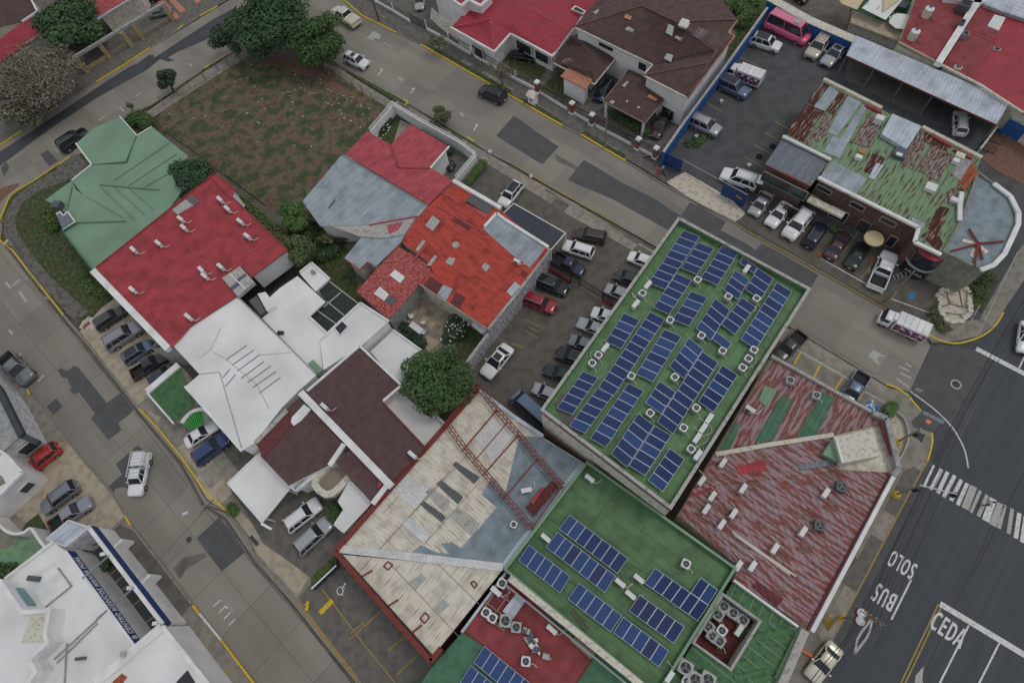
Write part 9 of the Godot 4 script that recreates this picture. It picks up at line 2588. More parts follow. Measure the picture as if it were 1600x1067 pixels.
# surface nets over a small grid
func net(bones,lo,hi,cell):
	var n=Vector3i(((hi-lo)/cell).ceil())+Vector3i.ONE
	var val=PackedFloat32Array()
	val.resize(n.x*n.y*n.z)
	for z in n.z:
		for y in n.y:
			for x in n.x:
				val[x+n.x*(y+n.y*z)]=field(lo+Vector3(x,y,z)*cell,bones)
	var at={}
	var corners=[Vector3i(0,0,0),Vector3i(1,0,0),Vector3i(0,1,0),Vector3i(1,1,0),Vector3i(0,0,1),Vector3i(1,0,1),Vector3i(0,1,1),Vector3i(1,1,1)]
	var edges=[[0,1],[2,3],[4,5],[6,7],[0,2],[1,3],[4,6],[5,7],[0,4],[1,5],[2,6],[3,7]]
	for z in n.z-1:
		for y in n.y-1:
			for x in n.x-1:
				var s=Vector3.ZERO
				var c=0
				var vs=[]
				for k in corners: vs.append(val[x+k.x+n.x*(y+k.y+n.y*(z+k.z))])
				for e in edges:
					var a=vs[e[0]]; var b=vs[e[1]]
					if (a<0.0) != (b<0.0):
						s+=Vector3(corners[e[0]]).lerp(Vector3(corners[e[1]]),a/(a-b))
						c+=1
				if c>0: at[Vector3i(x,y,z)]=lo+(Vector3(x,y,z)+s/c)*cell
	var st=smooth()
	for key in at:
		for ax in 3:
			var u=Vector3i.ZERO; u[(ax+1) % 3]=1
			var w=Vector3i.ZERO; w[(ax+2) % 3]=1
			var e=Vector3i.ZERO; e[ax]=1
			var p=key; var q=key+e
			if q.x>=n.x or q.y>=n.y or q.z>=n.z: continue
			var a=val[p.x+n.x*(p.y+n.y*p.z)]
			var b=val[q.x+n.x*(q.y+n.y*q.z)]
			if (a<0.0)==(b<0.0): continue
			var k1=key-u; var k2=key-w; var k3=key-u-w
			if not (at.has(k1) and at.has(k2) and at.has(k3)): continue
			quad(st,at[key],at[k1],at[k3],at[k2],Vector3(e)*(1.0 if a<0.0 else -1.0))
	return st

func person(label,at,yaw,top,legs,stride=0.22):
	var o=thing("person",label,"person")
	var V=func(x,y,z): return Vector3(x,y,z)
	var hipy=0.88
	# facing +x
	var fl=V.call(stride,0.06,-0.1); var fr=V.call(-stride,0.08,0.1)
	var kl=V.call(stride*0.7,0.48,-0.1); var kr=V.call(-stride*0.3+0.05,0.47,0.1)
	var legb=[[V.call(0,hipy,-0.09),kl,0.1,0.065],[kl,fl,0.065,0.045],[fl,fl+V.call(0.16,-0.02,0),0.05,0.04],[V.call(0,hipy,0.09),kr,0.1,0.065],[kr,fr,0.065,0.045],[fr,fr+V.call(0.15,-0.03,0),0.05,0.04],[V.call(0,hipy,-0.08),V.call(0,hipy,0.08),0.12,0.12]]
	var torso=[[V.call(0,0.92,0),V.call(0,1.2,0),0.12,0.13],[V.call(0,1.32,-0.1),V.call(0,1.32,0.1),0.11,0.11],[V.call(0,1.38,-0.17),V.call(-stride*0.6,1.1,-0.22),0.058,0.045],[V.call(0,1.38,0.17),V.call(stride*0.6,1.1,0.22),0.058,0.045]]
	var skin=[[V.call(0,1.42,0),V.call(0,1.52,0),0.055,0.055],[V.call(0.01,1.6,0),V.call(0.02,1.66,0),0.085,0.088],[V.call(0.09,1.6,0),V.call(0.105,1.585,0),0.02,0.016],[V.call(-stride*0.6,1.1,-0.22),V.call(-stride*0.4,0.86,-0.24),0.04,0.032],[V.call(stride*0.6,1.1,0.22),V.call(stride*0.95,0.88,0.23),0.04,0.032]]
	for s in [[-0.4,-0.24],[0.95,0.23]]:
		for f in 4: skin.append([V.call(stride*s[0]+f*0.02-0.03,0.86,s[1]),V.call(stride*s[0]+f*0.024-0.02,0.75+absf(f-1.5)*0.012,s[1]),0.012,0.009])
		skin.append([V.call(stride*s[0]+0.04,0.85,s[1]),V.call(stride*s[0]+0.075,0.79,s[1]),0.012,0.009])
	ob("trousers",net(legb,Vector3(-0.5,-0.08,-0.35),Vector3(0.55,1.1,0.35),0.035),M[legs],o)
	ob("shirt",net(torso,Vector3(-0.4,0.7,-0.4),Vector3(0.4,1.6,0.4),0.035),M[top],o)
	ob("body",net(skin,Vector3(-0.35,0.68,-0.36),Vector3(0.4,1.82,0.36),0.025),M.skin,o)
	var hair=[[V.call(-0.02,1.64,0),V.call(-0.01,1.7,0),0.09,0.085],[V.call(-0.05,1.58,0),V.call(-0.06,1.5,0),0.07,0.05]]
	ob("hair",net(hair,Vector3(-0.25,1.38,-0.2),Vector3(0.2,1.85,0.2),0.025),M.hair,o)
	var eye=mb()
	for s in [-1,1]: box(eye,V.call(0.105,1.635,s*0.032),0.01,0.014,0.024)
	ob("eyes",eye,M.hair,o)
	o.transform=Transform3D(Basis(Vector3.UP,yaw),at)
	return o

func build_people():
	mat("cloth_cyan",c8(92,170,178)); mat("cloth_red",c8(168,48,44)); mat("cloth_dark",c8(44,46,56)); mat("cloth_purple",c8(108,60,116)); mat("cloth_white",c8(200,198,196)); mat("cloth_pink",c8(178,84,122))
	person("walker in a cyan top with dark hair at the blue gate",Vector3(-24.68,0.14,-51.74),-0.6,"cloth_cyan","cloth_dark")
	person("walker in a red top beside the one in cyan at the blue gate",Vector3(-24.98,0.14,-51.11),-0.6,"cloth_red","cloth_red")
	person("person in pale clothes crossing the avenue on the zebra bars",Vector3(25.69,0.02,-35.64),0.2,"cloth_white","cloth_dark")
	person("person in purple standing outside the blue banded court wall",Vector3(-40.67,0.14,27.24),1.2,"cloth_purple","cloth_dark",0.08)
	person("person in pink at the door of the left white building",Vector3(-56.29,0.14,34.38),0.4,"cloth_pink","cloth_white",0.08)
	person("person under the thin open tree on the corner street pavement",Vector3(-94.59,0.14,-31.27),0.5,"cloth_dark","cloth_dark")

# ---------- street furniture and small things ----------
func wire(pts,sag,r=0.022):
	var st=mb()
	for i in pts.size()-1:
		var w=[]
		for k in 9:
			var t=k/8.0
			w.append(pts[i].lerp(pts[i+1],t)-Vector3(0,sag*4.0*t*(1.0-t),0))
		tube(st,w,r,5)
	return st

func pole(label,foot,high,arm=null,m="pole_grey",cat="utility pole",n="utility_pole",r=0.14):
	var o=thing(n,label,cat,foot)
	ob("shaft",tube(mb(),[foot,foot+Vector3(0,high,0)],[r,r*0.65],10),M[m],o)
	if arm != null:
		var a=foot+Vector3(0,high-0.15,0)
		ob("arm",tube(mb(),curve([a,a.lerp(arm,0.4)+Vector3(0,0.25,0),arm],5),0.05,6),M.grey_metal,o)
		var d=(arm-a).normalized()
		ob("lamp_head",bar(mb(),arm-d*0.1,arm+d*0.55,0.26,0.12),M.pale_metal,o)
	return o

func cross_arm(o,foot,high,along,n=1):
	for i in n:
		var c=foot+Vector3(0,high-0.4-i*0.7,0)
		ob("cross_arm",bar(mb(),c-along*0.9,c+along*0.9,0.1),M.wood,o)
		for k in [-0.8,-0.4,0.4,0.8]:
			ob("insulator",drum(mb(),c+along*k+Vector3(0,0.05,0),0.05,0.04,0.16,8),M.unit_grey,o)

func build_details():
	var X=Vector3(1,0,0)
	var Z=Vector3(0,0,1)
	# poles, lamps and wires
	var p1=Vector3(-35.75,0.1,16.27)
	var o=pole("street pole with a curved lamp arm at the left street kerb",p1,5.6,Vector3(-36.81,5.4,18.03))
	cross_arm(o,p1,5.6,Z,1)
	var p2=Vector3(-33.68,0.1,-50.89)
	o=pole("slim concrete pole on the verge of the upper street",p2,6.4)
	o=pole("dark wooden pole on the pavement at the top fence",Vector3(-80.57,0.1,-51.08),6.6,null,"bark")
	o=pole("grey utility pole with cross arm before the brick front",Vector3(7.29,0.1,-51.14),7.0)
	cross_arm(o,Vector3(7.29,0.1,-51.14),7.0,X)
	var p3=Vector3(19.78,0.1,-16.81)
	o=pole("utility pole with cross arms and two red brown drums on the avenue pavement",p3,8.0)
	cross_arm(o,p3,8.0,X,2)
	for d in [[Vector3(19.48,5,-17.1),0],[Vector3(19.69,5,-16.46),1]]:
		ob("transformer_drum",drum(mb(),d[0],0.42,0.42,0.9,14),M.rust_iron,o)
		ob("transformer_cap",drum(mb(),d[0]+Vector3(-0.1,0.9,0.1),0.4,0.2,0.3,14),M.plastic_white,o)
		ob("bracket",bar(mb(),d[0]+Vector3(0,0.4,0),Vector3(p3.x,d[0].y+0.4,p3.z),0.1),M.grey_metal,o)
	ob("yellow_base",tube(mb(),[p3,p3+Vector3(0,1.2,0)],[0.22,0.2],10),M.yellow_paint,o)
	var ws=[
		["left street wires strung past the forecourts",[Vector3(-104.44,6,9.35),Vector3(-73.15,5.4,14.15),p1+Vector3(0,5.3,-0.4),Vector3(-5.51,5.4,17.67)],0.5],
		["second left street wire just beside the first",[Vector3(-104.65,5.6,9.66),Vector3(-73.83,5,13.93),p1+Vector3(0,5.25,0.4),Vector3(-5.11,5,17.4)],0.6],
		["upper wire along the avenue beside the kerb",[Vector3(17.75,7.6,-59.12),Vector3(17.93,7.4,-37.75),p3+Vector3(-0.4,7.6,0),Vector3(18.1,7.4,-4.54)],0.5],
		["lower wire along the avenue beside the kerb",[Vector3(18.35,7,-59.64),Vector3(18.49,6.8,-38.11),p3+Vector3(0.4,7.5,0),Vector3(18.6,6.8,-4.86)],0.6],
		["black cable bundle along the avenue gutter",[Vector3(17.94,5.6,-60.8),Vector3(18.12,5.4,-38.52),p3+Vector3(0,5.6,0),Vector3(18.32,5.4,-4.35)],0.6],
		["wire along the upper street over the parked cars",[Vector3(-56.46,6.6,-52.44),p2+Vector3(0,6.2,0),Vector3(-9.7,6.4,-47.44),Vector3(7.29,0.1,-51.14)+Vector3(0.4,6.6,0),Vector3(21.98,6.6,-49.9)],0.5],
		["second wire along the upper street over the parked cars",[Vector3(-56.48,6.2,-52.38),p2+Vector3(0,5.9,0),Vector3(-9.84,6,-48.16),Vector3(7.29,0.1,-51.14)+Vector3(-0.4,6.6,0),Vector3(22.29,6.2,-49.82)],0.5],
		["wire crossing the left street to the clinic",[p1+Vector3(0,5.0,0),Vector3(-35.91,4.8,30.63)],0.4],
	]
	for w in ws:
		tag(ob("overhead_wire",wire(w[1],w[2],0.035 if w[0].begins_with("black") else 0.018),M.black_metal),w[0],"wire")
	# traffic lights on yellow footed poles
	var tl=[[Vector3(16.08,0.15,-36.27),Vector3(15.92,5,-36.48),"traffic light pole with a yellow foot on the rounded corner"],[Vector3(18.5,0.15,-31.04),Vector3(18.55,5.2,-31.46),"traffic light pole with a long arm over the zebra crossing"]]
	for i in 2:
		var f=tl[i][0]
		o=thing("traffic_light",tl[i][2],"traffic light",f)
		ob("foot",drum(mb(),f,0.45,0.32,0.5,8),M.yellow_paint,o)
		ob("shaft",tube(mb(),[f+Vector3(0,0.4,0),f+Vector3(0,5.0,0)],[0.14,0.1],10),M.grey_metal,o)
		if i==1:
			var e=Vector3(21.38,5.2,-32.29)
			ob("arm",tube(mb(),[f+Vector3(0,4.9,0),e],[0.09,0.05],8),M.pale_metal,o)
			ob("signal_head",box(mb(),e-Vector3(0,0.45,0),0.35,0.9,0.3),M.black_metal,o)
		ob("signal_head",box(mb(),f+Vector3(0.25,3.6,0),0.35,0.9,0.3),M.black_metal,o)
	var sp=Vector3(14.7,0.12,-41.69)
	o=thing("road_sign","thin sign post leaning over the yellow kerb at the street corner","road sign",sp)
	ob("post",tube(mb(),[sp,sp+Vector3(0,2.6,0)],0.04,6),M.grey_metal,o)
	ob("plate",bar(mb(),sp+Vector3(-0.3,2.3,0),sp+Vector3(0.3,2.3,0),0.03,0.6),M.pale_metal,o)
	o=thing("road_sign","small sign on a post at the foot of the left street lawn","road sign",Vector3(-81.4,0.12,16.89))
	ob("post",tube(mb(),[Vector3(-79.66,0.1,15.03),Vector3(-76.92,2.4,14.51)],0.04,6),M.grey_metal,o)
	ob("plate",box(mb(),Vector3(-76.8,2.5,14.49),0.5,0.5,0.05,0.8),M.pale_metal,o)
	o=thing("litter_bin","orange pipe barrier lying on the avenue pavement beside the cream saloon","barrier",Vector3(18.82,0.2,-12.06))
	ob("pipe",tube(mb(),[Vector3(18.27,0.3,-12.02),Vector3(19.48,0.3,-12.21)],0.16,10),M.orange_plastic,o)
	ob("end_ring",tube(mb(),[Vector3(18.19,0.3,-12.03),Vector3(18.34,0.3,-12.01)],0.2,10),M.rust_orange,o)
	o=thing("post_box","yellow and grey box on the corner lawn kerb of the left street","box",Vector3(-92.78,0.12,13.63))
	ob("casing",box(mb(),Vector3(-91.98,0.7,13.51),0.5,1.1,0.5,0.5),M.stone_strip,o)
	ob("yellow_foot",box(mb(),Vector3(-92.77,0.35,13.95),0.6,0.4,0.4,0.5),M.yellow_paint,o)
	# fence of the tiled house: brick pillars, dark railings, white plinth
	o=thing("pillar_fence","dark rail fence with brick pillars and white plinth before the brown tile house","fence",Vector3(-37,0.1,-53.05))
	var fp=v2(0.14,[-48.3,-53.7,-41.5,-53.4,-37.8,-53.3,-29.9,-53.4,-27,-53.5])
	for i in fp.size():
		ob("brick_pillar",box(mb(),fp[i]+Vector3(0,0.95,0),0.55,1.7,0.55),M.brick_red,o)
		ob("pillar_foot",box(mb(),fp[i]+Vector3(0,0.12,0),0.75,0.3,0.75),M.white_trim,o)
		ob("pillar_cap",box(mb(),fp[i]+Vector3(0,1.9,0),0.7,0.22,0.7),M.white_trim,o)
	for i in fp.size()-1:
		var a=fp[i]; var b=fp[i+1]
		ob("plinth",bar(mb(),a.lerp(b,0.1)+Vector3(0,0.25,0),a.lerp(b,0.86)+Vector3(0,0.25,0),0.2,0.5),M.white_trim,o)
		ob("top_rail",bar(mb(),a+Vector3(0,1.75,0),b+Vector3(0,1.75,0),0.08),M.black_metal,o)
		ob("low_rail",bar(mb(),a+Vector3(0,0.62,0),b+Vector3(0,0.62,0),0.06),M.black_metal,o)
		var n=int(a.distance_to(b)/0.22)
		for k in range(1,n): ob("baluster",bar(mb(),a.lerp(b,float(k)/n)+Vector3(0,0.55,0),a.lerp(b,float(k)/n)+Vector3(0,1.78,0),0.035),M.black_metal,o)
	var hd=bldg("meter_hut","small white meter hut with a gabled cream roof on the upper pavement","hut",Vector3(-47.71,0.1,-51.92))
	var hc=Vector3(-47.55,0.1,-51.72)
	ob("wall",box(mb(),hc+Vector3(0,0.75,0),1.2,1.5,0.9),M.white_wall,hd)
	for s in [-1,1]:
		ob("roof_plane",slab(mb(),[hc+Vector3(-0.75,1.95,0),hc+Vector3(0.75,1.95,0),hc+Vector3(0.75,1.5,s*0.7),hc+Vector3(-0.75,1.5,s*0.7)],0.06),M.cream_wall,hd)
	ob("meter_door",bar(mb(),hc+Vector3(-0.2,0.8,0.46),hc+Vector3(0.2,0.8,0.46),0.03,0.6),M.grey_metal,hd)
	# fence at the top: white plinth, dark rails
	o=thing("plinth_fence","white plinth fence with dark rails along the top of the upper street","fence",Vector3(-75.7,0.1,-53.58))
	for seg in [v2(0.14,[-87.7,-54,-79.7,-53.9]),v2(0.14,[-79.7,-53.9,-75.7,-53.7]),v2(0.14,[-72,-54,-67,-54]),v2(0.14,[-67,-54,-62.2,-53.9]),v2(0.14,[-61.2,-53.9,-56.1,-53.8]),v2(0.14,[-56.1,-53.8,-52.6,-53.7]),v2(0.14,[-52.6,-53.7,-48.6,-53.8])]:
		ob("plinth",bar(mb(),seg[0]+Vector3(0,0.25,0),seg[1]+Vector3(0,0.25,0),0.22,0.5),M.white_trim,o)
		ob("top_rail",bar(mb(),seg[0]+Vector3(0,1.6,0),seg[1]+Vector3(0,1.6,0),0.07),M.unit_dark,o)
		ob("post",bar(mb(),seg[0],seg[0]+Vector3(0,1.8,0),0.16),M.white_trim,o)
		var n=int(seg[0].distance_to(seg[1])/0.3)
		for k in n: ob("baluster",bar(mb(),seg[0].lerp(seg[1],float(k)/n)+Vector3(0,0.5,0),seg[0].lerp(seg[1],float(k)/n)+Vector3(0,1.6,0),0.04),M.unit_dark,o)
	o=thing("drive_gate","dark railed drive gate in the top fence","gate",Vector3(-73.69,0.1,-53.83))
	var ga=Vector3(-75.58,0.14,-53.79); var gb=Vector3(-72.12,0.14,-53.91)
	for h in [0.2,1.6]: ob("rail",bar(mb(),ga+Vector3(0,h,0),gb+Vector3(0,h,0),0.07),M.black_metal,o)
	for k in 16: ob("baluster",bar(mb(),ga.lerp(gb,k/15.0)+Vector3(0,0.2,0),ga.lerp(gb,k/15.0)+Vector3(0,1.6,0),0.05),M.black_metal,o)
	# black sliding fence across the car park
	o=thing("bar_fence","black bar fence with brick red base across the middle car park","fence",Vector3(-23.31,0.1,-31.55))
	var bf=v2(0.14,[-27.5,-30.5,-23.9,-30.6,-22.8,-30.9,-19.2,-31,-17.7,-31.2])
	for i in 4:
		var a=bf[i]; var b=bf[i+1]
		if i==0 or i==3: ob("base",bar(mb(),a+Vector3(0,0.25,0),b+Vector3(0,0.25,0),0.25,0.5),M.maroon_roof,o)
		for h in [0.55,2.0]: ob("rail",bar(mb(),a+Vector3(0,h,0),b+Vector3(0,h,0),0.06),M.black_metal,o)
		var n=int(a.distance_to(b)/0.2)
		for k in n: ob("bar",bar(mb(),a.lerp(b,float(k)/n)+Vector3(0,0.3,0),a.lerp(b,float(k)/n)+Vector3(0,2.15,0),0.04),M.black_metal,o)
		ob("post",bar(mb(),a,a+Vector3(0,2.2,0),0.12),M.black_metal,o)
	# posts round the vacant lot
	var posts=[Vector3(-75.88,0.1,-37.53),Vector3(-72.73,0.1,-37.7),Vector3(-70.35,0.1,-37.7),Vector3(-68.09,0.1,-37.65),Vector3(-93.22,0.1,-32.8),Vector3(-93.57,0.1,-31.13),Vector3(-93.92,0.1,-28.92),Vector3(-94.57,0.1,-27.23),Vector3(-94.62,0.1,-24.57),Vector3(-95.61,0.1,-19.73),Vector3(-96.14,0.1,-16.99)]
	o=thing("wire_fence","row of thin concrete posts with wire round the vacant lot","fence",posts[0])
	for p in posts: ob("post",bar(mb(),p,p+Vector3(0,1.8,0),0.14),M.pole_grey,o)
	for l in [[0,1,2,3],[4,5,6,7,8,9,10]]:
		for h in [0.7,1.2,1.7]:
			var st=mb()
			for i in l.size()-1: tube(st,[posts[l[i]]+Vector3(0,h,0),posts[l[i+1]]+Vector3(0,h,0)],0.012,4)
			ob("strand",st,M.grey_metal,o)
	# wall beside the long carport and pipe rail
	o=thing("yard_divider","white topped low wall from the long carport to the rusty building","wall",Vector3(6.48,0.1,-83.95))
	ob("wall",bar(mb(),Vector3(6.5,0.5,-83.49),Vector3(6.37,0.5,-78.53),0.25,1.0),M.old_white,o)
	# metal rack of pallets by the carport
	for d in [[Vector3(7.51,0.2,-82.11),"wooden pallet upper of two beside the carport wall"],[Vector3(7.43,0.2,-80.16),"wooden pallet lower of two beside the carport wall"]]:
		o=thing("pallet",d[1],"pallet",d[0],"pallets beside the carport")
		for k in 6: ob("slat",box(mb(),d[0]+Vector3(0,0.12,-0.6+k*0.24),1.4,0.04,0.14),M.wood,o)
		for k in 3: ob("bearer",box(mb(),d[0]+Vector3(-0.6+k*0.6,0.05,0),0.1,0.1,1.4),M.wood,o)
	# water tanks on the red flat roof
	for d in [[Vector3(-9.55,4.4,-93.56),"white water tank upper of two on the red flat roof"],[Vector3(-9.12,4.4,-88.42),"white water tank lower of two on the red flat roof"]]:
		o=thing("water_tank",d[1],"water tank",d[0]-Vector3(0,0.5,0),"water tanks on the red flat roof")
		var b=d[0]-Vector3(0,0.5,0)
		ob("tank",drum(mb(),b,0.62,0.6,1.2,18),M.old_white,o)
		ob("shoulder",drum(mb(),b+Vector3(0,1.2,0),0.6,0.25,0.25,18),M.plastic_white,o)
		ob("lid",drum(mb(),b+Vector3(0,1.45,0),0.24,0.22,0.1,12),M.unit_dark,o)
		ob("pipe",tube(mb(),[b+Vector3(0.6,0.2,0),b+Vector3(1.4,0.05,0.5)],0.05,6),M.unit_dark,o)
	for d in [[Vector3(-6.1,4.4,-97.11),1.5,1.2,1.5,"unit_dark","dark roof plant box against the white dividing wall"],[Vector3(-4.99,4.4,-93.79),0.7,0.9,1.0,"unit_dark","small dark roof box halfway down the white dividing wall"],[Vector3(-3.72,4.2,-92.36),0.8,0.8,0.9,"grey_metal","grey motor with pipes beside the white dividing wall"],[Vector3(0.71,4,-92.51),0.9,0.4,0.5,"unit_grey","small grey box on the crimson flat roof"],[Vector3(-1.87,4.1,-86.37),0.9,0.5,0.4,"unit_white","white box near the lower edge of the dull red sheet"]]:
		o=thing("roof_plant_box",d[5],"roof equipment",d[0])
		ob("casing",box(mb(),d[0]+Vector3(0,d[2]*0.5-0.4,0),d[1],d[2],d[3],0.15),M[d[4]],o)
		ob("grille",box(mb(),d[0]+Vector3(0,d[2]-0.39,0),d[1]*0.7,0.04,d[3]*0.7,0.15),M.unit_hole,o)
	# restaurant yard at the top: sails, parasol, wall
	o=thing("shade_sail","white triangular shade sail over the green turf yard at the top","shade sail",Vector3(-15.41,3,-93.55))
	ob("sail",slab(mb(),v3([-17.6,3.2,-91.4,-17.4,3.2,-94.9,-14.9,2.8,-96.6,-13.8,3,-96.6,-13.8,3,-91.2]),0.02),M.sail_white,o)
	ob("post",bar(mb(),Vector3(-14.49,0,-95.45),Vector3(-13.84,3,-91.17),0.1),M.grey_metal,o)
	o=thing("shade_sail","cream shade sail overlapping the white one at the top","shade sail",Vector3(-15.29,3,-95.28))
	ob("sail",slab(mb(),v3([-16.5,3.4,-95.8,-14,3.4,-96.1,-14.8,3.3,-92.1]),0.02),M.sail_cream,o)
	ob("post",bar(mb(),Vector3(-15.61,0,-96.91),Vector3(-14.87,3.2,-92.28),0.1),M.grey_metal,o)
	o=thing("shade_sail","second cream sail left of the white one at the top edge","shade sail",Vector3(-18.62,3,-93.1))
	ob("sail",slab(mb(),v2(3.2,[-22.8,-92.4,-19.3,-94.4,-18.2,-93.1,-18,-90.7,-20.3,-90.7]),0.02),M.sail_cream,o)
	ob("post",bar(mb(),Vector3(-18.87,0,-95.26),Vector3(-18,3.1,-90.86),0.1),M.grey_metal,o)
	var pc=Vector3(-12,2.6,-92.7)
	o=thing("parasol","white eight-sided parasol on the green turf yard","parasol",Vector3(pc.x,0.15,pc.z))
	for i in 8:
		var a=Vector3(cos(TAU*i/8.0),0,sin(TAU*i/8.0))*1.75
		var b=Vector3(cos(TAU*(i+1)/8.0),0,sin(TAU*(i+1)/8.0))*1.75
		var st=mb()
		tri(st,pc+Vector3(0,0.5,0),pc+a,pc+b,Vector3.UP)
		tri(st,pc+Vector3(0,0.47,0),pc+a*0.99,pc+b*0.99,Vector3.DOWN)
		ob("canopy_panel",st,M.sail_white,o)
		ob("rib",bar(mb(),pc+Vector3(0,0.44,0),pc+a*0.98-Vector3(0,0.02,0),0.03),M.grey_metal,o)
	ob("pole",tube(mb(),[Vector3(pc.x,0.15,pc.z),pc+Vector3(0,0.5,0)],0.05,8),M.grey_metal,o)
	ob("base",drum(mb(),Vector3(pc.x,0.15,pc.z),0.4,0.35,0.12,14),M.unit_dark,o)
	o=thing("garden_table","dark square table on the green turf yard at the top","table",Vector3(-13.8,0.2,-99.15))
	ob("table_top",box(mb(),Vector3(-13.81,1,-98.53),1.5,0.08,1.5),M.unit_dark,o)
	for s in [[-1,-1],[-1,1],[1,-1],[1,1]]:
		ob("leg",bar(mb(),Vector3(-13.98,0.2,-99.72)+Vector3(s[0]*0.6,0,s[1]*0.6),Vector3(-13.82,0.96,-98.59)+Vector3(s[0]*0.6,0,s[1]*0.6),0.08),M.unit_dark,o)
	o=thing("terrace_wall","weathered tan terrace wall with posts below the green turf yard","wall",Vector3(-14.33,0.1,-92.23))
	ob("ledge",sheet(v2(1.8,[-19,-92.3,-15.6,-92.4,-11.1,-92.3,-10.7,-89.9,-17.8,-89.7]),0.4),M.pavement_tan,o)
	ob("front",bar(mb(),Vector3(-17.97,0.7,-90.19),Vector3(-10.4,0.7,-90.41),0.25,1.4),M.old_white,o)
	for p in [Vector3(-17.29,0.2,-92.43),Vector3(-15.7,0.2,-92.48),Vector3(-13.44,0.2,-92.35)]: ob("mast",bar(mb(),p,p+Vector3(0,3.4,0),0.08),M.grey_metal,o)
	# patio set
	o=thing("patio_table","long white table on the brown patio","table",Vector3(-35.33,0.17,-14.13))
	var tc=Vector3(-34.95,0.9,-13.52)
	ob("table_top",box(mb(),tc,1.9,0.06,0.8,0.02),M.plastic_white,o)
	for s in [[-1,-1],[-1,1],[1,-1],[1,1]]: ob("leg",bar(mb(),tc+Vector3(s[0]*0.8,-0.72,s[1]*0.3),tc+Vector3(s[0]*0.8,-0.02,s[1]*0.3),0.06),M.plastic_white,o)
	var chairs=[[Vector3(-36.68,0.17,-14.34),0.8,"plastic_white","white patio chair at the upper side of the long table"],[Vector3(-34.8,0.17,-14.65),2.6,"plastic_white","white patio chair to the right of the long table"],[Vector3(-33.87,0.17,-13.68),3.6,"plastic_white","white patio chair at the lower end of the long table"],[Vector3(-37.02,0.17,-13.39),5.4,"plastic_grey","grey patio chair at the left end of the long table"]]
	var ch0=null
	for c in chairs:
		if ch0==null:
			ch0=thing("patio_chair",c[3],"chair",Vector3.ZERO,"chairs round the patio table")
			ob("seat",box(mb(),Vector3(0,0.44,0),0.5,0.05,0.5),M.plastic_white,ch0)
			var bk=mb()
			for k in 5: bar(bk,Vector3(-0.24+0.04*absf(k-2),0.46,-0.22+k*0.11),Vector3(-0.32+0.03*absf(k-2),0.9,-0.24+k*0.12),0.11,0.03)
			ob("backrest",bk,M.plastic_white,ch0)
			for s in [[-1,-1],[-1,1],[1,-1],[1,1]]: ob("leg",bar(mb(),Vector3(s[0]*0.21,0,s[1]*0.21),Vector3(s[0]*0.2,0.43,s[1]*0.2),0.045),M.plastic_white,ch0)
			for s in [-1,1]: ob("armrest",bar(mb(),Vector3(-0.26,0.64,s*0.25),Vector3(0.2,0.62,s*0.25),0.05),M.plastic_white,ch0)
			o=ch0
		else:
			o=dup(ch0,"patio_chair",Vector3.ZERO)
		o.transform=Transform3D(Basis(Vector3.UP,c[1]),c[0])
		o.set_meta("label",c[3])
		for m in o.get_children(): m.set_surface_override_material(0,M[c[2]])
	o=thing("patio_counter","cream washing counter at the corner of the patio","counter",Vector3(-38.23,0.15,-17.72))
	ob("cabinet",box(mb(),Vector3(-37.98,0.6,-17.61),1.3,0.9,0.8,0.1),M.cream_wall,o)
	ob("basin",box(mb(),Vector3(-37.9,1.07,-17.57),0.5,0.05,0.4,0.1),M.grey_metal,o)
	# tyres, buckets and bits in the upper car park
	for d in [[Vector3(-15.22,0.25,-64.39),"black tyre upper of two beside the glazed bay of the rusty building"],[Vector3(-15.74,0.25,-61.8),"black tyre lower of two beside the glazed bay of the rusty building"],[Vector3(6.03,0.3,-53.8),"tyre leaning by the bicycle rack before the brick front"]]:
		o=thing("loose_tyre",d[1],"tyre",d[0]-Vector3(0,0.1,0))
		var st=mb()
		for k in 16:
			var a=TAU*k/16.0; var b=TAU*(k+1)/16.0
			tube(st,[d[0]+Vector3(cos(a),0,sin(a))*0.3,d[0]+Vector3(cos(b),0,sin(b))*0.3],0.11,7)
		ob("tread",st,M.tyre,o)
	for d in [[Vector3(-25.21,0.1,-67.38),"white bucket in a bay beside the blue wall below the steel blue car"],[Vector3(-16.01,0.1,-59.58),"white bucket near the white estate car with the open tailgate"],[Vector3(-24.44,0.1,-59.8),"white bucket among the weeds by the blue wall"],[Vector3(-38.76,0.15,-40.64),"white meter cover beside the pavement strip near the white car"],[Vector3(-46.36,0.15,-40.55),"white hydrant stub before the clipped bright hedge"]]:
		o=thing("bucket",d[1],"bucket",d[0])
		ob("side",drum(mb(),d[0],0.2,0.26,0.42,12),M.plastic_white,o)
		ob("mouth",disc(mb(),d[0]+Vector3(0,0.425,0),0.2,12),M.unit_grey,o)
	# bicycle and motorcycle
	for d in [[Vector3(4.51,0.14,-53.77),0.4,"bicycle rack of bent bars beside the open white pickup"],[Vector3(6.91,0.14,-54.92),1.0,"second bent bar rack near the pole before the brick front"]]:
		o=thing("bicycle_rack",d[2],"bicycle rack",d[0],"bent bar racks")
		for k in 4:
			var c=d[0]+Vector3(cos(d[1]),0,-sin(d[1]))*(k*0.5-0.7)
			var s=Vector3(sin(d[1]),0,cos(d[1]))*0.35
			ob("hoop",tube(mb(),curve([c-s,c-s+Vector3(0,0.6,0),c+Vector3(0,0.8,0),c+s+Vector3(0,0.6,0),c+s],3),0.03,6),M.pale_metal,o)
	var mc=Vector3(-45.27,0.14,27.53)
	o=thing("motorcycle","dark motorcycle under the navy return wall of the clinic court","motorcycle",mc)
	var fd=Vector3(0.8,0,0.6)
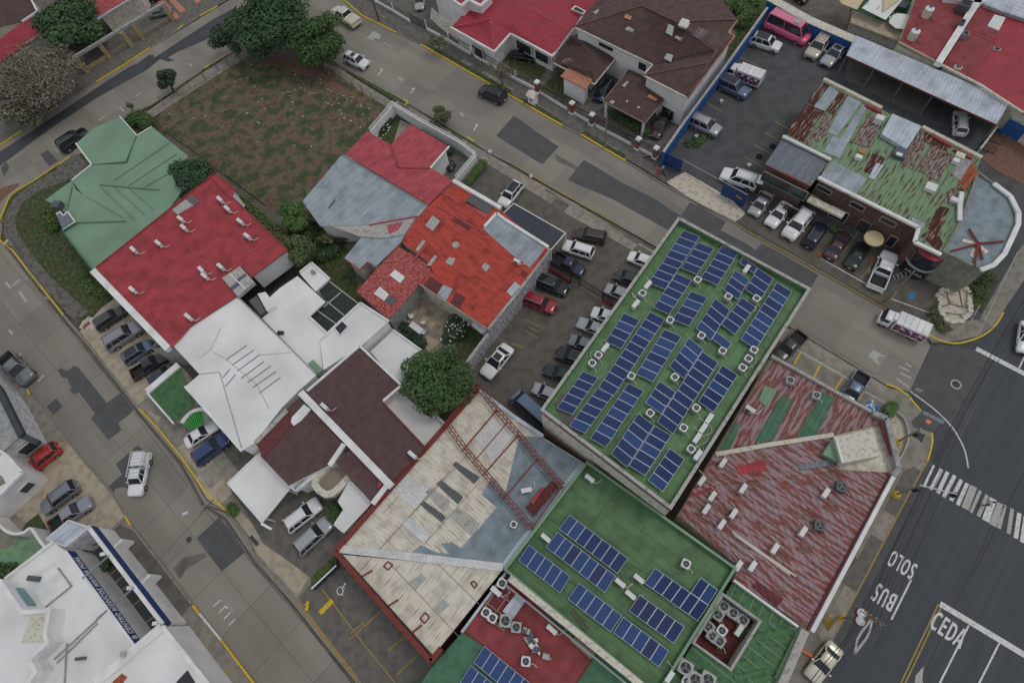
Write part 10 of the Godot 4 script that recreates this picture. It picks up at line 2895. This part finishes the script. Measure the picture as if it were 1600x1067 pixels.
	for s in [-1,1]: ob("wheel",tube(mb(),[mc+fd*0.65*s+Vector3(-0.05,0.3,0.06),mc+fd*0.65*s+Vector3(0.05,0.3,-0.06)],0.3,14),M.tyre,o)
	ob("frame",bar(mb(),mc+fd*-0.6+Vector3(0,0.45,0),mc+fd*0.6+Vector3(0,0.5,0),0.18,0.3),M.unit_dark,o)
	ob("seat",bar(mb(),mc+fd*-0.6+Vector3(0,0.72,0),mc+fd*0.05+Vector3(0,0.72,0),0.26,0.1),M.black_metal,o)
	ob("tank",bar(mb(),mc+fd*0.05+Vector3(0,0.75,0),mc+fd*0.4+Vector3(0,0.75,0),0.28,0.2),M.car_navy,o)
	ob("handlebar",bar(mb(),mc+fd*0.5+Vector3(-0.25,0.95,0.3),mc+fd*0.5+Vector3(0.25,0.95,-0.3),0.04),M.black_metal,o)
	# green screen board with red letters at the bottom forecourt
	o=thing("sign_board","dark teal hoarding with a white top rail behind the low hedge","hoarding",Vector3(-21.8,0.14,14.12))
	var ba=Vector3(-22.23,0.14,15.22); var bb=Vector3(-21.9,0.14,11.95)
	ob("board",bar(mb(),ba+Vector3(0,0.7,0),bb+Vector3(0,0.7,0),0.1,1.2),M.teal_board,o)
	ob("top_rail",bar(mb(),ba+Vector3(0,1.36,0),bb+Vector3(0,1.36,0),0.16,0.1),M.white_trim,o)
	ob("white_disc",disc(mb(),ba.lerp(bb,0.55)+Vector3(0.08,0.75,0.08),0.2,12,Vector3(0.7,0,0.7)),M.white_trim,o)
	o=thing("yellow_marker","yellow marker and low posts at the kerb of the bottom parking row","bollard",Vector3(-21.71,0.14,16.97))
	ob("block",box(mb(),Vector3(-21.72,0.25,16.91),0.9,0.25,0.3,-0.9),M.yellow_paint,o)
	ob("stub",bar(mb(),Vector3(-22.06,0.14,17.03),Vector3(-21.87,0.7,16.89),0.12),M.yellow_paint,o)
	for d in [[Vector3(3.38,0.14,-55.67),"red cone in the bay between the two dark cars"],[Vector3(-1.88,0.14,-52.39),"small red and yellow post at the white bay line"]]:
		o=thing("traffic_cone",d[1],"traffic cone",d[0])
		ob("cone",drum(mb(),d[0]+Vector3(0,0.05,0),0.17,0.03,0.6,12),M.orange_plastic,o)
		ob("foot",box(mb(),d[0]+Vector3(0,0.03,0),0.4,0.05,0.4),M.rust_orange,o)
	# bollards and a row of stones at the rubble garden
	var st2=v2(0.2,[11.7,-55.5,12.2,-54.9,12.6,-53.9,13.4,-53.1,14.4,-53.1,15.2,-54,15.4,-55.4,15,-56.6,13.9,-58.3,13.1,-58,11.7,-56.5])
	var g=thing("rubble_garden","ring of rough pale stones round the cream slab garden at the street corner","rockery",st2[0])
	for i in st2.size():
		for k in 4:
			var p=st2[i].lerp(st2[(i+1) % st2.size()],k/4.0)+Vector3(rnd(-0.15,0.15),0.08,rnd(-0.15,0.15))
			ob("stone",box(mb(),p,rnd(0.3,0.6),rnd(0.2,0.4),rnd(0.3,0.5),rnd(0,PI)),M.old_white,g)
	for l in [v2(0.19,[12.2,-56.7,13.2,-55.3,12.6,-54.3]),v2(0.19,[13.2,-55.3,15.2,-56.1]),v2(0.19,[13.2,-57.8,14.4,-55.9]),v2(0.19,[13.2,-53.9,15.4,-55])]:
		for i in l.size()-1: ob("joint",bar(mb(),l[i],l[i+1],0.12,0.03),M.pavement_dark,g)
	# green planter beside the rounded corner
	o=thing("planter","white curved planter wall round the corner terrace on the avenue","planter",Vector3(16.88,0.14,-36.1))
	var pa=curve(v2(0.6,[14.6,-39.2,15.6,-38.8,16.6,-37.5,17,-35.7,17,-34.1]),4)
	for i in pa.size()-1: ob("rim_length",bar(mb(),pa[i]-Vector3(0,0.2,0),pa[i+1]-Vector3(0,0.2,0),0.16,0.5),M.stone_strip,o)

func _ready():
	rng.seed=20240611
	var cam=Camera3D.new()
	cam.name="camera"
	cam.fov=59.154
	cam.near=0.5
	cam.far=1500.0
	cam.transform=Transform3D(Basis(Vector3(0.75930,-0.08852,-0.64469),Vector3(-0.55973,0.41647,-0.71642),Vector3(0.33192,0.90483,0.26668)),Vector3(0,67.0,0))
	add_child(cam)
	cam.current=true
	var env=Environment.new()
	env.background_mode=Environment.BG_SKY
	env.sky=Sky.new()
	var sky=ProceduralSkyMaterial.new()
	sky.sky_top_color=Color(0.82,0.84,0.87)
	sky.sky_horizon_color=Color(0.76,0.77,0.79)
	sky.sky_curve=0.3
	sky.ground_bottom_color=Color(0.2,0.2,0.2)
	sky.ground_horizon_color=Color(0.6,0.62,0.64)
	sky.sun_angle_max=1.0
	env.sky.sky_material=sky
	env.tonemap_mode=Environment.TONE_MAPPER_LINEAR
	env.tonemap_exposure=0.71
	env.sdfgi_enabled=true
	env.ssao_enabled=true
	env.ssil_enabled=true
	var we=WorldEnvironment.new()
	we.name="world_environment"
	we.environment=env
	add_child(we)
	var sun=DirectionalLight3D.new()
	sun.name="veiled_sun"
	sun.light_energy=0.3
	sun.light_color=Color(1.0,0.97,0.93)
	sun.light_angular_distance=18.0
	sun.shadow_enabled=true
	add_child(sun)
	sun.look_at_from_position(Vector3(12,40,-16),Vector3.ZERO)
	make_materials()
	M.palm_green=mat("palm_green",c8(62,96,44),"",sc(1),"",sc(1),0.6)
	M.brick_red=mat("brick_red",c8(122,72,58),"speck",sc(0.8))
	M.teal_board=mat("teal_board",c8(38,62,72),"fine",sc(0.5))
	build_ground()
	build_buildings()
	build_units()
	build_cars()
	build_plants()
	build_people()
	build_details()
